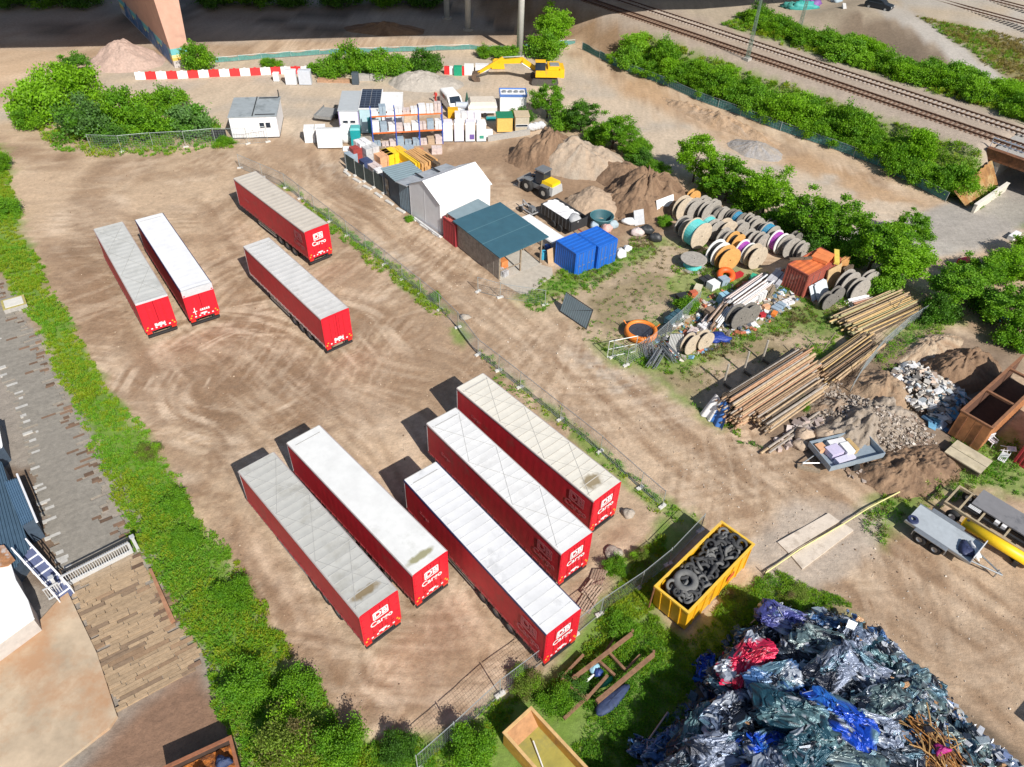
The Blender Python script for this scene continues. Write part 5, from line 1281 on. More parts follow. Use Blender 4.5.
# small containers left of the excavator
for px, py, lab, dd, m_ in ((447, 74, 'red plastic barrier block left of the excavator bucket', (.8, .5, 1.1), RB), (452, 74, 'white barrier block between red and green ones', (.9, .5, 1.1), WB), (458, 75, 'green plastic container by the gravel heap', (1.2, .8, 1.3), M('emerald plastic', (.01, .30, .16), .5, 0, .1, 3)), (469, 74, 'white crate with green front beside the excavator boom', (1.4, .9, 1.4), WB), (482, 71, 'white sacks behind the excavator boom', (2.0, .9, 1.0), PAL[0]), (463, 75, 'thin red barrier block between green and white', (.4, .5, 1.2), RB)):
    stack('barrier_block' if 'block' in lab else 'crate', lab, 'barrier' if 'block' in lab else 'crate', P3(px, py), R(3), dd, m_, (1, 1, 2), .03, .02)
# ------------------------------------------------------------------ compound beside the road
base0 = at(411, 215); 
# tent: local x along ridge (E2 side), y along gable
pA = at(411, 215); pB = at(441, 235); dg_ = pB - pA; gw = dg_.length; ag = math.atan2(dg_.y, dg_.x)
T = thing('storage_tent', 'white storage tent with silver grey gable facing the dirt road', 'tent', (pA.x, pA.y, 0), ag)
D_ = 6.6; eh = 3.6; rh = 5.0
obj('gable', MB().add([(0, 0, 0), (gw, 0, 0), (gw, 0, eh), (gw * .5, 0, rh), (0, 0, eh)], [(0, 1, 2, 3, 4)]).add([(0, D_, 0), (gw, D_, 0), (gw, D_, eh), (gw * .5, D_, rh), (0, D_, eh)], [(4, 3, 2, 1, 0)]), TENTS, T)
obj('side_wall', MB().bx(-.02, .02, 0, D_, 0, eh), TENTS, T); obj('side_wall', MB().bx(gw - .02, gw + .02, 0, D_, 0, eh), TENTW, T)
def slope(x0, z0, x1, z1):
    def fn(u, v):
        s_ = .05 * math.sin(u * math.pi * 4) ** 2 * math.sin(v * math.pi)
        return (x0 + (x1 - x0) * v, -.15 + u * (D_ + .3), z0 + (z1 - z0) * v - s_)
    return MB().grid(fn, 24, 8)
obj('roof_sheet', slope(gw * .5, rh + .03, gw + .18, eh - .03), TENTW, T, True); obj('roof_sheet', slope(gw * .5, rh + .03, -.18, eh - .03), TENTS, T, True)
q = MB()
for x in (.1, gw * .5, gw - .1): q.bx(x - .03, x + .03, -.02, -.006, 0, eh + (rh - eh) * (1 - abs(x / gw - .5) * 2) - .05)
obj('gable_post', q, M('tent seam', (.66, .67, .69), .5, .1, .1, 3), T)
# ground beam in front of tent
b0 = at(414, 219); b1 = at(440, 238); tag(obj('ballast_beam', MB().path([(b0.x, b0.y, .15), (b1.x, b1.y, .15)], .16, 4), M('white beam', (.60, .60, .60), .7, 0, .15, 3)), 'white grey ballast beam lying along the tent gable', 'beam')
# grey shed beside the tent, then blue grey shed, dark screens
pC = at(400.5, 208); d = pA - pC; L = d.length
T = thing('grey_shed', 'grey sheet metal shed squeezed between tent and blue shed', 'shed', (pC.x, pC.y, 0), math.atan2(d.y, d.x))
q = MB(); corr_wall(q, (0, 0), (L - .15, 0), .05, 3.1); corr_wall(q, (L - .15, 0), (L - .15, 6.2), .05, 3.1); corr_wall(q, (L - .15, 6.2), (0, 6.2), .05, 3.1); corr_wall(q, (0, 6.2), (0, 0), .05, 3.1)
obj('wall', q, M('blue grey wall sheet', (.17, .24, .30), .5, .3, .15, 2), T)
obj('roof', MB().add([(-.2, -.3, 3.05), (L - .08, -.3, 3.35), (L - .08, 6.5, 3.35), (-.2, 6.5, 3.05), (-.2, -.3, 3.12), (L - .08, -.3, 3.42), (L - .08, 6.5, 3.42), (-.2, 6.5, 3.12)], [(3, 2, 1, 0), (4, 5, 6, 7), (0, 1, 5, 4), (1, 2, 6, 5), (2, 3, 7, 6), (3, 0, 4, 7)]), M('weathered silver roof', (.46, .49, .52), .5, .2, .25, 1.5, 0, (.25, .28, .32), .4), T)
obj('roof_bar', MB().bx(.1, L - .4, 2.0, 2.2, 3.43, 3.5).bx(.1, L - .4, 4.2, 4.4, 3.43, 3.5), DKSTEEL, T)
pD = at(384.5, 193.5); d = pC - pD; L = d.length
T = thing('blue_shed', 'dark blue shed with blue grey ribbed roof beside the road', 'shed', (pD.x, pD.y, 0), math.atan2(d.y, d.x))
q = MB(); corr_wall(q, (0, 0), (L - .05, 0), .05, 2.9); corr_wall(q, (L - .05, 0), (L - .05, 3.2), .05, 2.9); corr_wall(q, (L - .05, 3.2), (0, 3.2), .05, 2.9); corr_wall(q, (0, 3.2), (0, 0), .05, 2.9)
obj('wall', q, M('dark blue wall sheet', (.045, .075, .11), .5, .2, .2, 2), T)
def rf(u, v): return (-.1 + u * (L + .1), -.2 + v * 3.6, 2.98 + .35 * (1 - v) * 0 + .04 * (1 if (u * 9) % 1 < .5 else 0))
obj('roof', MB().grid(rf, 36, 2), GREYR, T)
obj('doorway', MB().bx(.5, 1.3, -.03, -.002, .1, 2.2), GLASS, T)
pE = at(347, 170); d = pD - pE; L = d.length; ae = math.atan2(d.y, d.x)
T = thing('screen_fence', 'dark green screen fence along the road left of the blue shed', 'fence', (pE.x, pE.y, 0), ae)
for k in range(4):
    q = MB().bx(k * L / 4 + .04, (k + 1) * L / 4 - .04, -.02, .02, .1, 1.9 + RNG.uniform(-.2, .15)); obj('screen_panel', q, M('dark green screen', (.045, .065, .062), .8, 0, .3, 2), T)
for k in range(5): obj('post', MB().bx(k * L / 4 - .04, k * L / 4 + .04, -.05, .05, 0, 2.05), POST, T); 
q = MB(); 
for k in range(5): obj('foot', MB().box((k * L / 4, 0, .07), (.35, .7, .14)), FOOTM, T)
# low kerb line
k0 = at(344, 172); k1 = at(446, 242); 
for i in range(9):
    p = k0.lerp(k1, (i + .3) / 9); stack('kerb_block', 'pale concrete block in the line along the road edge of the compound', 'block', (p.x, p.y, 0), ae + RNG.uniform(-.1, .1), (1.3, .35, .16), FOOTM, (1, 1, 1), .02, .02, 'concrete blocks along the compound')
SH = M('shed red', (.36, .06, .05), .6, .1, .2, 2)
for px, py, lab, dd, m_, nn, an in ((352, 165, 'blue grey crate at the far left corner of the compound', (1.2, 1.2, 1.5), PAL[3], (2, 1, 2), E1), (358, 163, 'red framed crate with dark goods behind the screen fence', (1.2, 1.4, 2.0), SH, (2, 1, 3), E1), (364, 160, 'white plastic heap on crates at the back of the compound', (1.6, 1.5, 2.4), PAL[0], (2, 2, 3), E1), (371, 163, 'pale grey goods behind the screen fence', (1.6, 1.8, 2.2), M('pale grey goods', (.50, .50, .50), .6, 0, .25, 3), (2, 2, 3), E1), (367, 172, 'dark blue crates close behind the screen fence', (1.3, 1.2, 1.5), M('navy crate', (.04, .06, .14), .6, 0, .25, 3), (2, 1, 2), E1), (375, 175, 'mixed white and brown cartons behind the screen fence', (1.8, 1.2, 1.3), PAL[1], (3, 2, 2), E1), (380, 183, 'white sheets leaning beside the blue shed', (1.0, .9, 1.7), PAL[0], (4, 1, 1), E1),
                                (384, 165, 'peach coloured sacks beside the yellow crates', (1.9, 1.9, 1.5), M('peach goods', (.66, .36, .20), .7, 0, .2, 3), (3, 2, 2), E1), (391, 163, 'bright yellow crates behind the blue shed', (2.0, 1.6, 1.5), M('bright yellow plastic', (.85, .58, .02), .5, 0, .12, 3), (3, 2, 3), E1), (400, 160, 'amber crates farthest back in the compound', (2.2, 1.4, 1.3), M('amber plastic', (.78, .46, .05), .5, 0, .12, 3), (3, 2, 3), E1), (409, 169, 'long yellow beam bundle between crates and grey shed', (4.2, .7, 1.6), M('yellow beam', (.80, .52, .02), .5, 0, .12, 3), (1, 2, 3), E1), (421, 168, 'orange formwork boards stacked behind the grey shed', (4.0, 2.2, 1.6), M('orange board', (.62, .34, .13), .7, 0, .25, 3), (1, 7, 3), E1), (432, 172, 'dark brown boards at the back wall of the grey shed', (3.0, .6, 1.6), DKWOOD, (1, 3, 3), E1)):
    stack('goods_stack', lab, 'goods', P3(px, py), an, dd, m_, nn, .06)
# red container between tent and shed, grey roofed lean-to
p = at(443.5, 238.5); container('red_container', 'short red container between the tent and the open shed', p, R(-50), 2.1, 5.0, 2.5, M('red container paint', (.34, .035, .045), .6, .1, .15, 2), M('red container roof', (.55, .12, .09), .7, .1, .15, 2), doors=None)
pts = [at(447, 213, 3.0), at(460, 221.5, 2.8), at(492, 207, 2.8), at(478, 198.5, 3.0)]
T = thing('lean_to', 'pale blue grey lean-to roof between tent and open shed', 'shed', (0, 0, 0))
obj('roof', MB().add([tuple(p) for p in pts] + [(p.x, p.y, p.z - .07) for p in pts], [(0, 1, 2, 3), (7, 6, 5, 4), (0, 4, 5, 1), (1, 5, 6, 2), (2, 6, 7, 3), (3, 7, 4, 0)]), GREYR, T)
for p in pts: obj('post', MB().tube((p.x, p.y, 0), (p.x, p.y, p.z - .06), .06, None, 6), DKWOOD, T)
# big open shed
pA = at(457.5, 246); pB = at(499, 280); d = pB - pA; L = d.length; a = math.atan2(d.y, d.x); Wd = 5.1
T = thing('open_shed', 'open timber shed with large dark teal roof beside the blue containers', 'shed', (pA.x, pA.y, 0), a)
q = MB(); x = 0
while x < L - .05:
    w = min(RNG.uniform(.16, .24), L - x); q.bx(x + .006, x + w - .006, -.03 + RNG.uniform(-.008, .008), .0, .05, 2.75 + RNG.uniform(-.04, .02)); x += w
obj('board_wall', q, PLANKW, T)
obj('back_wall', MB().bx(0, .05, .02, Wd, .05, 2.75).bx(.05, L * .6, Wd - .05, Wd, .05, 2.75), PLANKW, T)
for x, y in ((L - .08, .08), (L - .08, Wd * .5), (L - .08, Wd - .08), (L * .6, Wd - .06)): obj('post', MB().bx(x - .07, x + .07, y - .07, y + .07, 0, 2.75), WOOD, T)
obj('rail', MB().bx(L - .1, L - .04, .15, Wd * .5 - .07, .9, 1.0), WOOD, T)
obj('floor', MB().bx(.05, L + .1, .02, Wd, -.05, .06), M('pale floor slab', (.47, .43, .37), .9, 0, .2, 3), T)
R3 = MB().add([(-.25, -.35, 2.78), (L + .5, -.35, 2.78), (L + .5, Wd + .3, 3.12), (-.25, Wd + .3, 3.12), (-.25, -.35, 2.88), (L + .5, -.35, 2.88), (L + .5, Wd + .3, 3.22), (-.25, Wd + .3, 3.22)], [(3, 2, 1, 0), (4, 5, 6, 7), (0, 1, 5, 4), (1, 2, 6, 5), (2, 3, 7, 6), (3, 0, 4, 7)])
obj('roof', R3, TEALR, T)
for x in (L * .33, L * .68): obj('roof_seam', MB().add([(x - .05, -.36, 2.885), (x + .05, -.36, 2.885), (x + .05, Wd + .3, 3.228), (x - .05, Wd + .3, 3.228)], [(0, 1, 2, 3)]), M('teal seam', (.09, .19, .23), .6, 0, .1, 3), T)
tz = T.matrix_basis
w = tz @ Vector((L - 1.2, 1.3, .06)); stack('orange_mixer', 'orange machine standing under the teal shed roof', 'machine', w, a, (.8, .8, 1.1), M('orange machine paint', (.62, .22, .07), .5, 0, .2, 3), (1, 1, 2))
w = tz @ Vector((L - .5, .75, .06)); stack('wire_basket', 'white wire basket at the front of the open shed', 'basket', w, a + .3, (1.1, .7, .6), M('white wire', (.60, .60, .62), .5, .3, .2, 6), (4, 3, 2), .06)
x, y = xy(522, 283); tag(obj('concrete_pad', MB().prism(PX([(499, 282), (530, 262), (552, 268), (553, 276), (525, 297)]), -.05, .05), M('pad concrete', (.46, .41, .34), .9, 0, .18, 2, .2)), kind='structure')
# blue containers
pB = at(574, 276.7); 
T = container('blue_container', 'bright blue container nearer the open shed', pB + Vector((math.cos(E1 + math.pi) * 2.95, math.sin(E1 + math.pi) * 2.95, 0)), E1, 2.95, 2.55, 2.55, BLUE)
p2 = at(596, 269.5); T = container('blue_container', 'bright blue container right of its twin beside the white sack', p2 + Vector((math.cos(E1 + math.pi) * 3.0, math.sin(E1 + math.pi) * 3.0, 0)), E1, 3.0, 2.55, 2.55, BLUE)
# wheel loader
p = at(541, 192); tgt = at(520, 182.5); d = tgt - p; a = math.atan2(d.y, d.x)
WL = thing('wheel_loader', 'yellow and grey wheel loader with raised cab on the dug soil', 'wheel loader', (p.x, p.y, 0), a)
LG = M('loader grey', (.20, .21, .22), .5, .2, .15, 3); YL = M('loader yellow', (.85, .55, .01), .45, 0, .08, 3)
obj('engine_cover', MB().box((-1.35, 0, 1.45), (1.7, 1.6, .9), None, 0, .85), YL, WL)
obj('counterweight', MB().box((-2.05, 0, 1.1), (.5, 1.9, .9), None, 0, .85), M('pale grey casting', (.50, .50, .48), .6, .1, .1, 3), WL)
obj('chassis', MB().bx(-1.9, 1.6, -.6, .6, .55, 1.1), LG, WL)
c_ = obj('cab', MB().box((-.15, 0, 2.05), (1.25, 1.3, 1.4), None, 0, .9), GLASS, WL)
obj('cab_roof', MB().box((-.15, 0, 2.82), (1.35, 1.4, .16)), LG, WL)
for x, y in ((1.25, 1), (1.25, -1), (-1.25, 1), (-1.25, -1)):
    wl = obj('wheel', MB().lathe([(.3, -.24), (.6, -.27), (.72, -.2), (.74, 0), (.72, .2), (.6, .27), (.3, .24)], (x, y * .95, .74), 'Y', 24), RUBBER, WL, True)
    obj('rim', MB().lathe([(.02, -.2), (.3, -.2), (.33, 0), (.3, .2), (.02, .2)], (x, y * .97, .74), 'Y', 16), M('pale rim', (.50, .50, .46), .5, .2, .1, 3), wl)
    obj('mudguard', MB().box((x, y * .95, 1.52), (1.1, .55, .07)), LG, WL)
for s in (-1, 1): obj('lift_arm', MB().path([(.7, s * .45, 1.5), (1.7, s * .45, 1.4), (2.4, s * .45, .45)], .12, 6), LG, WL)
bk = [(2.3, .05), (3.3, .03), (3.32, .09), (2.55, .18), (2.38, .75), (2.75, 1.05), (2.68, 1.10), (2.25, .8)]
obj('bucket', MB().add([(x, -1.15, z) for x, z in bk] + [(x, 1.15, z) for x, z in bk], [tuple(range(7, -1, -1)), tuple(range(8, 16))] + [(i, (i + 1) % 8, 8 + (i + 1) % 8, 8 + i) for i in range(8)]), M('worn bucket steel', (.30, .28, .26), .5, .5, .3, 4), WL)
# fork attachment beside
p = at(529, 213); T = thing('fork_attachment', 'grey wheeled fork attachment lying beside the tipper trailer', 'machine', (p.x, p.y, 0), E1)
obj('frame', MB().path([(-1.1, -.5, .5), (1.1, -.5, .5), (1.1, .5, .5), (-1.1, .5, .5), (-1.1, -.5, .5)], .08, 6).path([(-1.1, 0, .2), (-1.1, 0, 1.1), (.4, 0, .6)], .07, 6), M('pale machine grey', (.42, .42, .42), .5, .3, .2, 3), T)
for x, y in ((-.7, .6), (-.7, -.6), (.8, 0)): obj('wheel', MB().lathe([(.03, -.1), (.3, -.1), (.35, 0), (.3, .1), (.03, .1)], (x, y, .35), 'Y', 16), RUBBER, T)
obj('motor', MB().box((.5, 0, .75), (.7, .6, .5), None, 0, .8), LG, T)
# tipper trailer with white load
p = at(570, 238); T = thing('tipper_trailer', 'black tipper trailer loaded with white sacks and sheets', 'trailer', (p.x, p.y, 0), E1 + math.pi)
BK = M('black trailer board', (.035, .037, .04), .5, .1, .2, 3)
LT = 4.9
obj('tub', MB().bx(0, LT, -.06, 0, .7, 1.75).bx(0, LT, -2.26, -2.2, .7, 1.75).bx(0, .06, -2.2, -.06, .7, 1.75).bx(LT - .06, LT, -2.2, -.06, .7, 1.75).bx(.06, LT - .06, -2.2, -.06, .7, .78), BK, T)
T.rotation_euler.z = E1 + math.pi
q = MB()
for k in range(9): q.bx(.2 + k * .56, .26 + k * .56, .0, .04, .7, 1.72)
obj('side_ribs', q, M('dark grey rib', (.10, .10, .105), .5, .2, .2, 3), T)
for x in (1.6, 2.7):
    for y in (.02, -2.28): obj('wheel', MB().lathe([(.03, -.12), (.34, -.12), (.4, 0), (.34, .12), (.03, .12)], (x, y, .4), 'Y', 16), RUBBER, T)
obj('drawbar', MB().path([(0, -1.1, .65), (-1.3, -1.1, .55)], .07, 6), SH, T)
mt = T.matrix_basis
def lf(u, v): return (.1 + u * 3.9 + .9, -.1 - v * 2.06, 1.55 + .28 * math.sin(math.pi * v) * (.6 + .4 * math.sin(u * 9)) + .05 * math.sin(u * 31 + v * 17))
q = MB().grid(lf, 40, 16); q.f = [tuple(reversed(f_)) for f_ in q.f]
o = obj('white_sheet_load', q, M('white sheeting', (.80, .79, .79), .5, 0, .08, 2, .2, (.45, .05, .10), .02), None, True, T.location, E1 + math.pi); tag(o, 'white sheeting with a red mark in the tipper trailer', 'sheeting')
w = mt @ Vector((.75, -1.1, 1.6)); blobf(w, (.65, .9, .35), 'grey_sack', 'grey sack at the end of the tipper trailer load', 'sack', M('grey sack', (.45, .45, .45), .7, 0, .2, 3), amp=.06, seed=10)
# white flat boxes in front of it
p = at(541, 239); T = thing('storage_box', 'long white topped storage box beside the teal shed roof', 'box', (p.x, p.y, 0), E1)
obj('body', MB().bx(-2.9, 2.6, -.8, .8, .1, 1.1), M('grey box wall', (.42, .44, .46), .6, 0, .1, 3), T)
for x0, x1 in ((-3.0, -1.9), (-1.85, .9), (.95, 2.7)): obj('lid', MB().box(((x0 + x1) / 2, 0, 1.17), (x1 - x0, 1.75, .14), None, 0, .93), WHITE, T)
obj('feet', MB().bx(-2.8, 2.5, -.7, -.6, 0, .1).bx(-2.8, 2.5, .6, .7, 0, .1), DKWOOD, T)
def drum(px, py, label, m_, r=.3, h=.9):
    x, y = xy(px, py); T = thing('drum', label, 'drum', (x, y, 0)); obj('shell', MB().lathe([(.01, h), (r - .02, h), (r, h - .02), (r, h * .66), (r + .015, h * .64), (r, h * .62), (r, h * .34), (r + .015, h * .32), (r, h * .3), (r, 0), (.01, 0)], n=18), m_, T); obj('bung', MB().tube((r * .5, 0, h), (r * .5, 0, h + .03), .05, None, 8), DKSTEEL, T)
drum(543, 259, 'light blue drum at the corner of the open shed', M('light blue plastic', (.05, .38, .58), .45, 0, .1, 3)); drum(550, 246, 'dark blue drum behind the blue container', M('dark blue plastic', (.02, .05, .20), .45, 0, .1, 3), .36, 1.0); drum(547, 253, 'navy drum between shed and blue container', M('navy plastic', (.02, .08, .30), .45, 0, .1, 3))
p = at(551, 262); tag(obj('chipboard', MB().box((p.x, p.y, .75), (1.0, .05, 1.5), Matrix.Rotation(E2, 3, 'Z') @ Matrix.Rotation(R(-12), 3, 'X')), M('chipboard', (.48, .33, .20), .8, 0, .15, 4)), 'brown chipboard leaning on the blue container', 'board')
# open round tub, sacks, sheets
p = at(601, 224); T = thing('round_tub', 'open round dark teal tub behind the blue containers', 'tub', (p.x, p.y, 0))
obj('tub', MB().lathe([(.02, .1), (1.05, .1), (1.2, 1.0), (1.28, 1.0), (1.28, .92), (1.12, 0), (.02, 0)], n=28), M('dark teal plastic', (.03, .10, .12), .5, 0, .15, 3), T, True); obj('rim', MB().torus((0, 0, 1.0), 1.25, .05, 'Z', 28, 6), M('teal rim', (.07, .19, .21), .5, 0, .1, 3), T)
for px, py, lab, rr, m_ in ((606, 232, 'pinkish sack beside the round tub', (.6, .5, .5), M('pink sack', (.62, .38, .34), .7, 0, .2, 3)), (612, 228, 'grey blue sack right of the round tub', (.6, .5, .5), M('blue grey sack', (.34, .42, .46), .7, 0, .2, 3)), (594, 228, 'grey sack left of the round tub', (.5, .5, .45), PAL[3]), (620, 257, 'white sack leaning at the right blue container', (.55, .7, .5), WHITE), (627, 251, 'second white sack in the grass by the right blue container', (.45, .4, .35), WHITE), (637, 235, 'round white sack near the cable reels', (.7, .55, .45), PAL[1]), (630, 224, 'white crumpled sheet at the foot of the soil heap', (.9, .5, .4), WHITE), (646, 233, 'dark sack beside the black cable reel', (.8, .6, .5), BK), (655, 241, 'black bag near the black cable reel', (.7, .5, .5), BK)):
    x, y = xy(px, py); blobf((x, y, rr[2] * .8), rr, 'sack', lab, 'sack', m_, amp=.12, seed=int(px))
p = at(638, 224); tag(obj('grey_sheet', MB().box((p.x, p.y, .8), (1.2, .06, 1.6), Matrix.Rotation(R(25), 3, 'Z') @ Matrix.Rotation(R(-25), 3, 'X')), M('grey board', (.45, .46, .48), .7, 0, .15, 3)), 'grey board standing at the foot of the soil heap', 'board')
p = at(664, 212); tag(obj('white_board', MB().box((p.x, p.y, .9), (2.6, .08, 1.6), Matrix.Rotation(R(38), 3, 'Z') @ Matrix.Rotation(R(-20), 3, 'X')), WHITE), 'long white board leaning at the dark soil heap', 'board')
# ------------------------------------------------------------------ excavator
p = at(544, 82); tgt = at(474, 81); d = tgt - p; a = math.atan2(d.y, d.x)
X_ = thing('excavator', 'yellow crawler excavator with its boom stretched left over the gravel', 'excavator', (p.x, p.y, 0), a)
YX = M('excavator yellow', (.80, .46, .01), .45, 0, .1, 2, 0, (.42, .26, .06), .1)
reach = d.length
for s in (-1, 1):
    q = MB(); pr_ = []
    for k in range(20):
        t = 2 * math.pi * k / 20; pr_.append((math.copysign(1.5, math.cos(t)) + .45 * math.cos(t), .45 + .45 * math.sin(t)))
    q.add([(x, s * 1.25 - .3, z) for x, z in pr_] + [(x, s * 1.25 + .3, z) for x, z in pr_], [tuple(range(19, -1, -1)), tuple(range(20, 40))] + [(i, (i + 1) % 20, 20 + (i + 1) % 20, 20 + i) for i in range(20)])
    obj('track', q, M('track steel', (.10, .09, .08), .7, .3, .3, 4), X_)
obj('turntable', MB().tube((0, 0, .7), (0, 0, 1.15), .8, None, 18).bx(-1.2, 1.2, -.95, .95, .45, .8), DKSTEEL, X_)
obj('upper_body', MB().bx(-2.2, 1.4, -1.4, 1.4, 1.15, 2.1).bx(-2.2, -.4, -1.35, .9, 2.1, 2.5), YX, X_)
obj('counterweight', MB().box((-2.4, 0, 1.7), (.7, 2.8, 1.2), None, 0, .93), YX, X_)
obj('engine_lid', MB().bx(-2.0, -.7, -.6, .7, 2.5, 2.6), M('grey engine lid', (.30, .31, .33), .5, .2, .2, 3), X_)
obj('cab', MB().box((.75, .92, 2.45), (1.5, .95, 1.6), None, 0, .93), GLASS, X_); obj('cab_roof', MB().box((.75, .92, 3.28), (1.5, .98, .1)), YX, X_)
def beam(mb, a_, b_, h0, h1, w):
    a_ = Vector(a_); b_ = Vector(b_); d_ = (b_ - a_).normalized(); n_ = Vector((-d_.z, 0, d_.x))
    V = []
    for p_, h in ((a_, h0), (b_, h1)):
        for sy in (-1, 1):
            for sz in (-1, 1): V.append(p_ + n_ * (h / 2 * sz) + Vector((0, sy * w / 2, 0)))
    mb.add(V, [(0, 1, 3, 2), (4, 6, 7, 5), (0, 4, 5, 1), (2, 3, 7, 6), (1, 5, 7, 3), (0, 2, 6, 4)])
q = MB(); beam(q, (1.2, -.2, 1.7), (3.4, -.2, 3.0), .55, .75, .5); beam(q, (3.2, -.2, 3.0), (6.6, -.2, 2.7), .75, .45, .5); obj('boom', q, YX, X_)
q = MB(); beam(q, (6.0, -.2, 3.2), (reach - .6, -.2, 1.1), .6, .35, .36); obj('dipper_arm', q, YX, X_)
obj('hydraulic_ram', MB().tube((1.5, .15, 1.5), (3.4, .15, 2.7), .1, .07, 8), STEEL, X_); obj('hydraulic_ram', MB().tube((3.6, -.2, 3.5), (6.1, -.2, 3.35), .1, .07, 8), STEEL, X_)
bkp = [(reach - .9, 1.3), (reach + .2, 1.1), (reach + .35, .5), (reach - .1, .05), (reach - .9, .1), (reach - .75, .2), (reach - .2, .3), (reach - .3, .9)]
obj('bucket', MB().add([(x, -.85, z) for x, z in bkp] + [(x, .45, z) for x, z in bkp], [tuple(range(7, -1, -1)), tuple(range(8, 16))] + [(i, (i + 1) % 8, 8 + (i + 1) % 8, 8 + i) for i in range(8)]), M('bucket brown steel', (.19, .13, .09), .6, .4, .3, 4), X_)
p = at(498, 68); tag(obj('yellow_bucket', MB().box((p.x, p.y, .6), (2.0, 1.2, 1.1), R(5), 0, .8).box((p.x + .2, p.y, 1.25), (1.6, .2, .25), R(5)), YX), 'spare yellow digging bucket behind the excavator boom', 'bucket')
# ------------------------------------------------------------------ vehicles at the back
def car_shell(mb, prof, W, mi=0, inset=.12):
    """side profile (x, z) swept across the width with tucked edges"""
    n = len(prof); V = []
    for y, k in ((-W / 2, .94), (-W / 2 + inset, 1.0), (W / 2 - inset, 1.0), (W / 2, .94)):
        for x, z in prof: V.append((x * (.985 if k < 1 else 1), y, .35 + (z - .35) * k if z > .9 else z))
    F = []
    for j in range(3):
        for i in range(n): F.append((j * n + i, j * n + (i + 1) % n, (j + 1) * n + (i + 1) % n, (j + 1) * n + i))
    F += [tuple(range(n - 1, -1, -1)), tuple(range(3 * n, 4 * n))]
    mb.add(V, F, mi); return mb
def vehicle(name, label, cat, p, a, prof, W, paint, glass_polys, wheels, wr=.33):
    T = thing(name, label, cat, p, a)
    obj('body', car_shell(MB(), prof, W), paint, T)
    for nm, poly in glass_polys:
        obj(nm, MB().add(poly, [tuple(range(len(poly)))]), GLASS, T)
    for x in wheels:
        for s in (-1, 1):
            w = obj('wheel', MB().lathe([(.19, -.09), (wr - .03, -.11), (wr, 0), (wr - .03, .11), (.19, .09)], (x, s * (W / 2 - .1), wr), 'Y', 18), RUBBER, T); obj('rim', MB().lathe([(.01, -.08), (.19, -.1), (.19, .1), (.01, .08)], (x, s * (W / 2 - .08), wr), 'Y', 12), STEEL, w)
    return T
vp = [(-2.3, .35), (2.35, .35), (2.45, .7), (2.3, 1.05), (1.75, 1.25), (1.0, 1.95), (.7, 2.02), (-2.1, 2.02), (-2.35, 1.8), (-2.4, .6)]
p = at(452, 108); 
T = vehicle('van', 'white van with dark windscreen parked beside the white trailer', 'van', (p.x, p.y, 0), R(-66), vp, 1.9, WHITE, [('windscreen', [(1.70, -.78, 1.34), (1.70, .78, 1.34), (1.02, .72, 1.955), (1.02, -.72, 1.955)]), ('side_window', [(.9, -.96, 1.25), (1.55, -.96, 1.25), (1.0, -.955, 1.75), (.6, -.955, 1.75)]), ('side_window', [(-1.9, -.96, 1.25), (.4, -.96, 1.25), (.4, -.955, 1.75), (-1.9, -.955, 1.75)])], (-1.5, 1.5))
for s in (-1, 1): obj('headlight', MB().box((2.36, s * .7, .85), (.1, .3, .2)), STEEL, T)
cp = [(-2.0, .3), (2.05, .3), (2.15, .6), (2.05, .85), (1.1, 1.0), (.45, 1.48), (-1.3, 1.52), (-1.95, 1.05), (-2.1, .9), (-2.1, .5)]
p = at(878, 9, 6.5); a = R(-38)
T = vehicle('parked_car', 'black hatchback parked above the brown bank at the top right', 'car', (p.x, p.y, 6.5), a, cp, 1.78, M('black car paint', (.012, .017, .025), .25, .1, .1, 2), [('windscreen', [(1.05, -.7, 1.04), (1.05, .7, 1.04), (.48, .64, 1.46), (.48, -.64, 1.46)]), ('side_window', [(-1.5, -.905, 1.0), (.8, -.905, 1.0), (.35, -.85, 1.38), (-1.2, -.85, 1.38)])], (-1.3, 1.3), .32)
for s in (-1, 1): obj('headlight', MB().box((2.07, s * .62, .72), (.12, .34, .16)), M('headlight glass', (.7, .72, .75), .15, .2, .05, 3), T)

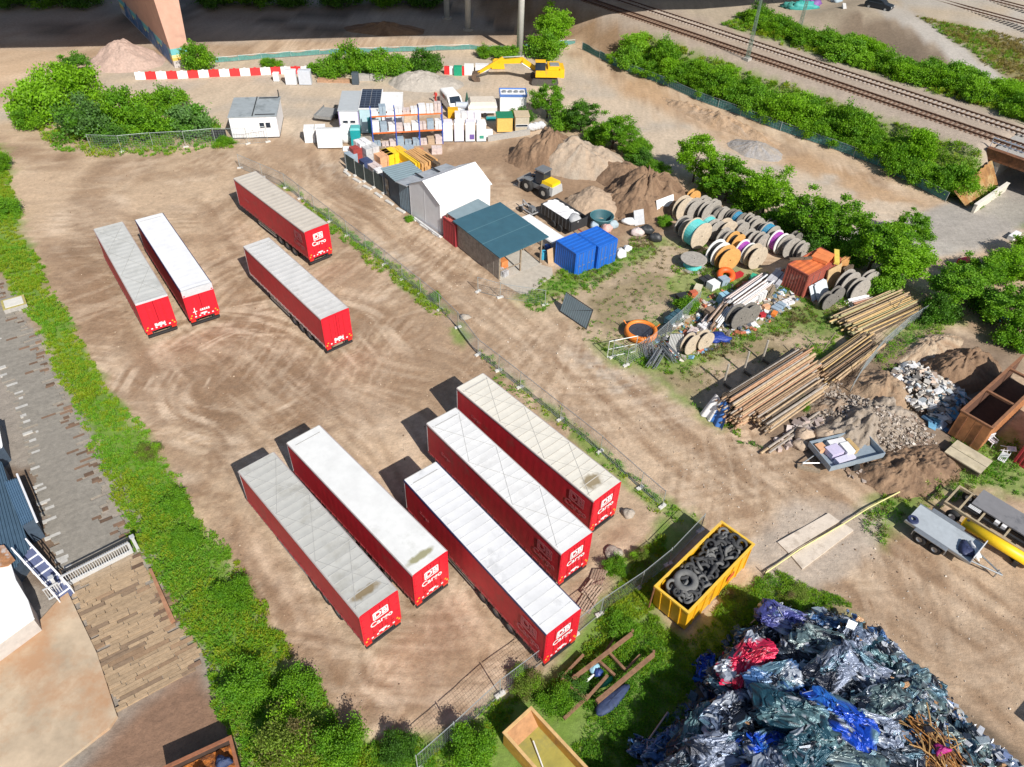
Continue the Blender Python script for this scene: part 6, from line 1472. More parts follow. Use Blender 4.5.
# worker beside the van: one skinned body, red work clothes
def worker(px, py, rz, label):
    p = at(px, py)
    J = [(0, 0, .95), (0, 0, 1.15), (0, .01, 1.38), (0, .02, 1.50), (0, .04, 1.66), (.10, 0, .90), (.11, .03, .50), (.12, 0, .10), (.13, .14, .04), (-.10, 0, .90), (-.12, -.04, .50), (-.13, -.08, .10), (-.14, .06, .04), (.19, .0, 1.40), (.26, .05, 1.14), (.24, .22, .98), (-.19, 0, 1.40), (-.26, -.02, 1.14), (-.25, .10, .90)]
    E_ = [(0, 1), (1, 2), (2, 3), (3, 4), (0, 5), (5, 6), (6, 7), (7, 8), (0, 9), (9, 10), (10, 11), (11, 12), (2, 13), (13, 14), (14, 15), (2, 16), (16, 17), (17, 18)]
    rad = [.15, .14, .16, .06, .11, .10, .07, .05, .045, .10, .07, .05, .045, .075, .05, .035, .075, .05, .035]
    me = bpy.data.meshes.new('person'); me.from_pydata(J, E_, []); o = bpy.data.objects.new('person_rig', me); col.objects.link(o)
    sk = o.modifiers.new('skin', 'SKIN'); o.modifiers.new('sub', 'SUBSURF').levels = 1
    if not me.skin_vertices: me.attributes  # created with the modifier
    sv = me.skin_vertices[0].data if me.skin_vertices else None
    if sv:
        for k, r in enumerate(rad): sv[k].radius = (r, r)
        sv[0].use_root = True
    dg = bpy.context.evaluated_depsgraph_get(); m2 = bpy.data.meshes.new_from_object(o.evaluated_get(dg)); bpy.data.objects.remove(o)
    m2.materials.clear()
    for m_ in (M('red work clothes', (.62, .06, .05), .7, 0, .12, 5), M('skin tone', (.50, .30, .21), .6, 0, .05, 5), M('dark boots', (.03, .03, .03), .7, 0, .1, 5), M('dark hair', (.05, .035, .025), .8, 0, .2, 5)): m2.materials.append(m_)
    for f in m2.polygons:
        c = f.center; f.material_index = 2 if c.z < .12 else 3 if c.z > 1.68 or (c.z > 1.56 and c.y < .0) else 1 if c.z > 1.47 or (abs(c.x) > .17 and c.z < 1.03) else 0; f.use_smooth = True
    o = link('person', m2, None, (p.x, p.y, 0), rz); return tag(o, label, 'person')
worker(436, 103, 2.4, 'person in red work clothes standing beside the white van')
# ------------------------------------------------------------------ soil heaps
SOILM = attr_mat('heap soil', .95, 0, 3.0, 1.0)
def heap(name, label, px, py, rx, ry, ang, h, c0, c1, seed, peaks=((0, 0, 1),), n=110, rough=.10, cat='soil heap', pw=1.0, streak=.5):
    x0, y0 = xy(px, py); z0 = hz(x0, y0)
    u = np.linspace(-1.15, 1.15, n); U_, V_2 = np.meshgrid(u, u); X_2 = U_ * rx; Y_2 = V_2 * ry
    wob = .16 * (fbm(U_ * 2.2 + seed, V_2 * 2.2, 1, 3, seed) - .5) * 2
    Z_2 = np.zeros_like(U_)
    for (a, b, k) in peaks:
        r = np.hypot(U_ - a, V_2 - b) + wob * .8
        q_ = np.clip(1 - r / (1 - .45 * math.hypot(a, b)), 0, 1); Z_2 = np.maximum(Z_2, k * (.55 * q_ + .45 * (1 - (1 - q_) ** 2)) ** (pw * 1.15))
    rim = np.clip((1.08 - np.hypot(U_, V_2)) / .25, 0, 1)
    an = np.arctan2(V_2, U_); rr = np.hypot(U_, V_2)
    gul = fbm(an * 3.5 + seed, rr * .8, 1.6, 3, seed + 4) - .5
    Z_2 = h * Z_2 * rim * (1 + streak * .32 * gul + .5 * (fbm(X_2, Y_2, .7, 4, seed + 9) - .5))  + rough * 1.6 * (fbm(X_2, Y_2, 1.5, 5, seed + 1) - .5) * (Z_2 > .01) * 2 * np.clip(h * Z_2, 0, 1)
    Z_2 = np.where(Z_2 < .015, -.12, Z_2)
    m = np.clip(fbm(an * 4, rr * 1.2 + fbm(X_2, Y_2, .8, 2, 3), 1.3, 4, seed + 2) * 1.6 - .3, 0, 1)
    K = np.asarray(c0)[None, None] * (1 - m[..., None]) + np.asarray(c1)[None, None] * m[..., None]
    ii = (np.arange(n - 1)[:, None] * n + np.arange(n - 1)[None, :]).ravel()
    F_ = np.stack([ii, ii + 1, ii + 1 + n, ii + n], 1)
    zc = Z_2.ravel(); F_ = F_[(zc[F_] > -.1).any(1)]
    me = np_mesh(name, np.stack([X_2.ravel(), Y_2.ravel(), zc], 1), 4, K.reshape(-1, 3), [SOILM], True, F_)
    o = link(name, me, None, (x0, y0, z0), ang); tag(o, label, cat)
    o['h'] = 0; del o['h']
    return o, (X_2, Y_2, Z_2)
DK = (.16, .095, .055); MD = (.30, .195, .12); PL_ = (.43, .32, .225); GY = (.36, .30, .235)
heap('soil_heap', 'tall brown soil heap with a dark flank behind the wheel loader', 553, 158, 5.2, 4.6, R(20), 3.6, DK, MD, 1, ((-.1, .05, 1), (-.45, .2, .75)), streak=1.2, rough=.25)
heap('sand_heap', 'broad grey sand heap right of the tall brown soil heap', 582, 166, 6.0, 4.6, R(-15), 3.3, GY, PL_, 2, ((-.2, .1, 1), (.3, .1, .8)), streak=.5)
heap('soil_heap', 'flat brown soil heap under the trees behind the sand heap', 625, 178, 5.2, 3.6, R(-40), 1.8, MD, DK, 3, ((0, 0, 1), (.45, 0, .7)), streak=.8, rough=.2)
heap('soil_heap', 'large dark brown soil heap with steep gullies at the right of the dug yard', 645, 200, 5.4, 4.6, R(30), 3.4, DK, MD, 4, ((-.05, .05, 1), (.35, -.1, .85), (-.35, -.25, .55)), streak=1.5, rough=.3)
heap('gravel_heap', 'round pale gravel heap beside the tipper trailer', 594, 206, 3.5, 3.1, 0, 2.1, (.40, .29, .20), PL_, 5, streak=.2, pw=.8)
heap('gravel_heap', 'grey gravel heap in front of the bushes left of the excavator', 425, 84, 5.4, 3.6, 0, 2.0, (.44, .40, .35), (.36, .33, .29), 6, ((-.15, 0, 1), (.4, .1, .55)), streak=.3, cat='gravel heap')
heap('gravel_heap', 'pinkish gravel heap left of the pink pier', 126, 62, 5.5, 4.6, 0, 3.0, (.50, .36, .30), (.42, .31, .26), 7, streak=.2, cat='gravel heap')
heap('soil_heap', 'low dark soil mound left of the shaded viaduct columns', 385, 30, 7.0, 3.0, 0, 1.2, DK, MD, 8)
heap('sand_heap', 'low sandy heap in the far lot near the turquoise fence', 755, 150, 3.8, 2.6, R(-40), 1.1, GY, (.34, .33, .33), 9, cat='sand heap')
heap('sand_heap', 'dug sandy bank along the turquoise cloth fence', 720, 122, 9.0, 2.2, R(-47), 1.1, (.42, .27, .15), PL_, 10, ((-.5, 0, .8), (0, 0, 1), (.5, 0, .7)), rough=.3, cat='sand heap')
# right: rubble yard
heap('soil_heap', 'brown soil heap between the beam stack and the white rubble', 880, 392, 3.4, 3.0, R(20), 1.5, MD, (.36, .26, .17), 11, streak=.8, rough=.25)
heap('rubble_heap', 'grey brown rubble heap beside the furniture trailer', 868, 428, 4.6, 3.4, R(25), 1.7, (.27, .215, .16), (.38, .32, .26), 12, ((-.2, 0, 1), (.35, .1, .8)), streak=.6, rough=.5, cat='rubble heap')
heap('soil_heap', 'dark brown soil heap behind the rusty open container', 958, 372, 4.2, 2.8, R(30), 1.9, DK, MD, 13, ((-.2, 0, 1), (.3, 0, .8)), streak=1.0, rough=.3)
heap('soil_heap', 'pale sandy bank under the trees above the rubble', 930, 348, 4.0, 1.6, R(30), 1.0, (.48, .38, .27), MD, 14, rough=.4)
heap('soil_heap', 'trampled brown soil heap below the rubble near the beige boards', 912, 470, 4.0, 2.6, R(20), 1.1, DK, MD, 15, ((-.3, 0, 1), (.3, .1, .9)), streak=1.0, rough=.5)
heap('soil_heap', 'small soil mound beside the furniture trailer', 835, 412, 2.6, 2.0, 0, .9, MD, GY, 16, rough=.4)
# angular pieces scattered over an area: nobody could count them
def debris(name, label, poly, n, smin, smax, pal, seed, zf=None, flat=.5, cat='rubble', m=None, kind='stuff', tilt=1.0):
    rng = np.random.default_rng(seed); pl = np.array(poly); lo, hi = pl.min(0), pl.max(0); P = []
    while len(P) < n:
        p = rng.uniform(lo, hi, (n * 3, 2)); d = pdist(p[:, 0], p[:, 1], poly); P += list(p[d < 0])
    P = np.array(P[:n]); s = smin + (smax - smin) * rng.uniform(0, 1, n) ** 2.2
    base = np.array([[-1, -1, -1], [1, -1, -1], [1, 1, -1], [-1, 1, -1], [-1, -1, 1], [1, -1, 1], [1, 1, 1], [-1, 1, 1]], float) * .5
    zz = zf(P[:, 0], P[:, 1]) if zf else hgt(P[:, 0], P[:, 1])
    Vs = np.empty((n, 8, 3))
    for i in range(n):
        ax_ = rng.normal(size=3); ax_ /= np.linalg.norm(ax_); 
        Rm = np.array(Matrix.Rotation(rng.uniform(0, tilt * 1.2), 3, Vector(ax_)) @ Matrix.Rotation(rng.uniform(0, 6.28), 3, 'Z'))
        b = base * (1 + rng.uniform(-.25, .25, (8, 3))) * s[i] * np.array([rng.uniform(.7, 1.5), rng.uniform(.6, 1.1), flat * rng.uniform(.5, 1.4)])
        Vs[i] = b @ Rm.T + np.array([P[i, 0], P[i, 1], zz[i] + s[i] * flat * .35])
    K = np.repeat(np.array(pal)[rng.integers(0, len(pal), n)] * rng.uniform(.75, 1.2, (n, 1)), 8, 0)
    f = np.array([[3, 2, 1, 0], [4, 5, 6, 7], [0, 1, 5, 4], [1, 2, 6, 5], [2, 3, 7, 6], [3, 0, 4, 7]])
    F_ = (f[None] + (np.arange(n) * 8)[:, None, None]).reshape(-1, 4)
    o = link(name, np_mesh(name, Vs.reshape(-1, 3), 4, np.clip(K, 0, .85), [m or attr_mat('broken pieces', .8, 0, 6.0)], False, F_))
    return tag(o, label, cat, None, kind)
def bump_at(px, py, rx, ry, h):
    x0, y0 = xy(px, py)
    return lambda x, y: h * np.clip(1 - np.hypot((x - x0) / rx, (y - y0) / ry), 0, 1)
WHT = [(.62, .60, .57), (.50, .47, .43), (.55, .51, .45), (.55, .50, .44), (.50, .55, .58), (.50, .38, .30), (.12, .11, .10), (.70, .70, .70), (.30, .25, .20)]
debris('building_rubble', 'white and pale blue building rubble dumped beside the rusty open container', PX([(885, 382), (905, 362), (940, 362), (965, 385), (950, 425), (925, 420), (900, 405), (880, 402)]), 950, .07, .55, WHT, 31, bump_at(922, 395, 4.2, 4.0, 1.6), .35)
debris('building_rubble', 'blue and turquoise insulation scraps in the shade of the rusty container', PX([(930, 400), (962, 378), (966, 405), (945, 430), (928, 425)]), 90, .3, .9, [(.12, .30, .45), (.20, .42, .52), (.55, .60, .65), (.06, .13, .22)], 32, bump_at(945, 405, 3, 3, .8), .25)
debris('rubble', 'grey stones strewn over the rubble heap', PX([(800, 420), (825, 385), (870, 378), (900, 400), (940, 440), (930, 465), (880, 450), (830, 440)]), 1300, .04, .24, [(.42, .36, .30), (.33, .27, .21), (.50, .44, .38), (.28, .2, .15)], 33, bump_at(868, 426, 4.6, 3.6, 1.65), .7)
debris('rubble', 'fine grey crumbs covering the rubble heap beside the furniture trailer', PX([(810, 430), (830, 390), (870, 382), (905, 405), (930, 440), (915, 462), (870, 455), (830, 448)]), 2600, .03, .16, [(.40, .34, .28), (.48, .42, .36), (.30, .24, .19), (.20, .15, .11)], 38, bump_at(868, 426, 4.6, 3.6, 1.7), .7)
debris('broken_stone', 'pink grey broken stones beside the beam stack', PX([(780, 436), (800, 420), (835, 408), (852, 430), (835, 448), (800, 448), (770, 452)]), 240, .14, .6, [(.50, .40, .36), (.42, .34, .31), (.58, .50, .46), (.36, .29, .26)], 34, None, .7)
debris('clods', 'dark clods and bricks along the foot of the soil heap at the right', PX([(840, 468), (880, 455), (930, 462), (950, 480), (900, 490), (850, 480)]), 240, .08, .4, [(.16, .10, .07), (.28, .19, .13), (.40, .33, .28)], 35, None, .6)
debris('pebbles', 'pale pebbles and crumbs strewn over the dirt yard', PX([(30, 165), (330, 160), (560, 380), (660, 500), (560, 650), (350, 720), (240, 560), (100, 340)]), 1500, .02, .10, [(.50, .39, .28), (.42, .32, .23), (.24, .16, .10), (.36, .27, .19)], 36, None, .6)
debris('pebbles', 'pale pebbles and crumbs strewn along the dirt road', PX([(340, 165), (480, 270), (720, 430), (1030, 620), (1030, 767), (830, 600), (700, 500), (440, 300)]), 1300, .02, .10, [(.50, .40, .30), (.45, .36, .27), (.26, .17, .11), (.55, .48, .40)], 37, None, .6)
for k, (px, py, rr, lab) in enumerate(((825, 440, (1.0, .8, .65), 'largest round boulder beside the broken stones'), (803, 438, (.75, .65, .55), 'second boulder among the broken stones'), (800, 447, (.6, .5, .4), 'small flat boulder in front of the broken stones'), (628, 515, (.45, .4, .3), 'dark stone on the dirt behind the front trailers'), (613, 553, (.6, .5, .18), 'pale flat stone near the trailers and pallets'), (465, 318, (.5, .4, .2), 'pale stone at the road fence'))):
    x, y = xy(px, py); blobf((x, y, rr[2] * .5), rr, 'boulder', lab, 'boulder', M('boulder tan', (.47, .36, .26), .9, 0, .25, 3, .4) if k < 3 else M('boulder grey', (.40, .35, .29), .9, 0, .25, 3, .4), amp=.12, seed=50 + k)
# ------------------------------------------------------------------ cable reels
WD_G = M('grey reel wood', (.36, .33, .29), .85, 0, .3, 4, .15); WD_B = M('beige reel wood', (.52, .43, .32), .85, 0, .25, 4, .15); WD_O = M('orange reel wood', (.62, .33, .10), .8, 0, .2, 4, .15); WD_W = M('white reel flange', (.72, .71, .68), .7, 0, .12, 4); WD_D = M('dark reel wood', (.19, .175, .155), .85, 0, .3, 4, .15)
CB = {'teal': M('light teal cable', (.10, .52, .50), .5, 0, .2, 8), 'blue': M('blue cable', (.03, .24, .40), .5, 0, .2, 8), 'purple': M('purple cable', (.36, .05, .38), .5, 0, .2, 8), 'black': M('black cable', (.02, .02, .022), .6, 0, .2, 8), 'grey': M('grey drum', (.22, .20, .18), .8, 0, .3, 5)}
def flange(R_, t, boards=True):
    q = MB().lathe([(.09, -t), (R_ * .985, -t), (R_, -t * .7), (R_, t * .7), (R_ * .985, t), (.09, t), (.09, -t)], axis='X', n=28)
    for k in range(6):
        a = k * math.pi / 3 + .3; q.tube((-t * 1.5, R_ * .38 * math.cos(a), R_ * .38 * math.sin(a)), (t * 1.5, R_ * .38 * math.cos(a), R_ * .38 * math.sin(a)), .035, None, 6)
    q.lathe([(.09, -t * 1.3), (.2, -t * 1.3), (.2, t * 1.3), (.09, t * 1.3)], axis='X', n=12)
    return q
def reel(px, py, label, R_=1.0, w=.9, fl=WD_G, cable='grey', fill=.8, ang=-56, flat=False, roll=0.0, group='cable reels in the storage row', pt=None):
    """upright reel with its foot at the pixel; axis along local x"""
    p = at(px, py) if pt is None else pt
    T = thing('cable_reel', label, 'cable reel', (p.x, p.y, (w / 2 + .05) if flat else R_), R(ang), group)
    T.rotation_euler = (roll, R(90) if flat else 0, R(ang)) if flat else (0, 0, R(ang) + RNG.uniform(-.13, .13))
    for s in (-1, 1): obj('flange', flange(R_, .05), fl, T, False, (s * w / 2, 0, 0))
    obj('drum', MB().lathe([(.09, -w / 2 + .06), (R_ * .42, -w / 2 + .06), (R_ * .42, w / 2 - .06), (.09, w / 2 - .06)], axis='X', n=20), fl, T)
    if fill:
        rc = R_ * fill; pr_ = [(R_ * .43, -w / 2 + .055)]
        nl = max(5, int(w / .11))
        for k in range(nl):
            x0 = -w / 2 + .06 + (w - .12) * k / nl; x1 = -w / 2 + .06 + (w - .12) * (k + 1) / nl
            pr_ += [(rc - .03, x0 + .005), (rc, x0 * .7 + x1 * .3), (rc, x0 * .3 + x1 * .7), (rc - .03, x1 - .005)]
        pr_.append((R_ * .43, w / 2 - .055))
        obj('cable', MB().lathe(pr_, axis='X', n=28), CB[cable], T)
    return T
def zr(x, y): return 660 + x / 7.667, 190 + y / 7.667
REELS = [(165, 225, 'big beige reel at the left end of the back row', 1.25, .6, WD_B, 'black', .75), (245, 100, 'small orange reel at the far left of the row under the trees', .75, .5, WD_O, 'grey', .6), (250, 228, 'dark grey reel second in the back row', 1.15, .5, WD_G, 'black', .75), (320, 180, 'grey reel behind the second one of the back row', .95, .5, WD_G, 'grey', .6), (345, 245, 'pale grey reel fourth in the back row', 1.1, .55, WD_G, 'black', .7), (395, 205, 'pale narrow reel in the shade behind the teal reels', .95, .4, WD_G, 'grey', .6), (425, 245, 'dark shaded reel in the middle of the back row', .85, .5, WD_D, 'black', .8), (470, 250, 'narrow brown grey reel beside the shaded one', .85, .3, WD_G, 'grey', .6),
         (175, 350, 'grey reel of black cable left of the big teal one', 1.0, .7, WD_G, 'black', .85), (262, 428, 'biggest reel wound with light teal cable', 1.35, 1.25, WD_B, 'teal', .92), (365, 355, 'smaller reel of light teal cable behind the biggest', 1.05, .9, WD_G, 'teal', .88), (410, 372, 'pale reel flange right of the smaller teal reel', 1.0, .5, WD_G, 'black', .7), (490, 375, 'beige grey reel in the middle row', 1.05, .7, WD_B, 'black', .6), (585, 290, 'reel of dark blue cable under the trees', .9, .8, WD_D, 'blue', .85), (665, 300, 'grey reel with an open ring flange under the trees', .85, .4, WD_G, 'grey', .5), (715, 340, 'pale grey reel near the tree trunks', .95, .5, WD_G, 'grey', .6), (600, 365, 'grey reel left of the open ring one', .9, .6, WD_G, 'grey', .7), (485, 450, 'pale grey reel behind the orange wooden reels', 1.05, .7, WD_G, 'grey', .7),
         (555, 480, 'orange wooden reel standing behind its twin', 1.05, .7, WD_O, 'black', .7), (425, 565, 'white flanged reel of black cable in the front row', 1.2, .7, WD_W, 'black', .8), (495, 610, 'orange wooden reel in the front row', 1.2, .7, WD_O, 'black', .7), (672, 455, 'grey brown reel behind the purple one', 1.05, .6, WD_G, 'black', .7), (630, 545, 'reel of purple cable between orange and beige reels', 1.05, .8, WD_W, 'purple', .85), (708, 590, 'beige wooden reel at the right of the front row', 1.15, .7, WD_B, 'black', .6), (748, 480, 'pale grey reel behind the beige front reel', 1.05, .5, WD_G, 'grey', .7), (770, 370, 'thin grey reel leaning near the blue cable', .85, .25, WD_G, 'grey', .5), (815, 410, 'reel of bright blue cable in the right half of the row', 1.05, .9, WD_G, 'blue', .88), (885, 470, 'reel of purple cable at the right end of the row', 1.05, .8, WD_W, 'purple', .85), (965, 505, 'grey reel right of the purple one at the end of the row', 1.05, .8, WD_G, 'grey', .7), (1010, 450, 'dark grey reel in the shade behind the end of the row', .9, .5, WD_D, 'black', .8), (830, 330, 'small dark reel under the trees behind the blue cable', .75, .5, WD_D, 'grey', .6), (540, 260, 'dark thin reel in the shade at the back', .8, .35, WD_D, 'black', .7), (1060, 525, 'grey reel beside the rusty container roof', .9, .5, WD_G, 'grey', .7)]
for (x, y, lab, R_, w, fl, cb, fi) in REELS:
    px, py = zr(x, y); reel(px, py, lab, R_ * 1.08, w, fl, cb, fi)
reel(692, 267, 'reel lying flat with pale teal cable on the grass', 1.3, .9, WD_G, 'teal', .7, 20, True, group=None)
for px, py, lab, R_, w, fl, an in ((735, 326, 'dark grey reel in front of the junk row', 1.1, .7, WD_D, -58), (747, 322, 'dark grey reel half hidden behind its twin at the junk row', 1.0, .5, WD_D, -58), (843, 294, 'big grey reel above the upper timber stack', 1.3, .6, WD_G, -60), (854, 300, 'pale grey reel leaning beside the timber stack', 1.2, .5, WD_G, -55), (865, 290, 'grey reel farthest right above the timber stack', 1.1, .4, WD_G, -62), (824, 308, 'small dark grey reel left of the timber stack', .85, .5, WD_D, -55), (833, 303, 'dark grey reel behind the small one at the timber stack', .9, .4, WD_D, -60), (688, 352, 'black tyre like reel with pale core in the junk row', .95, .5, WD_B, -50), (702, 348, 'pale wooden spool with black rim in the junk row', .9, .5, WD_B, -50)):
    reel(px, py, lab, R_, w, fl, 'black', .75, an, group='loose reels among the junk')
# ------------------------------------------------------------------ rusty container with boards on it
p = at(780, 287) ; T = container('rusty_container', 'rust red container with orange roof beside the cable reels', p + Vector((0, 0, 0)), E1, 2.4, 5.2, 2.6, M('rust red container', (.28, .06, .04), .7, .1, .25, 2, 0, (.40, .20, .15), .2), M('orange red roof', (.66, .17, .05), .7, .05, .15, 1.2, 0, (.35, .08, .04), .3), doors='x1', fr=M('brown red frame', (.36, .09, .06), .7, .1, .2, 2))
tm = T.matrix_basis
for loc, d_, m_, lab, an in (((1.3, 3.6, 2.62), (1.6, 1.9, .35), M('orange red sheet', (.72, .22, .07), .7, 0, .15, 2), 'orange red sheets lying on the rusty container', .2), ((2.1, 4.7, 2.62), (.5, 2.4, .3), M('yellow board', (.72, .55, .10), .7, 0, .15, 2), 'yellow boards on the far end of the rusty container', .6), ((.4, 1.9, 2.62), (.25, 3.0, .25), DKWOOD, 'dark beam lying across the rusty container roof', -.5)):
    stack('board_stack', lab, 'boards', tm @ Vector(loc), E1 + an, d_, m_, (1, 2, 2), .04, .03)
for px, py, lab, d_, m_, tl in ((819, 297, 'white and blue sheets leaning in front of the rusty container', (2.4, .35, 1.5), M('white blue sheet', (.60, .66, .70), .5, 0, .25, 3), -30), (830, 287, 'tan plywood boards leaning on the rusty container', (2.4, .3, 2.2), M('tan plywood', (.50, .35, .18), .8, 0, .25, 3), -14), (840, 277, 'orange brown boards at the far end of the rusty container', (1.8, .5, 2.0), M('orange brown board', (.52, .26, .09), .8, 0, .25, 3), -10), (846, 283, 'dark boards leaning in the shade of the trees', (1.6, .4, 1.7), DKWOOD, -10)):
    p = at(px, py); q = MB()
    for k in range(4): q.box((RNG.uniform(-.2, .2), k * .09, d_[2] / 2 + RNG.uniform(-.1, .1)), (d_[0] * RNG.uniform(.6, 1), .06, d_[2]), Matrix.Rotation(R(tl + RNG.uniform(-4, 4)), 3, 'X'))
    tag(obj('leaning_boards', q, m_, None, False, (p.x, p.y, 0), E2), lab, 'boards')
# ------------------------------------------------------------------ junk row
pv = at(640, 336); T = thing('orange_basket', 'round orange basket with dark filling at the end of the junk row', 'basket', (pv.x, pv.y, 0))
obj('ring', MB().lathe([(1.0, .1), (1.15, 0), (1.45, .35), (1.42, .75), (1.2, .85), (1.1, .7), (1.0, .1)], n=28), M('orange plastic', (.78, .22, .03), .5, 0, .15, 3), T, True)
obj('filling', MB().lathe([(.01, .5), (.6, .52), (1.1, .6), (1.12, .2)], n=20), M('dark mesh filling', (.04, .05, .07), .7, .1, .6, 7), T)
for k in range(3): obj('grip', MB().path([(1.35 * math.cos(k * 2 + 2.6), 1.35 * math.sin(k * 2 + 2.6), .6), (1.75 * math.cos(k * 2 + 2.6), 1.75 * math.sin(k * 2 + 2.6), 1.0)], .05, 6), M('orange plastic', (.78, .22, .03)), T)
pv = at(725, 275 + 4); T = thing('orange_ring', 'orange red ring float lying among the junk by the reels', 'ring', (pv.x, pv.y, .45)); obj('ring', MB().torus((0, 0, 0), .62, .3, 'Z', 24, 10, 0, Matrix.Rotation(R(20), 3, 'X')), M('orange red plastic', (.75, .12, .02), .5, 0, .12, 3), T, True)
def poles(name, label, px, py, ang, L, w, h, n, r, m, cat='poles', seed=0, z0=.1, jl=.3, slope=0.0, group=None, stubs=True, mats=None):
    """a bound stack of long round poles or beams; local x along their length"""
    rg = random.Random(seed); p = at(px, py); mats = mats or [m]
    q = MB()
    for k in range(n):
        y = rg.uniform(-w / 2, w / 2); z = z0 + h * rg.random() ** 1.3 * (1 - (2 * y / w) ** 2 * .5) + r
        a_ = rg.gauss(0, .012); l = L * rg.uniform(.82, 1.0); o = rg.uniform(-jl, jl)
        q.tube((o - l / 2, y - a_ * l / 2, z + slope * (-l / 2)), (o + l / 2, y + a_ * l / 2, z + slope * (l / 2)), r * rg.uniform(.7, 1.15), None, 6, rg.randrange(len(mats)))
    o = obj(name, q, mats, None, False, (p.x, p.y, 0), ang)
    return tag(o, label, cat, group)
E2p = math.atan2(at(800, 262).y - at(700, 335).y, at(800, 262).x - at(700, 335).x)
poles('barrier_planks', 'long stack of white and red barrier planks in the junk row', 745, 300, E2p, 6.5, 1.9, 1.1, 46, .075, WHITE, 'planks', 4, .3, .4, mats=[WHITE, M('pinkish white', (.62, .52, .48), .7, 0, .2, 4), M('grey white bar', (.50, .50, .50), .6, 0, .2, 4)])
poles('barrier_planks', 'short end of stacked white posts in the junk row', 715, 322, E2p + .2, 3.2, 1.6, 1.2, 26, .08, WHITE, 'planks', 5, .2, .4, mats=[WHITE, M('brown board', (.28, .19, .13), .8, 0, .3, 4), M('pinkish white', (.62, .52, .48))])
for px, py, lab, dd, m_, nn, an in ((775, 283, 'grey flat boards stacked beside the rusty container', (3.0, 1.6, .9), M('grey flat board', (.47, .47, .50), .7, 0, .15, 3), (1, 3, 4), E2p), (768, 294, 'pale pallets leaning in the junk row', (1.6, 1.0, 1.0), WOOD, (1, 4, 3), E2p), (760, 300, 'white chair like frames in the junk row', (1.5, .7, 1.1), WHITE, (6, 1, 1), E2p), (737, 277, 'dark red tarpaulin bundle beside the orange ring', (1.6, .7, .5), M('dark red tarp', (.42, .02, .03), .6, 0, .2, 3), (1, 1, 1), E2p), (722, 284, 'pale green white crate left of the orange ring', (1.2, 1.0, .9), PAL[3], (1, 1, 2), E2p), (712, 288, 'white box with black bags in the junk row', (1.3, 1.1, .9), WHITE, (1, 1, 1), E2p), (722, 302, 'light blue plastic crate on the barrier planks end', (1.2, .8, 1.2), M('light blue crate', (.28, .50, .62), .5, 0, .15, 3), (2, 1, 2), E2p), (708, 318, 'brown wooden crate leaning in the junk row', (1.0, .9, 1.3), M('brown crate', (.25, .18, .13), .8, 0, .3, 3), (1, 1, 4), E2p), (773, 316, 'orange plastic crate in front of the barrier planks', (.9, .6, .5), M('orange crate', (.75, .22, .04), .5, 0, .15, 3), (1, 1, 2), E2p), (762, 317, 'dark red crate in front of the barrier planks', (.8, .6, .5), M('dark red tarp', (.42, .02, .03)), (1, 1, 1), E2p), (778, 308, 'blue grey sheets strewn in front of the barrier planks', (1.8, 1.0, .35), PAL[3], (3, 1, 2), E2p + .3), (787, 303, 'white plates strewn at the end of the barrier planks', (1.5, .9, .3), PAL[0], (3, 2, 1), E2p - .2), (765, 309, 'peach coloured cushion on the barrier planks', (.9, .6, .5), M('peach goods', (.66, .36, .20)), (1, 1, 1), E2p),
                                (681, 300, 'dark sheet metal pieces at the left of the junk row', (1.3, .8, .8), DKSTEEL, (1, 2, 2), E2p), (692, 297, 'red and white machine part in the junk row', (.9, .7, .8), M('red machine part', (.5, .12, .06), .6, 0, .3, 3), (1, 1, 2), E2p), (698, 290, 'pale yellow board in the junk row', (1.3, .9, .5), M('pale yellow board', (.58, .53, .38), .7, 0, .15, 3), (1, 1, 1), E2p), (704, 328, 'white sacks with blue straps in the junk row', (1.6, 1.0, .6), PAL[0], (3, 2, 1), E2p), (692, 334, 'white tangled plastic beside the spools', (1.4, .9, .5), PAL[1], (3, 2, 1), E2p), (672, 322, 'dark teal machine frame in the junk row', (2.6, .8, 1.1), M('dark teal frame', (.05, .12, .15), .6, .1, .3, 3), (3, 1, 2), E2p), (662, 333, 'black pipes bundled at the mesh fence', (2.4, .7, .8), BK, (1, 3, 3), E2p), (705, 283, 'black bags heaped near the flat teal reel', (1.6, 1.0, .7), BK, (2, 1, 1), E2p), (792, 276, 'blue rods bundled behind the grey boards', (2.6, .5, .5), M('blue rod', (.05, .30, .48), .5, 0, .15, 3), (1, 3, 2), E2p), (752, 279, 'emerald green tarp behind the barrier planks', (1.5, .7, .4), M('emerald tarp', (.02, .34, .20), .6, 0, .2, 3), (1, 1, 1), E2p), (762, 281, 'dark frames behind the barrier planks', (1.6, .9, .8), DKSTEEL, (3, 1, 1), E2p)):
    dd = tuple(v_ * .82 for v_ in dd); stack('junk_stack', lab, 'junk', P3(px, py), an + RNG.uniform(-.4, .4), dd, m_, nn, .06, .06)
pv = at(718, 340); blobf((pv.x, pv.y, .25), (.95, .65, .35), 'blue_tarp', 'crumpled navy blue tarpaulin in front of the junk row', 'tarpaulin', M('navy tarp', (.02, .05, .28), .5, 0, .3, 4, .3), amp=.22, seed=60)
for px, py, an, lab, seed in ((655, 362, .3, 'bundle of bent grey fence rods at the mesh fence', 7), (668, 356, 1.2, 'upright bundle of pale grey tubes at the junk row', 8), (648, 352, .8, 'tangled wire beside the orange basket', 9)):
    poles('rod_bundle', lab, px, py, E2p + an, 2.2, .9, .9, 26, .035, STEEL, 'rods', seed, .05, .3)
pv = at(667, 352); q = MB()
for k in range(9): q.tube((pv.x + k * .13, pv.y - .1 + .02 * k, 0), (pv.x + .1 + k * .13, pv.y + .35, 1.7), .05, None, 6)
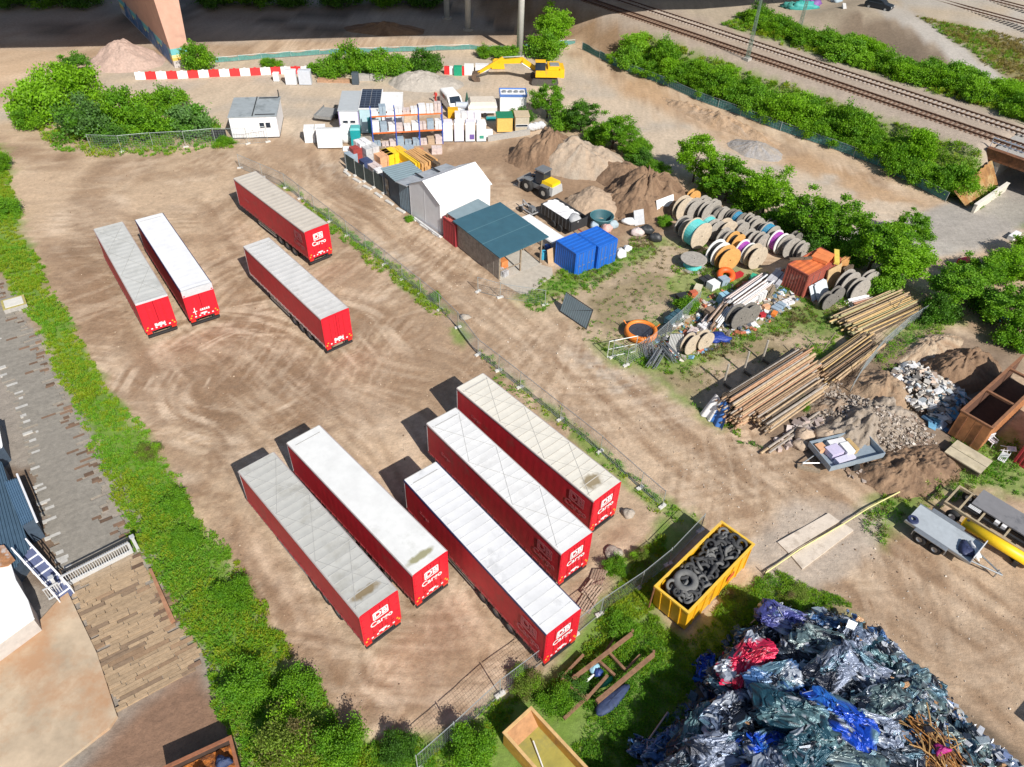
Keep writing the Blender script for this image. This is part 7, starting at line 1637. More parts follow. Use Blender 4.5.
tag(obj('tube_row', q, M('pale tube', (.60, .60, .58), .6, .1, .15, 4)), 'row of pale tubes leaning upright at the end of the junk row', 'tubes')
debris('scattered_junk', 'small mixed junk scattered through the junk row', PX([(640, 345), (700, 300), (780, 268), (800, 300), (770, 322), (725, 345), (680, 362)]), 900, .08, .5, [(.7, .7, .7), (.5, .45, .4), (.08, .09, .11), (.15, .3, .45), (.5, .15, .08), (.3, .26, .22)], 44, None, .4)
# ------------------------------------------------------------------ timber stacks, posts, tarpaulin
BW = [M('brown round timber', (.34, .22, .13), .85, 0, .35, 3, .15), M('tan round timber', (.46, .33, .20), .85, 0, .3, 3, .15), M('grey round timber', (.36, .31, .26), .85, 0, .3, 3, .15), M('orange tinted timber', (.42, .24, .14), .85, 0, .3, 3, .15), DKWOOD]
ta = at(735, 418); tb_ = at(815, 365); tang = math.atan2(tb_.y - ta.y, tb_.x - ta.x)
def px_len(a_, b_): return (at(*a_) - at(*b_)).length
L1 = px_len((735, 420), (812, 362)) - .3
poles('timber_stack', 'long stack of brown round timber beside the blue white tarpaulin', 764, 396, tang, L1, 2.6, 2.2, 210, .08, BW[0], 'timber', 11, .3, .5, mats=BW)
poles('timber_stack', 'lower stack of squared timber beside the broken stones', 785, 408, tang, L1 * .72, 2.2, 1.1, 100, .085, BW[1], 'timber', 12, .25, .5, mats=[BW[0], BW[1], BW[2], BW[1], DKWOOD])
poles('timber_stack', 'tan timber continuing behind the main beam stack', 845, 362, tang + .02, px_len((815, 385), (865, 345)), 2.4, .8, 80, .075, BW[1], 'timber', 13, .25, .5, mats=[BW[1], BW[0], M('ochre timber', (.50, .34, .15), .85, 0, .25, 3), DKWOOD])
U1 = px_len((848, 318), (898, 296)) + 1.0
poles('timber_stack', 'ochre board stack near the green mesh fence', 876, 318, tang - .12, px_len((850, 332), (905, 300)) + .6, 3.6, .8, 120, .08, BW[1], 'timber', 14, .25, .5, mats=[M('ochre timber', (.50, .34, .15)), BW[1], M('dull green timber', (.36, .33, .17), .85, 0, .25, 3), DKWOOD])
poles('timber_stack', 'single row of loose poles in front of the stones', 800, 430, tang, L1 * .8, .5, .15, 5, .09, BW[1], 'timber', 15, .1, .4, mats=[BW[1], BW[2]])
tp = at(752, 382) ; T = thing('stack_support', 'tall timber rack frame with grey posts beside the round timber', 'rack', (tp.x, tp.y, 0), tang)
for k, x in enumerate((-2.2, .4, 2.9)):
    obj('post', MB().tube((x, 1.2, 0), (x, 1.25, 2.2), .09, None, 6), M('grey post wood', (.40, .36, .30), .85, 0, .2, 4), T); obj('crossbar', MB().bx(x - .07, x + .07, -2.6, 1.2, .05, .22), DKWOOD, T)
for px, py, lx, lab in ((800, 362, .4, 'leaning brown pole at the end of the round timber'), (822, 352, .5, 'leaning brown pole between the two timber stacks'), (890, 318, .4, 'short leaning pole above the ochre boards'), (852, 380, .5, 'pale pole leaning at the green mesh fence')):
    pv = at(px, py); tag(obj('pole', MB().tube((pv.x, pv.y, 0), (pv.x + lx, pv.y + .1, 2.1), .06, .05, 6), WOOD), lab, 'pole')
poles('pallet_boards', 'red brown boards and white pallet beside the grey reels', 858, 305, tang - .3, 2.6, 1.8, .7, 20, .1, BW[3], 'boards', 16, .1, .2, mats=[M('red brown board', (.36, .18, .11), .8, 0, .3, 3), PAL[1], WHITE])
pv = at(717, 418); T = thing('tarpaulin', 'blue and white tarpaulin hanging at the end of the timber stack', 'tarpaulin', (pv.x, pv.y, 0), tang + R(90))
def tf(x0, x1):
    def fn(u, v): 
        x = x0 + u * (x1 - x0); return (x * (1 - .35 * v), .75 - .8 * v + .09 * math.sin(x * 9) * (1 - v * .6), .02 + 1.9 * v - .12 * math.sin(x * 5) * v)
    return fn
obj('white_half', MB().grid(tf(.05, 1.15), 16, 10), WHITE, T, True); obj('blue_half', MB().grid(tf(-1.15, .05), 16, 10), M('blue tarp', (.05, .16, .45), .5, 0, .15, 3), T, True)
# ------------------------------------------------------------------ furniture trailer, boards, open containers at the right
pA_ = at(826, 476); pB_ = at(880, 462); d = pB_ - pA_; a = math.atan2(d.y, d.x); L = d.length
T = thing('box_trailer', 'grey box trailer loaded with white and lilac furniture panels', 'trailer', (pA_.x, pA_.y, 0), a)
Wt = 2.5
obj('tub', MB().bx(0, L, -.06, .0, .55, 1.05).bx(0, L, Wt, Wt + .06, .55, 1.05).bx(0, .06, 0, Wt, .55, 1.05).bx(L - .06, L, 0, Wt, .55, 1.05).bx(.06, L - .06, 0, Wt, .5, .58), M('trailer side blue grey', (.33, .40, .46), .5, .3, .12, 3), T)
for y in (-.15, Wt + .15): obj('wheel', MB().lathe([(.03, -.09), (.28, -.1), (.32, 0), (.28, .1), (.03, .09)], (L * .5, y, .32), 'Y', 16), RUBBER, T)
obj('drawbar', MB().path([(0, Wt / 2 - .4, .5), (-1.3, Wt / 2, .45), (0, Wt / 2 + .4, .5)], .05, 6).tube((-1.3, Wt / 2, .0), (-1.3, Wt / 2, .6), .05, None, 6), STEEL, T)
tm = T.matrix_basis
for loc, d_, m_, lab in (((1.3, 1.3, .6), (1.1, .9, .5), M('lilac panel', (.55, .50, .66), .5, 0, .1, 3), 'lilac panel in the box trailer'), ((2.3, 1.2, .6), (.7, 1.0, .55), WHITE, 'white panel in the box trailer'), ((.6, 1.9, .6), (.7, .7, .4), M('peach goods', (.66, .36, .20)), 'peach board in the box trailer'), ((2.0, 2.0, .6), (1.4, .5, .45), PAL[0], 'white boards at the back of the box trailer'), ((1.6, .45, .6), (1.6, .5, .42), M('pale violet board', (.62, .60, .72), .5, 0, .1, 3), 'pale violet board at the front of the box trailer'), ((2.9, 1.4, .6), (.35, 1.2, .5), M('ochre timber', (.50, .34, .15)), 'ochre board at the right end of the box trailer')):
    stack('furniture_panel', lab, 'panel', tm @ Vector(loc), a + RNG.uniform(-.08, .08), d_, m_, (1, 1, 2), .02, .02)
pv = at(884, 456); tag(obj('leaning_beams', MB().tube((pv.x - .6, pv.y - .2, .1), (pv.x + .3, pv.y + 1.2, .5), .07, None, 6).tube((pv.x - .2, pv.y - .4, .08), (pv.x + .6, pv.y + .9, .4), .07, None, 6), DKWOOD), 'dark beams lying behind the box trailer', 'beams')
pv = at(808, 470); tag(obj('plank', MB().box((pv.x, pv.y, .12), (1.6, .3, .2), a - .6), WOOD), 'brown plank lying left of the box trailer', 'plank')
# rust open container
p0 = at(947, 434); p1 = at(975, 438); d = p1 - p0; a = math.atan2(d.y, d.x)
pc = at(957.4, 414, 2.6); a = math.atan2(at(980, 425, 2.6).y - pc.y, at(980, 425, 2.6).x - pc.x)
a2 = math.atan2(at(1002, 374, 2.6).y - pc.y, at(1002, 374, 2.6).x - pc.x)
OR = M('orange rust sheet', (.44, .19, .075), .8, .1, .3, 2, .2, (.28, .11, .05), .3)
T = thing('open_container', 'long rust orange open container at the right edge', 'container', (p0.x, p0.y, 0), a2)
W2 = 2.35; L2 = 10.5; H2 = 2.5
q = MB(); corr_wall(q, (0, -W2), (L2, -W2), .1, H2, .4, .05); corr_wall(q, (L2, 0), (0, 0), .1, H2, .4, .05); obj('side_wall', q, OR, T)
obj('lining', MB().bx(.1, L2 - .1, -.12, -.08, .1, H2).bx(.1, L2 - .1, -W2 + .08, -W2 + .12, .1, H2), M('dark rust lining', (.13, .06, .035), .85, .1, .3, 3), T)
for y0, y1 in ((-W2 + .02, -W2 / 2 - .01), (-W2 / 2 + .01, -.02)): 
    dd = obj('end_door', MB().bx(-.06, .02, y0, y1, .12, H2 - .03), OR, T); obj('lock_bar', MB().tube((-.1, (y0 + y1) / 2, .15), (-.1, (y0 + y1) / 2, H2 - .1), .03, None, 6), RUST, dd)
obj('top_rim', MB().bx(-.08, L2, -.14, .06, H2, H2 + .1).bx(-.08, L2, -W2 - .06, -W2 + .14, H2, H2 + .1).bx(-.08, .08, -W2 + .14, -.14, H2, H2 + .1), M('brown rim', (.26, .12, .06), .8, .1, .3, 3), T)
for x in (3.9, 8.0): obj('cross_beam', MB().bx(x - .1, x + .1, -W2 + .14, -.14, H2 - .12, H2 + .06), M('brown rim', (.26, .12, .06)), T)
obj('floor', MB().bx(.05, L2, -W2 + .1, -.1, .05, .14), M('dark rust lining', (.13, .06, .035)), T)
# beige boards, white chairs, red container
pv = at(965, 462); T = thing('board_platform', 'two beige weathered boards forming a platform beside the rusty container', 'platform', (pv.x, pv.y, 0), a2 + R(90))
pm_ = M('beige weathered panel', (.50, .43, .30), .8, 0, .25, 1.3, .1, (.34, .29, .17), .3)
obj('board', MB().bx(-1.35, 1.35, -.95, .03, .55, .65), pm_, T); obj('board', MB().bx(-1.35, 1.35, .07, 1.0, .55, .64), pm_, T); obj('frame', MB().bx(-1.3, 1.3, -.9, -.8, .0, .55).bx(-1.3, 1.3, .85, .95, .0, .55).bx(-1.3, -1.2, -.8, .85, .0, .55).bx(1.2, 1.3, -.8, .85, 0, .55), DKWOOD, T)
chm = WR
def chair(px, py, ang, label, tip):
    pv = at(px, py); T = thing('garden_chair', label, 'chair', (pv.x, pv.y, 0), ang); T.rotation_euler = (tip, 0, ang)
    if tip: T.location.z = .32
    obj('seat', MB().bx(-.26, .26, -.25, .25, .42, .46), chm, T)
    bq = MB()
    for k in range(5): bq.bx(-.24 + k * .11, -.18 + k * .11, .22, .26, .46, .95)
    obj('backrest', bq.bx(-.26, .26, .22, .27, .92, 1.0), chm, T)
    for x in (-.23, .23):
        for y in (-.22, .22): obj('leg', MB().tube((x, y, .43), (x * 1.1, y * 1.15, 0), .025, None, 6), chm, T)
        obj('armrest', MB().bx(x - .03, x + .03, -.24, .24, .64, .67).bx(x - .02, x + .02, -.22, -.18, .46, .64), chm, T)
chair(990, 445, .4, 'white plastic chair standing beside the beige boards', 0); chair(998, 453, 1.2, 'white plastic chair tipped over on the grass', R(75)); chair(1004, 456, 2.4, 'white plastic chair lying nearest the red container', R(-80))
pv = at(1012, 462); container('red_container', 'red ribbed container cut off by the right edge', pv, a2 - R(90), 2.5, 6.0, 2.2, M('red ribbed sheet', (.40, .035, .05), .5, .1, .15, 2), None, doors=None)
# flatbed trailer
pa = at(906, 520, .95); pb = at(928, 511, .95); pc_ = at(970, 562, .95); d = pc_ - pa; a = math.atan2(d.y, d.x); L = d.length; Wf = 2.05
T = thing('flatbed_trailer', 'silver flatbed trailer with twin axles at the right', 'trailer', (pa.x, pa.y, 0), a)
obj('bed', MB().bx(0, L, 0, Wf, .82, .95), M('silver bed plate', (.52, .56, .58), .5, .3, .12, 2, 0, (.40, .43, .44), .2), T)
obj('edge_rail', MB().bx(-.05, L + .05, -.08, -.005, .78, .97).bx(-.05, L + .05, Wf + .005, Wf + .08, .78, .97), STEEL, T)
obj('frame', MB().bx(.3, L, .45, .6, .55, .8).bx(.3, L, Wf - .6, Wf - .45, .55, .8), DKSTEEL, T)
for x in (1.3, 2.35):
    for y in (-.22, Wf + .22):
        w = obj('wheel', MB().lathe([(.2, -.13), (.36, -.15), (.43, -.1), (.44, 0), (.43, .1), (.36, .15), (.2, .13)], (x, y, .44), 'Y', 22), RUBBER, T, True); obj('rim', MB().lathe([(.02, -.06), (.1, -.07), (.2, -.13), (.22, 0), (.2, .13), (.02, .06)], (x, y, .44), 'Y', 16), STEEL, w)
for y in (-.24, Wf + .24): obj('mudguard', MB().bx(.75, 2.9, y - .17, y + .17, .92, .96).bx(.72, .77, y - .17, y + .17, .5, .92).bx(2.9, 2.95, y - .17, y + .17, .5, .92), STEEL, T)
obj('headboard', MB().bx(L, L + .06, 0, Wf, .82, 1.45), M('white headboard', (.70, .71, .72), .5, .1, .1, 3), T)
obj('drawbar', MB().path([(L, .5, .6), (L + 1.8, Wf / 2, .55), (L, Wf - .5, .6)], .06, 6).tube((L + 1.5, Wf / 2, 0), (L + 1.5, Wf / 2, .8), .05, None, 6), STEEL, T)
obj('spare_wheel', MB().lathe([(.15, -.1), (.33, -.11), (.38, 0), (.33, .1), (.15, .1)], (.3, .35, .99), 'Z', 20), M('dark blue cover', (.03, .04, .10), .6, 0, .2, 3), T)
tm = T.matrix_basis; blobf(tm @ Vector((L - .6, .7, 1.05)), (.45, .6, .18), 'blue_cover', 'dark blue cover lying on the flatbed trailer', 'cover', M('dark blue cover', (.03, .04, .10)), seed=70); blobf(tm @ Vector((L - .15, 1.0, 1.05)), (.2, .7, .2), 'white_bag', 'white bag at the headboard of the flatbed trailer', 'bag', WHITE, seed=71)
# chassis trailer with yellow cylinder and grey plate
pa = at(944, 502, 1.0); pc_ = at(1030, 556, 1.0); d = pc_ - pa; a = math.atan2(d.y, d.x)
T = thing('chassis_trailer', 'tan steel chassis trailer carrying a grey plate at the right edge', 'trailer', (pa.x, pa.y, 0), a)
TAN = M('tan steel', (.46, .37, .24), .6, .2, .25, 3, 0, (.25, .15, .08), .2)
Lc = 7.5; Wc = 2.3
for y in (.0, Wc - .12): obj('side_rail', MB().bx(0, Lc, y, y + .14, .85, 1.05), TAN, T)
for x in (0, .9, 2.2, 3.9, 5.6): obj('cross_member', MB().bx(x, x + .12, .14, Wc - .12, .85, 1.03), TAN, T)
obj('spine', MB().bx(.9, Lc, Wc * .38, Wc * .46, .6, .84).bx(.9, Lc, Wc * .6, Wc * .68, .6, .84), DKSTEEL, T)
obj('grey_plate', MB().bx(1.3, Lc, Wc * .52, Wc + .75, 1.1, 1.2), M('grey plate', (.22, .215, .22), .6, .1, .12, 2, 0, (.13, .13, .14), .2), T)
for x in (.9, 5.2):
    for y in (-.12, Wc + .1):
        w = obj('wheel', MB().lathe([(.22, -.14), (.42, -.15), (.48, 0), (.42, .15), (.22, .14)], (x, y, .48), 'Y', 20), RUBBER, T, True); obj('rim', MB().lathe([(.02, -.1), (.22, -.14), (.24, .14), (.02, .1)], (x, y, .48), 'Y', 14), WHITE, w)
q = MB()
for k in range(3): q.tube((1.25, .95 + k * .13, 1.0), (2.05, .95 + k * .13, 1.0), .04, None, 6)
obj('hose_coupling', q, WHITE, T)
for k in range(2): obj('valve_box', MB().bx(3.0 + k * .45, 3.3 + k * .45, .95, 1.2, .86, 1.1), PAL[0], T)
pa = at(963, 522, .75); pc_ = at(1036, 566, .75); q = MB().tube(pa, pc_, .36, None, 18); T = thing('yellow_pipe', 'thick yellow pipe lying along the tan chassis trailer', 'pipe', (0, 0, 0)); obj('pipe', q, YL, T, True)
dd_ = (pc_ - pa).normalized(); obj('end_cap', MB().tube(pa - dd_ * .05, pa, .37, .39, 18), M('yellow cap', (.62, .44, .05), .5, 0, .1, 3), T); obj('cap_hole', MB().tube(pa + Vector((0, 0, .37)) + dd_ * .2, pa + Vector((0, 0, .385)) + dd_ * .2, .1, None, 10), DKSTEEL, T); obj('cradle', MB().box(pa.lerp(pc_, .3) + Vector((0, 0, -.5)), (.3, .8, .5), a).box(pa.lerp(pc_, .8) + Vector((0, 0, -.5)), (.3, .8, .5), a), DKSTEEL, T)
# concrete slabs in the road
SLB = M('pale road slab', (.62, .535, .44), .9, 0, .14, 1.5, .15, (.40, .33, .26), .2)
for lab, pl in (('pale concrete slab in the dirt road on the trailer side of the hose', [(777, 543), (828, 514), (839, 522), (788, 554)]), ('pale concrete slab in the dirt road on the scrap heap side of the hose', [(791, 557), (842, 524), (853, 531), (802, 570)])):
    q = MB().prism(PX(pl), -.1, .12); tag(obj('road_slab', q, SLB), lab, 'slab')
# unseen container outside the frame at the lower right casts the dark shadow seen in the corner
pv = at(1046, 742); T = thing('tall_container', 'tall grey container just outside the lower right corner', 'container', (pv.x + 1.1, pv.y - 1.6, 0), E1)
obj('body', MB().bx(0, 6, 0, 2.5, .1, 3.0), PAL[3], T); obj('roof', MB().bx(-.05, 6.05, -.05, 2.55, 3.0, 3.1), STEEL, T)
# things by the upper right corner and bins
for px, py, lab, d_, m_ in ((1000, 317, 'turquoise bin under the trees at the right edge', (1.6, 1.2, 1.0), TEALP), (1018, 308, 'second turquoise bin at the right edge', (1.6, 1.2, 1.0), TEALP), (963, 265, 'small red object in the trees beside the gravel road', (1.4, .8, .7), M('bright red plastic', (.70, .04, .05), .5, 0, .1, 3))):
    stack('bin', lab, 'bin', P3(px, py), .4, d_, m_, (1, 1, 1))
pv = at(1013, 238); tag(obj('kerb_stone', MB().box((pv.x, pv.y, .25), (1.8, .6, .5), R(40)), WB), 'white kerb stone at the lower side of the underpass road', 'kerb')
for px, py, lab, m_, rr in ((802, 9, 'turquoise and green sheet pile at the top edge beyond the thicket', M('turquoise sheet', (.04, .32, .30), .6, 0, .3, 2), (2.2, 1.0, .9)), (812, 6, 'purple sheeting heap at the top edge beyond the thicket', M('violet sheet', (.22, .10, .36), .6, 0, .4, 2), (1.6, 1.0, .9)), (790, 8, 'teal sheeting heap left of the purple one at the top edge', M('teal sheet', (.05, .25, .22), .6, 0, .3, 2), (1.4, .8, .6)), (836, 3, 'blue white bags beside the purple heap at the top edge', PAL[3], (1.0, .7, .6))):
    pv = at(px, py, RZ); blobf((pv.x, pv.y, RZ + .3), rr, 'sheet_heap', lab, 'sheeting', m_, amp=.25, seed=int(px))
pv = at(843, 11, 5.5); tag(obj('white_wall', MB().box((pv.x, pv.y, 5.4), (.5, 3.2, 1.8), R(-15)), WHITE), 'white wall end beside the bank at the top edge', 'wall')
# ------------------------------------------------------------------ yellow tyre skip
pa = Vector((8.93, 24.75, 0)); a = R(45.8); Ls = 6.9; Ws = 2.38; Hs = 2.35
T = thing('tyre_skip', 'big yellow open skip filled with old tyres beside the wire fence', 'skip', pa, a)
YS = M('worn yellow skip paint', (.78, .42, .012), .5, .05, .14, 2, 0, (.40, .20, .05), .22)
for y in (-.05, -Ws): obj('side_wall', MB().add([(.35, y, .12), (Ls, y, .12), (Ls, y, Hs), (0, y, Hs), (.35, y + .05, .12), (Ls, y + .05, .12), (Ls, y + .05, Hs), (0, y + .05, Hs)], [(0, 1, 2, 3), (7, 6, 5, 4), (0, 4, 5, 1), (1, 5, 6, 2), (2, 6, 7, 3), (3, 7, 4, 0)]), YS, T)
obj('end_wall', MB().bx(Ls - .05, Ls, -Ws + .05, -.05, .12, Hs), YS, T)
obj('end_door', MB().add([(.35, -Ws + .05, .12), (.35, -.05, .12), (0, -.05, Hs), (0, -Ws + .05, Hs), (.42, -Ws + .05, .12), (.42, -.05, .12), (.07, -.05, Hs), (.07, -Ws + .05, Hs)], [(3, 2, 1, 0), (4, 5, 6, 7), (0, 1, 5, 4), (1, 2, 6, 5), (2, 3, 7, 6), (3, 0, 4, 7)]), YS, T)
obj('rim', MB().bx(-.06, Ls + .06, -.09, .06, Hs, Hs + .12).bx(-.06, Ls + .06, -Ws - .06, -Ws + .09, Hs, Hs + .12).bx(-.06, .09, -Ws + .09, -.09, Hs, Hs + .12).bx(Ls - .09, Ls + .06, -Ws + .09, -.09, Hs, Hs + .12), M('faded yellow rim', (.80, .50, .06), .5, .05, .12, 3, 0, (.55, .40, .22), .2), T)
for k in range(7):
    x = .9 + k * .95
    for y in (.02, -Ws - .06): obj('rib', MB().bx(x, x + .1, y, y + .07, .15, Hs), YS, T)
for y in (-.5, -Ws / 2, -Ws + .5): obj('door_bar', MB().tube((.30, y, .2), (-.06, y, Hs), .045, None, 6), YS, T)
obj('hinge', MB().tube((-.10, -.02, .3), (-.10, -.02, Hs), .06, None, 8), RUST, T)
obj('floor', MB().bx(.4, Ls - .05, -Ws + .05, -.05, .12, .2), DKSTEEL, T)
obj('red_patch', MB().bx(4.3, 5.1, -Ws - .07, -Ws - .062, 1.0, 1.5), M('orange red patch', (.62, .10, .03), .6, 0, .2, 3), T)
for s in (0, 1): obj('skid', MB().bx(.5, Ls, -.5 - s * 1.4, -.38 - s * 1.4, -.02, .12), DKSTEEL, T)
tm = T.matrix_basis; rng = np.random.default_rng(8)
TY = M('old tyre rubber', (.045, .046, .048), .8, 0, .3, 5); TYG = M('dusty tyre rubber', (.14, .14, .135), .85, 0, .25, 5)
tms = []
for R_, r_ in ((.27, .095), (.23, .085), (.31, .11)):
    for m_ in (TY, TYG):
        q = MB().lathe([(R_ - r_ * .75, -r_ * .8), (R_ - r_ * .2, -r_), (R_ + r_ * .6, -r_ * .85), (R_ + r_ * .95, -r_ * .4), (R_ + r_, 0), (R_ + r_ * .95, r_ * .4), (R_ + r_ * .6, r_ * .85), (R_ - r_ * .2, r_), (R_ - r_ * .75, r_ * .8), (R_ - r_ * .55, 0), (R_ - r_ * .75, -r_ * .8)], n=22)
        tms.append(q.mesh('tyre', m_, True))
n_t = 0
for z0, cnt in ((1.2, 30), (1.62, 52), (2.14, 130)):
    pts = []
    for _ in range(4000):
        if len(pts) >= cnt: break
        p = np.array([rng.uniform(.65, Ls - .5), rng.uniform(-Ws + .45, -.45)])
        if all(np.hypot(*(p - q_)) > (.43 if z0 < 2 else .29) for q_ in pts): pts.append(p)
    for p in pts:
        w = tm @ Vector((p[0], p[1], z0 + rng.uniform(0, .22) + .12 * math.sin(p[0] * 1.3)))
        k = int(rng.choice([0, 2, 4, 1, 3, 5], p=[.26, .24, .14, .16, .12, .08])); o = link('tyre', tms[k], None, w); o.rotation_euler = (rng.normal() * .55, rng.normal() * .55, rng.uniform(0, 6))
        tag(o, 'black old tyre lying in the yellow skip' if k % 2 == 0 else 'dusty grey old tyre lying in the yellow skip', 'tyre', 'black tyres in the yellow skip' if k % 2 == 0 else 'dusty tyres in the yellow skip')
big = MB().lathe([(.34, -.17), (.50, -.22), (.66, -.2), (.74, -.1), (.75, 0), (.74, .1), (.66, .2), (.50, .22), (.34, .17), (.38, 0), (.34, -.17)], n=30)
w = tm @ Vector((1.55, -1.05, 2.52)); o = obj('tyre', big, TYG, None, True, w); o.rotation_euler = (.12, -.1, 0); tag(o, 'biggest grey tyre on top near the end door of the skip', 'tyre')
w = tm @ Vector((.95, -1.72, 2.45)); o = link('tyre', tms[3], None, w); o.scale = (.8, .8, .8); tag(o, 'small pale tyre beside the biggest one in the skip', 'tyre')
# open yellow skip at the bottom
pa = at(503.7, 733, 1.5); pb = at(531, 708, 1.5); pc_ = at(572, 764, 1.5)
d = pb - pa; Wq = d.length; a = math.atan2(d.y, d.x); Lq = (pc_ - pb).length + 1.2
T = thing('open_skip', 'yellow brown open skip with bare olive floor at the bottom edge', 'skip', (pa.x, pa.y, 0), a)
OC = M('ochre skip paint', (.55, .29, .05), .6, .05, .25, 2, 0, (.30, .14, .06), .25)
for x in (0, Wq - .06): obj('side_wall', MB().bx(x, x + .06, -Lq, -.06, .1, 1.5), OC, T)
obj('end_wall', MB().bx(0, Wq, -.06, .0, .1, 1.5), OC, T); obj('end_wall', MB().bx(0, Wq, -Lq - .06, -Lq, .1, 1.5), OC, T)
obj('floor', MB().bx(.06, Wq - .06, -Lq, -.06, .1, .55), M('olive yellow floor', (.40, .35, .08), .6, .05, .25, 1, 0, (.25, .24, .09), .3), T)
obj('rim', MB().bx(-.06, Wq + .06, -.1, .05, 1.5, 1.6).bx(-.06, .1, -Lq, -.1, 1.5, 1.6).bx(Wq - .1, Wq + .06, -Lq, -.1, 1.5, 1.6), M('pale ochre rim', (.66, .42, .18), .6, .05, .2, 3), T)
obj('inner_ramp', MB().add([(.07, -.07, 1.45), (Wq - .07, -.07, 1.45), (Wq - .07, -.7, .56), (.07, -.7, .56)], [(3, 2, 1, 0)]), M('rusty inner plate', (.42, .22, .10), .7, .05, .3, 2), T)
tm = T.matrix_basis; tag(obj('pole', MB().tube(tm @ Vector((.5, -2.6, .6)), tm @ Vector((1.1, -1.1, .75)), .04, None, 6), WHITE), 'thin white pole lying in the open yellow skip', 'pole')
# rusty frame in the grass
T = thing('scrap_rack', 'rusty brown steel frame lying in the grass below the nearest trailer', 'frame', (0, 0, 0))
RB2 = M('brown rusted beam', (.27, .15, .085), .85, .1, .35, 4, .2, (.16, .08, .045), .3)
def hb(p, q_, z, t=.16):
    A_ = at(*p, z); B_ = at(*q_, z); d_ = B_ - A_
    return MB().box((A_ + B_) / 2, (d_.length, t, t), math.atan2(d_.y, d_.x))
for p, q_, z, t in (((572.6, 679), (631.7, 634), .75, .20), ((596.7, 701.9), (653.4, 654.8), .8, .22), ((561.7, 679), (586, 699.5), .6, .18), ((586, 699.5), (607.6, 675.3), .62, .15), ((599, 661), (614.8, 675.3), .58, .14), ((610, 653.6), (625.7, 670.5), .58, .14), ((564, 718.8), (584.7, 699.5), .45, .16), ((561.7, 677.8), (583.4, 654.8), .42, .14), ((625.7, 670), (640, 655), .5, .12), ((604, 655), (617, 633), .35, .12)):
    obj('beam', hb(p, q_, z, t), RB2, T)
for p in ((573, 681), (631, 636), (597, 704), (652, 657), (586, 701)):
    g = at(*p, 0); obj('leg', MB().box((g.x, g.y, .35), (.14, .14, .7)), RB2, T)
for px, py, lab, m_, rr in ((594, 668, 'pale blue plastic canister inside the rusty frame', M('light blue crate', (.28, .50, .62)), (.35, .3, .25)), (598, 673, 'dark blue object inside the rusty frame', M('dark blue plastic', (.02, .05, .20)), (.3, .3, .3)), (607, 682, 'emerald green bar inside the rusty frame', M('emerald plastic', (.01, .30, .16)), (.5, .15, .15)), (585, 682, 'white tube lying inside the rusty frame', WHITE, (.9, .09, .09)), (612, 700, 'dark blue sheet under the edge of the rusty frame', M('dark blue cloth', (.03, .05, .12)), (1.3, .4, .2))):
    pv = at(px, py, .3); o = blobf((0, 0, 0), rr, 'scrap_piece', lab, 'scrap', m_, amp=.08, seed=int(px)); o.location = (pv.x, pv.y, .3); o.rotation_euler = (0, 0, R(42))
def pallet(px, py, ang, label, z=0, tip=0):
    pv = at(px, py); T = thing('pallet', label, 'pallet', (pv.x, pv.y, z), ang); T.rotation_euler = (tip, 0, ang)
    PW = M('pale pallet wood', (.44, .33, .24), .85, 0, .25, 4, .15)
    for k in range(6): obj('slat', MB().bx(-.6, .6, -.46 + k * .17, -.46 + k * .17 + .11, .12, .145), PW, T)
    for x in (-.52, 0, .52): obj('bearer', MB().bx(x - .05, x + .05, -.48, .5, 0, .12), WOOD, T)
pallet(587, 604, R(60), 'pallet lying at the trailer corner in the weeds'); pallet(598, 580, R(70), 'brown pallet leaning against the lower one', .2, R(-22)); pallet(592, 592, R(55), 'pallet between the two others by the trailer', .1, R(10))
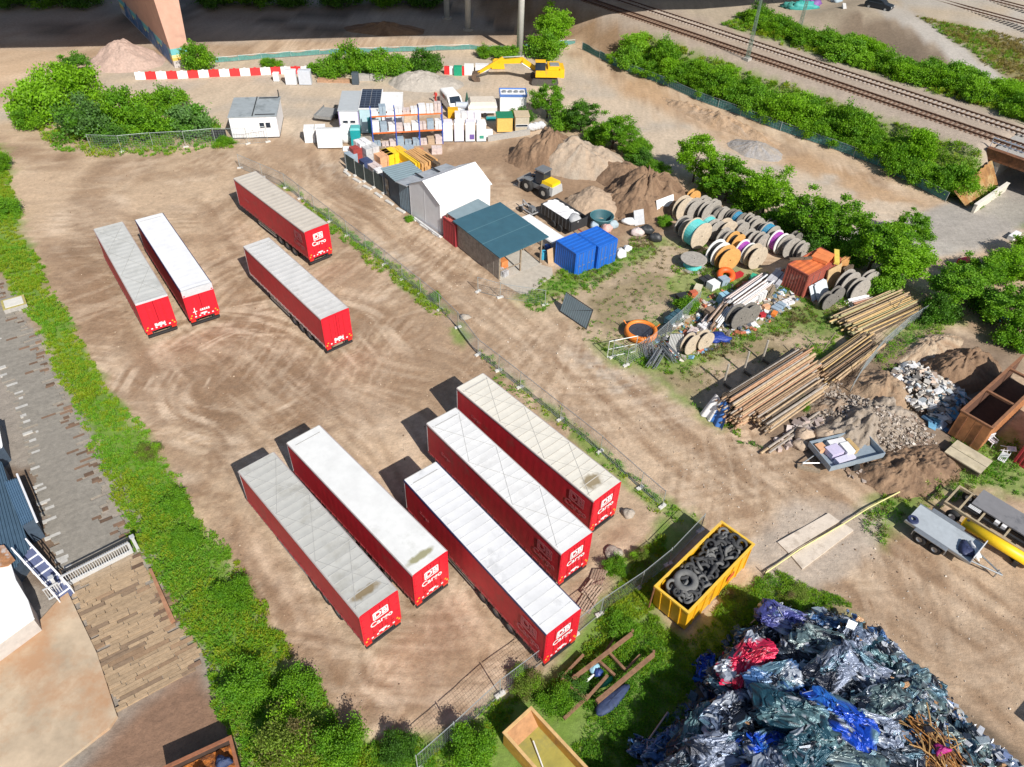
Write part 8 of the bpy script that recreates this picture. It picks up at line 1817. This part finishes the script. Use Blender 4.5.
# ------------------------------------------------------------------ crushed cars
SCRAP = attr_mat('crushed painted metal', .26, 0, 4.0, .4, .25)
def bale_mesh(seed, paint, alt, dark=.30, L=3.3, W=1.75, H=1.05):
    rg = np.random.default_rng(seed)
    nu = 56; u = np.linspace(0, 2 * math.pi, nu + 1)[:-1]; vt = np.arccos(np.clip(np.linspace(.03, .97, 13) ** 2.5, 0, 1)); v = np.concatenate([-vt, [-.3, -.12, 0, .12, .3], vt[::-1]]); v = np.sort(v); nv = len(v)
    Ug, Vg = np.meshgrid(u, v)
    pw = lambda t, e: np.sign(t) * np.abs(t) ** e
    X_ = pw(np.cos(Ug), .45) * pw(np.cos(Vg), .40); Y_ = pw(np.sin(Ug), .45) * pw(np.cos(Vg), .40); Z_ = pw(np.sin(Vg), .5)
    def n3(a_, b_, c_, f, s): return (vnoise(a_ * f + 11, b_ * f + c_ * f * .7, s) + vnoise(b_ * f + 5, c_ * f + a_ * f * .6, s + 1) + vnoise(c_ * f, a_ * f - b_ * f * .8, s + 2)) / 3
    k = 1 + .40 * (np.abs(n3(X_, Y_, Z_, 2.1, seed) - .5) * 2 - .35) + .20 * (np.abs(n3(X_, Y_, Z_, 5.2, seed + 7) - .5) * 2 - .3)
    k = k + .10 * (np.abs(n3(X_, Y_, Z_, 11.0, seed + 13) - .5) * 2 - .3)
    P = np.stack([X_ * L / 2 * k, Y_ * W / 2 * k, Z_ * H / 2 * (k * .9 + .1)], -1)
    P += rg.normal(size=P.shape) * np.array([.026, .024, .024])
    # patches of paint, bare metal, glass, cloth and darkness
    cen = rg.normal(size=(44, 3)); cen /= np.linalg.norm(cen, axis=1)[:, None]; cen *= rg.uniform(.6, 1.3, (44, 1))
    kinds = rg.choice(5, 44, p=[.42, .16, .10, .20, .12])
    base = np.array([paint, alt, (.46, .50, .56), (.015, .02, .035), (.10, .19, .25)])
    Q = P.reshape(-1, 3); c = Q / np.array([L / 2, W / 2, H / 2]) + rg.normal(size=Q.shape) * .05
    kd = kinds[np.argmin(((cen[None] - c[:, None]) ** 2).sum(2), 1)]
    KB = base[kd] * rg.uniform(.85, 1.1, (len(Q), 1))
    ridge = rg.uniform(size=len(Q)); KB[ridge < .02] = (.55, .57, .60); KB[ridge > .94] = (.015, .018, .025)
    jj, ii_ = np.meshgrid(np.arange(nv - 1), np.arange(nu), indexing='ij'); i2_ = (ii_ + 1) % nu
    FB = np.stack([jj * nu + ii_, jj * nu + i2_, (jj + 1) * nu + i2_, (jj + 1) * nu + ii_], -1).reshape(-1, 4)
    V = []; K = []
    # torn folded sheets and bars sticking out
    for s in range(80):
        d_ = rg.normal(size=3); d_ /= np.linalg.norm(d_); d_[2] = abs(d_[2]) * .9
        c = d_ * np.array([L / 2, W / 2, H / 2]) * rg.uniform(.75, 1.06)
        a_ = rg.normal(size=3); a_ /= np.linalg.norm(a_); b_ = np.cross(a_, d_ + rg.normal(size=3) * .4); b_ /= np.linalg.norm(b_) + 1e-9
        ln = rg.uniform(.15, .7); wd_ = rg.uniform(.03, .24); fold = rg.normal(size=3) * .18
        cl = base[rg.choice([0, 0, 0, 1, 2, 2, 3, 4])] * rg.uniform(.7, 1.3)
        p0 = c - a_ * ln / 2; p1 = c + fold; p2 = c + a_ * ln / 2
        for x, y in ((p0, p1), (p1, p2)):
            V += [x - b_ * wd_ / 2, y - b_ * wd_ / 2, y + b_ * wd_ / 2, x + b_ * wd_ / 2]; K += [cl] * 4
    nb = len(Q); V = np.concatenate([Q, np.array(V)]); K = np.concatenate([KB, np.array(K)])
    FS = nb + np.arange(len(V) - nb).reshape(-1, 4); F_ = np.concatenate([FB, FS])
    me = np_mesh('crushed_car', V, 4, np.clip(K, .005, .8), [SCRAP], False, F_)
    fl = np.zeros(len(F_), bool); fl[:len(FB)] = False
    if len(me.polygons) == len(F_): me.polygons.foreach_set('use_smooth', fl)
    return me
SC_POLY = PX([(752, 640), (800, 612), (842, 612), (880, 640), (925, 680), (968, 722), (1030, 780), (1010, 850), (560, 850), (620, 790), (672, 735), (712, 690)])
COLS = {'red': ((.62, .015, .07), (.45, .02, .05)), 'blue': ((.01, .07, .50), (.03, .16, .55)), 'violet': ((.08, .09, .30), (.25, .26, .42)), 'silver': ((.24, .28, .37), (.12, .16, .24)), 'teal': ((.02, .07, .10), (.10, .19, .21)), 'dark': ((.025, .035, .05), (.10, .13, .17)), 'steel blue': ((.05, .13, .30), (.16, .25, .38)), 'grey green': ((.12, .18, .19), (.30, .37, .36))}
CARS = []  # pixel, colour, z, yaw, size, label
for px, py, c, z, yaw, sz, lab in ((745, 662, 'red', 2.5, .6, 1.05, 'bright red crushed car high on the left of the scrap heap'), (785, 622, 'violet', 1.7, -.6, 1.0, 'violet crushed car at the back corner of the scrap heap'), (812, 628, 'steel blue', 1.5, .3, .8, 'steel blue crushed car beside the violet one'), (838, 722, 'blue', 3.1, -.75, 1.25, 'long bright blue crushed car in the middle of the scrap heap'), (765, 748, 'blue', 2.6, .3, .95, 'second bright blue crushed car at the bottom of the heap'), (775, 682, 'steel blue', 2.8, .2, 1.05, 'pale blue crushed car right of the red one'), (820, 645, 'grey green', 2.3, -.4, 1.05, 'grey green crushed car near the back of the heap'), (830, 672, 'silver', 2.9, .5, 1.0, 'silver crushed car with white edges in the upper heap'), (860, 668, 'silver', 2.7, -.7, .95, 'pale lilac silver crushed car near the right edge'), (868, 645, 'steel blue', 1.6, -.7, .95, 'steel blue crushed car at the right upper edge of the heap'), (885, 665, 'teal', 1.7, -.7, .95, 'dark teal crushed car on the right edge of the heap'), (912, 690, 'grey green', 1.6, -.7, 1.0, 'grey green crushed car with bare patches at the right edge'), (880, 705, 'grey green', 2.9, .3, 1.0, 'pale green crushed car in the middle right of the heap'), (872, 730, 'silver', 2.9, -.4, .9, 'silver crushed car below the pale green one'), (900, 730, 'steel blue', 2.0, -.8, .9, 'steel blue crushed car next to the rusty wire bundle'),
                                  (730, 715, 'silver', 2.3, .5, 1.1, 'silver grey crushed car in the left middle of the heap'), (700, 735, 'teal', 1.8, .8, 1.05, 'teal grey crushed car at the left edge of the heap'), (720, 752, 'silver', 2.4, .1, 1.05, 'shredded silver crushed car at the bottom left of the heap'), (790, 715, 'teal', 3.2, -.5, 1.15, 'dark teal crushed car with yellow strips in the heap'), (810, 745, 'teal', 3.2, .5, 1.1, 'dark green crushed car at the bottom middle of the heap'), (850, 760, 'grey green', 3.0, -.5, 1.1, 'grey green crushed car at the bottom edge of the heap'), (890, 762, 'dark', 2.6, -.4, 1.0, 'dark crushed car at the bottom edge beside the wires'), (690, 765, 'dark', 1.9, .4, 1.0, 'dark crushed car at the bottom left corner of the heap'), (770, 778, 'silver', 3.0, .9, 1.1, 'silver crushed car cut off by the bottom edge'), (830, 790, 'steel blue', 3.0, -.3, 1.1, 'steel blue crushed car cut off by the bottom edge'), (735, 690, 'dark', 1.8, -.9, .95, 'dark crushed car under the red one'), (665, 750, 'steel blue', .8, .7, .8, 'blue crushed car low in the shade at the left edge'), (648, 752, 'steel blue', .5, -.4, .6, 'small blue car part lying in the shade left of the heap'), (757, 640, 'dark', 1.3, .4, .85, 'black crushed car behind the red one'), (706, 668, 'blue', .6, 1.2, .5, 'dark blue panel scrap in the shade beside the red car'), (800, 698, 'dark', 2.6, .8, .9, 'black crushed car in the centre of the heap'), (850, 695, 'dark', 2.4, .3, .85, 'black crushed car between silver and blue ones'), (845, 628, 'dark', 1.0, -.6, .8, 'black crushed car at the top right corner of the heap'), (930, 712, 'dark', .9, -.8, .8, 'dark crushed metal at the right edge above the wires'), (960, 760, 'dark', 1.2, -.7, .9, 'dark crushed car beside the concrete edge wall'), (1000, 790, 'grey green', 1.2, -.7, 1.0, 'grey green crushed car in the lower right corner')):
    CARS.append((px, py, c, z, yaw, sz, lab))
for k, (px, py, c, z, yaw, sz, lab) in enumerate(CARS):
    z = z * 1.2 if z > 1.2 else z
    p = at(px, py, z); pa_, al_ = COLS[c]
    o = link('crushed_car', bale_mesh(400 + k, pa_, al_, .30, 3.3 * sz, 1.8 * sz, 1.15 * sz), None, (p.x, p.y, z))
    o.rotation_euler = (RNG.normal() * .16, RNG.normal() * .16, yaw + R(5))
    tag(o, lab, 'crushed car')
# the heap goes on below the edge of the frame
for k, (px, py, z) in enumerate(((640, 800, 1.0), (665, 815, 2.2), (700, 805, 2.6), (735, 815, 3.6), (690, 850, 3.6), (660, 860, 2.4), (770, 820, 4.0), (720, 860, 4.8), (640, 850, 1.2), (760, 870, 5.0), (690, 890, 4.8), (650, 900, 3.6))):
    p = at(px, py, z); o = link('crushed_car', bale_mesh(470 + k % 3, *COLS[('silver', 'dark', 'teal')[k % 3]]), None, (p.x, p.y, z)); o.rotation_euler = (RNG.normal() * .15, RNG.normal() * .15, k * 1.1)
    tag(o, 'crushed car piled where the heap continues beyond the bottom edge', 'crushed car', 'crushed cars beyond the bottom edge')
# the lower layers of the heap, seen only in the gaps
low = [bale_mesh(500 + k, *COLS[c]) for k, c in enumerate(('dark', 'silver', 'teal', 'grey green', 'steel blue', 'dark'))]
pl = np.array(SC_POLY); rng = np.random.default_rng(17); nlow = 0
for z, inset, sp in ((.5, .8, 2.2), (1.5, 1.6, 2.0), (2.5, 2.5, 2.2)):
    pts = []
    for _ in range(3000):
        p = rng.uniform(pl.min(0), pl.max(0))
        if pdist(np.array([p[0]]), np.array([p[1]]), SC_POLY)[0] < -inset and all(np.hypot(*(p - q_)) > sp for q_ in pts): pts.append(p)
    for p in pts:
        k = int(rng.integers(len(low))); o = link('crushed_car', low[k], None, (p[0], p[1], z)); o.rotation_euler = (rng.normal() * .1, rng.normal() * .1, rng.uniform(0, 6)); o.scale = (.9, .9, .9)
        tag(o, 'crushed car buried in the lower layers of the scrap heap', 'crushed car', 'buried cars of the scrap heap')
def sheap(x, y): d = -pdist(x, y, SC_POLY); return np.clip(d * 1.1, .1, 2.9)
o = debris('scrap_shreds', 'small shreds of blue, silver and black car scrap filling the heap', SC_POLY, 1100, .10, .45, [(.45, .48, .54), (.03, .04, .06), (.05, .10, .22), (.16, .28, .32), (.6, .62, .66), (.02, .02, .03), (.25, .30, .33), (.35, .2, .1)], 55, lambda x, y: sheap(x, y) + np.random.default_rng(4).uniform(-.3, .55, len(x)), .22, 'scrap', SCRAP, tilt=2.2)
debris('scrap_shreds', 'blue and grey car parts strewn in the shade left of the heap', PX([(640, 767), (660, 725), (700, 675), (735, 630), (755, 630), (710, 700), (670, 767)]), 130, .15, .7, [(.04, .09, .22), (.10, .16, .22), (.03, .03, .04), (.2, .22, .25)], 56, None, .3, 'scrap', SCRAP, tilt=1.5)
# rusty wire bundle
cx, cy = xy(935, 748, 3.1); q = MB(); rng = np.random.default_rng(23)
WRM = [M('orange rust wire', (.42, .19, .05), .7, .2, .3, 5), M('brown wire', (.26, .13, .06), .7, .2, .3, 5), M('ochre wire', (.55, .33, .13), .7, .2, .3, 5)]
for k in range(130):
    a0 = rng.uniform(-.9, .2) + R(-48); l = rng.uniform(.8, 2.4); ox, oy, oz = rng.normal() * .55, rng.normal() * .55, rng.uniform(0, .9)
    bend = rng.normal() * .8; pts = []
    for s in range(7):
        t = s / 6 - .5; pts.append((cx + ox + math.cos(a0 + bend * t) * l * t * 1.3, cy + oy + math.sin(a0 + bend * t) * l * t * 1.3, 2.6 + oz * .8 + .25 * math.sin(t * 3 + k)))
    q.path(pts, rng.uniform(.02, .04), 5, int(rng.integers(3)))
tag(obj('wire_bundle', q, WRM), 'tangled bundle of orange rusted wire at the right of the heap', 'wire')
blobf((cx + .1, cy - .2, 3.4), (.35, .25, .2), 'magenta_cloth', 'magenta rag caught in the rusty wire bundle', 'rag', M('magenta cloth', (.36, .01, .16), .6, 0, .3, 4), amp=.3, seed=88)
# concrete edge wall with debris
w0 = at(930, 702); w1 = at(1040, 795); d = w1 - w0; Lw = d.length
T = thing('edge_wall', 'low concrete edge wall between the scrap heap and the dirt road', 'wall', (w0.x, w0.y, 0), math.atan2(d.y, d.x))
obj('wall', MB().bx(0, Lw, -.5, .0, -.1, .8), CONC, T); obj('coping', MB().bx(0, Lw, .0, .12, -.1, .5), M('sandy kerb', (.46, .37, .26), .9, 0, .2, 3), T)
wl = [tuple((w0 + d * f)[:2]) for f in (0, 1)]; nn = np.array([-d.y, d.x]) / Lw
debris('rubble', 'blue grey broken blocks lying on top of the concrete edge wall', [wl[0], wl[1], tuple(np.array(wl[1]) - nn * .9), tuple(np.array(wl[0]) - nn * .9)], 150, .15, .5, [(.10, .14, .26), (.30, .34, .40), (.05, .06, .09), (.42, .42, .40), (.15, .2, .3)], 57, lambda x, y: x * 0 + .75, .6)
r0_ = at(640, 752, .3); r1_ = at(668, 712, .3); tag(obj('steel_rail', MB().tube(r0_, r1_, .05, None, 6), STEEL), 'grey steel bar lying in the shaded grass left of the heap', 'bar')
print('objects', len(bpy.data.objects))
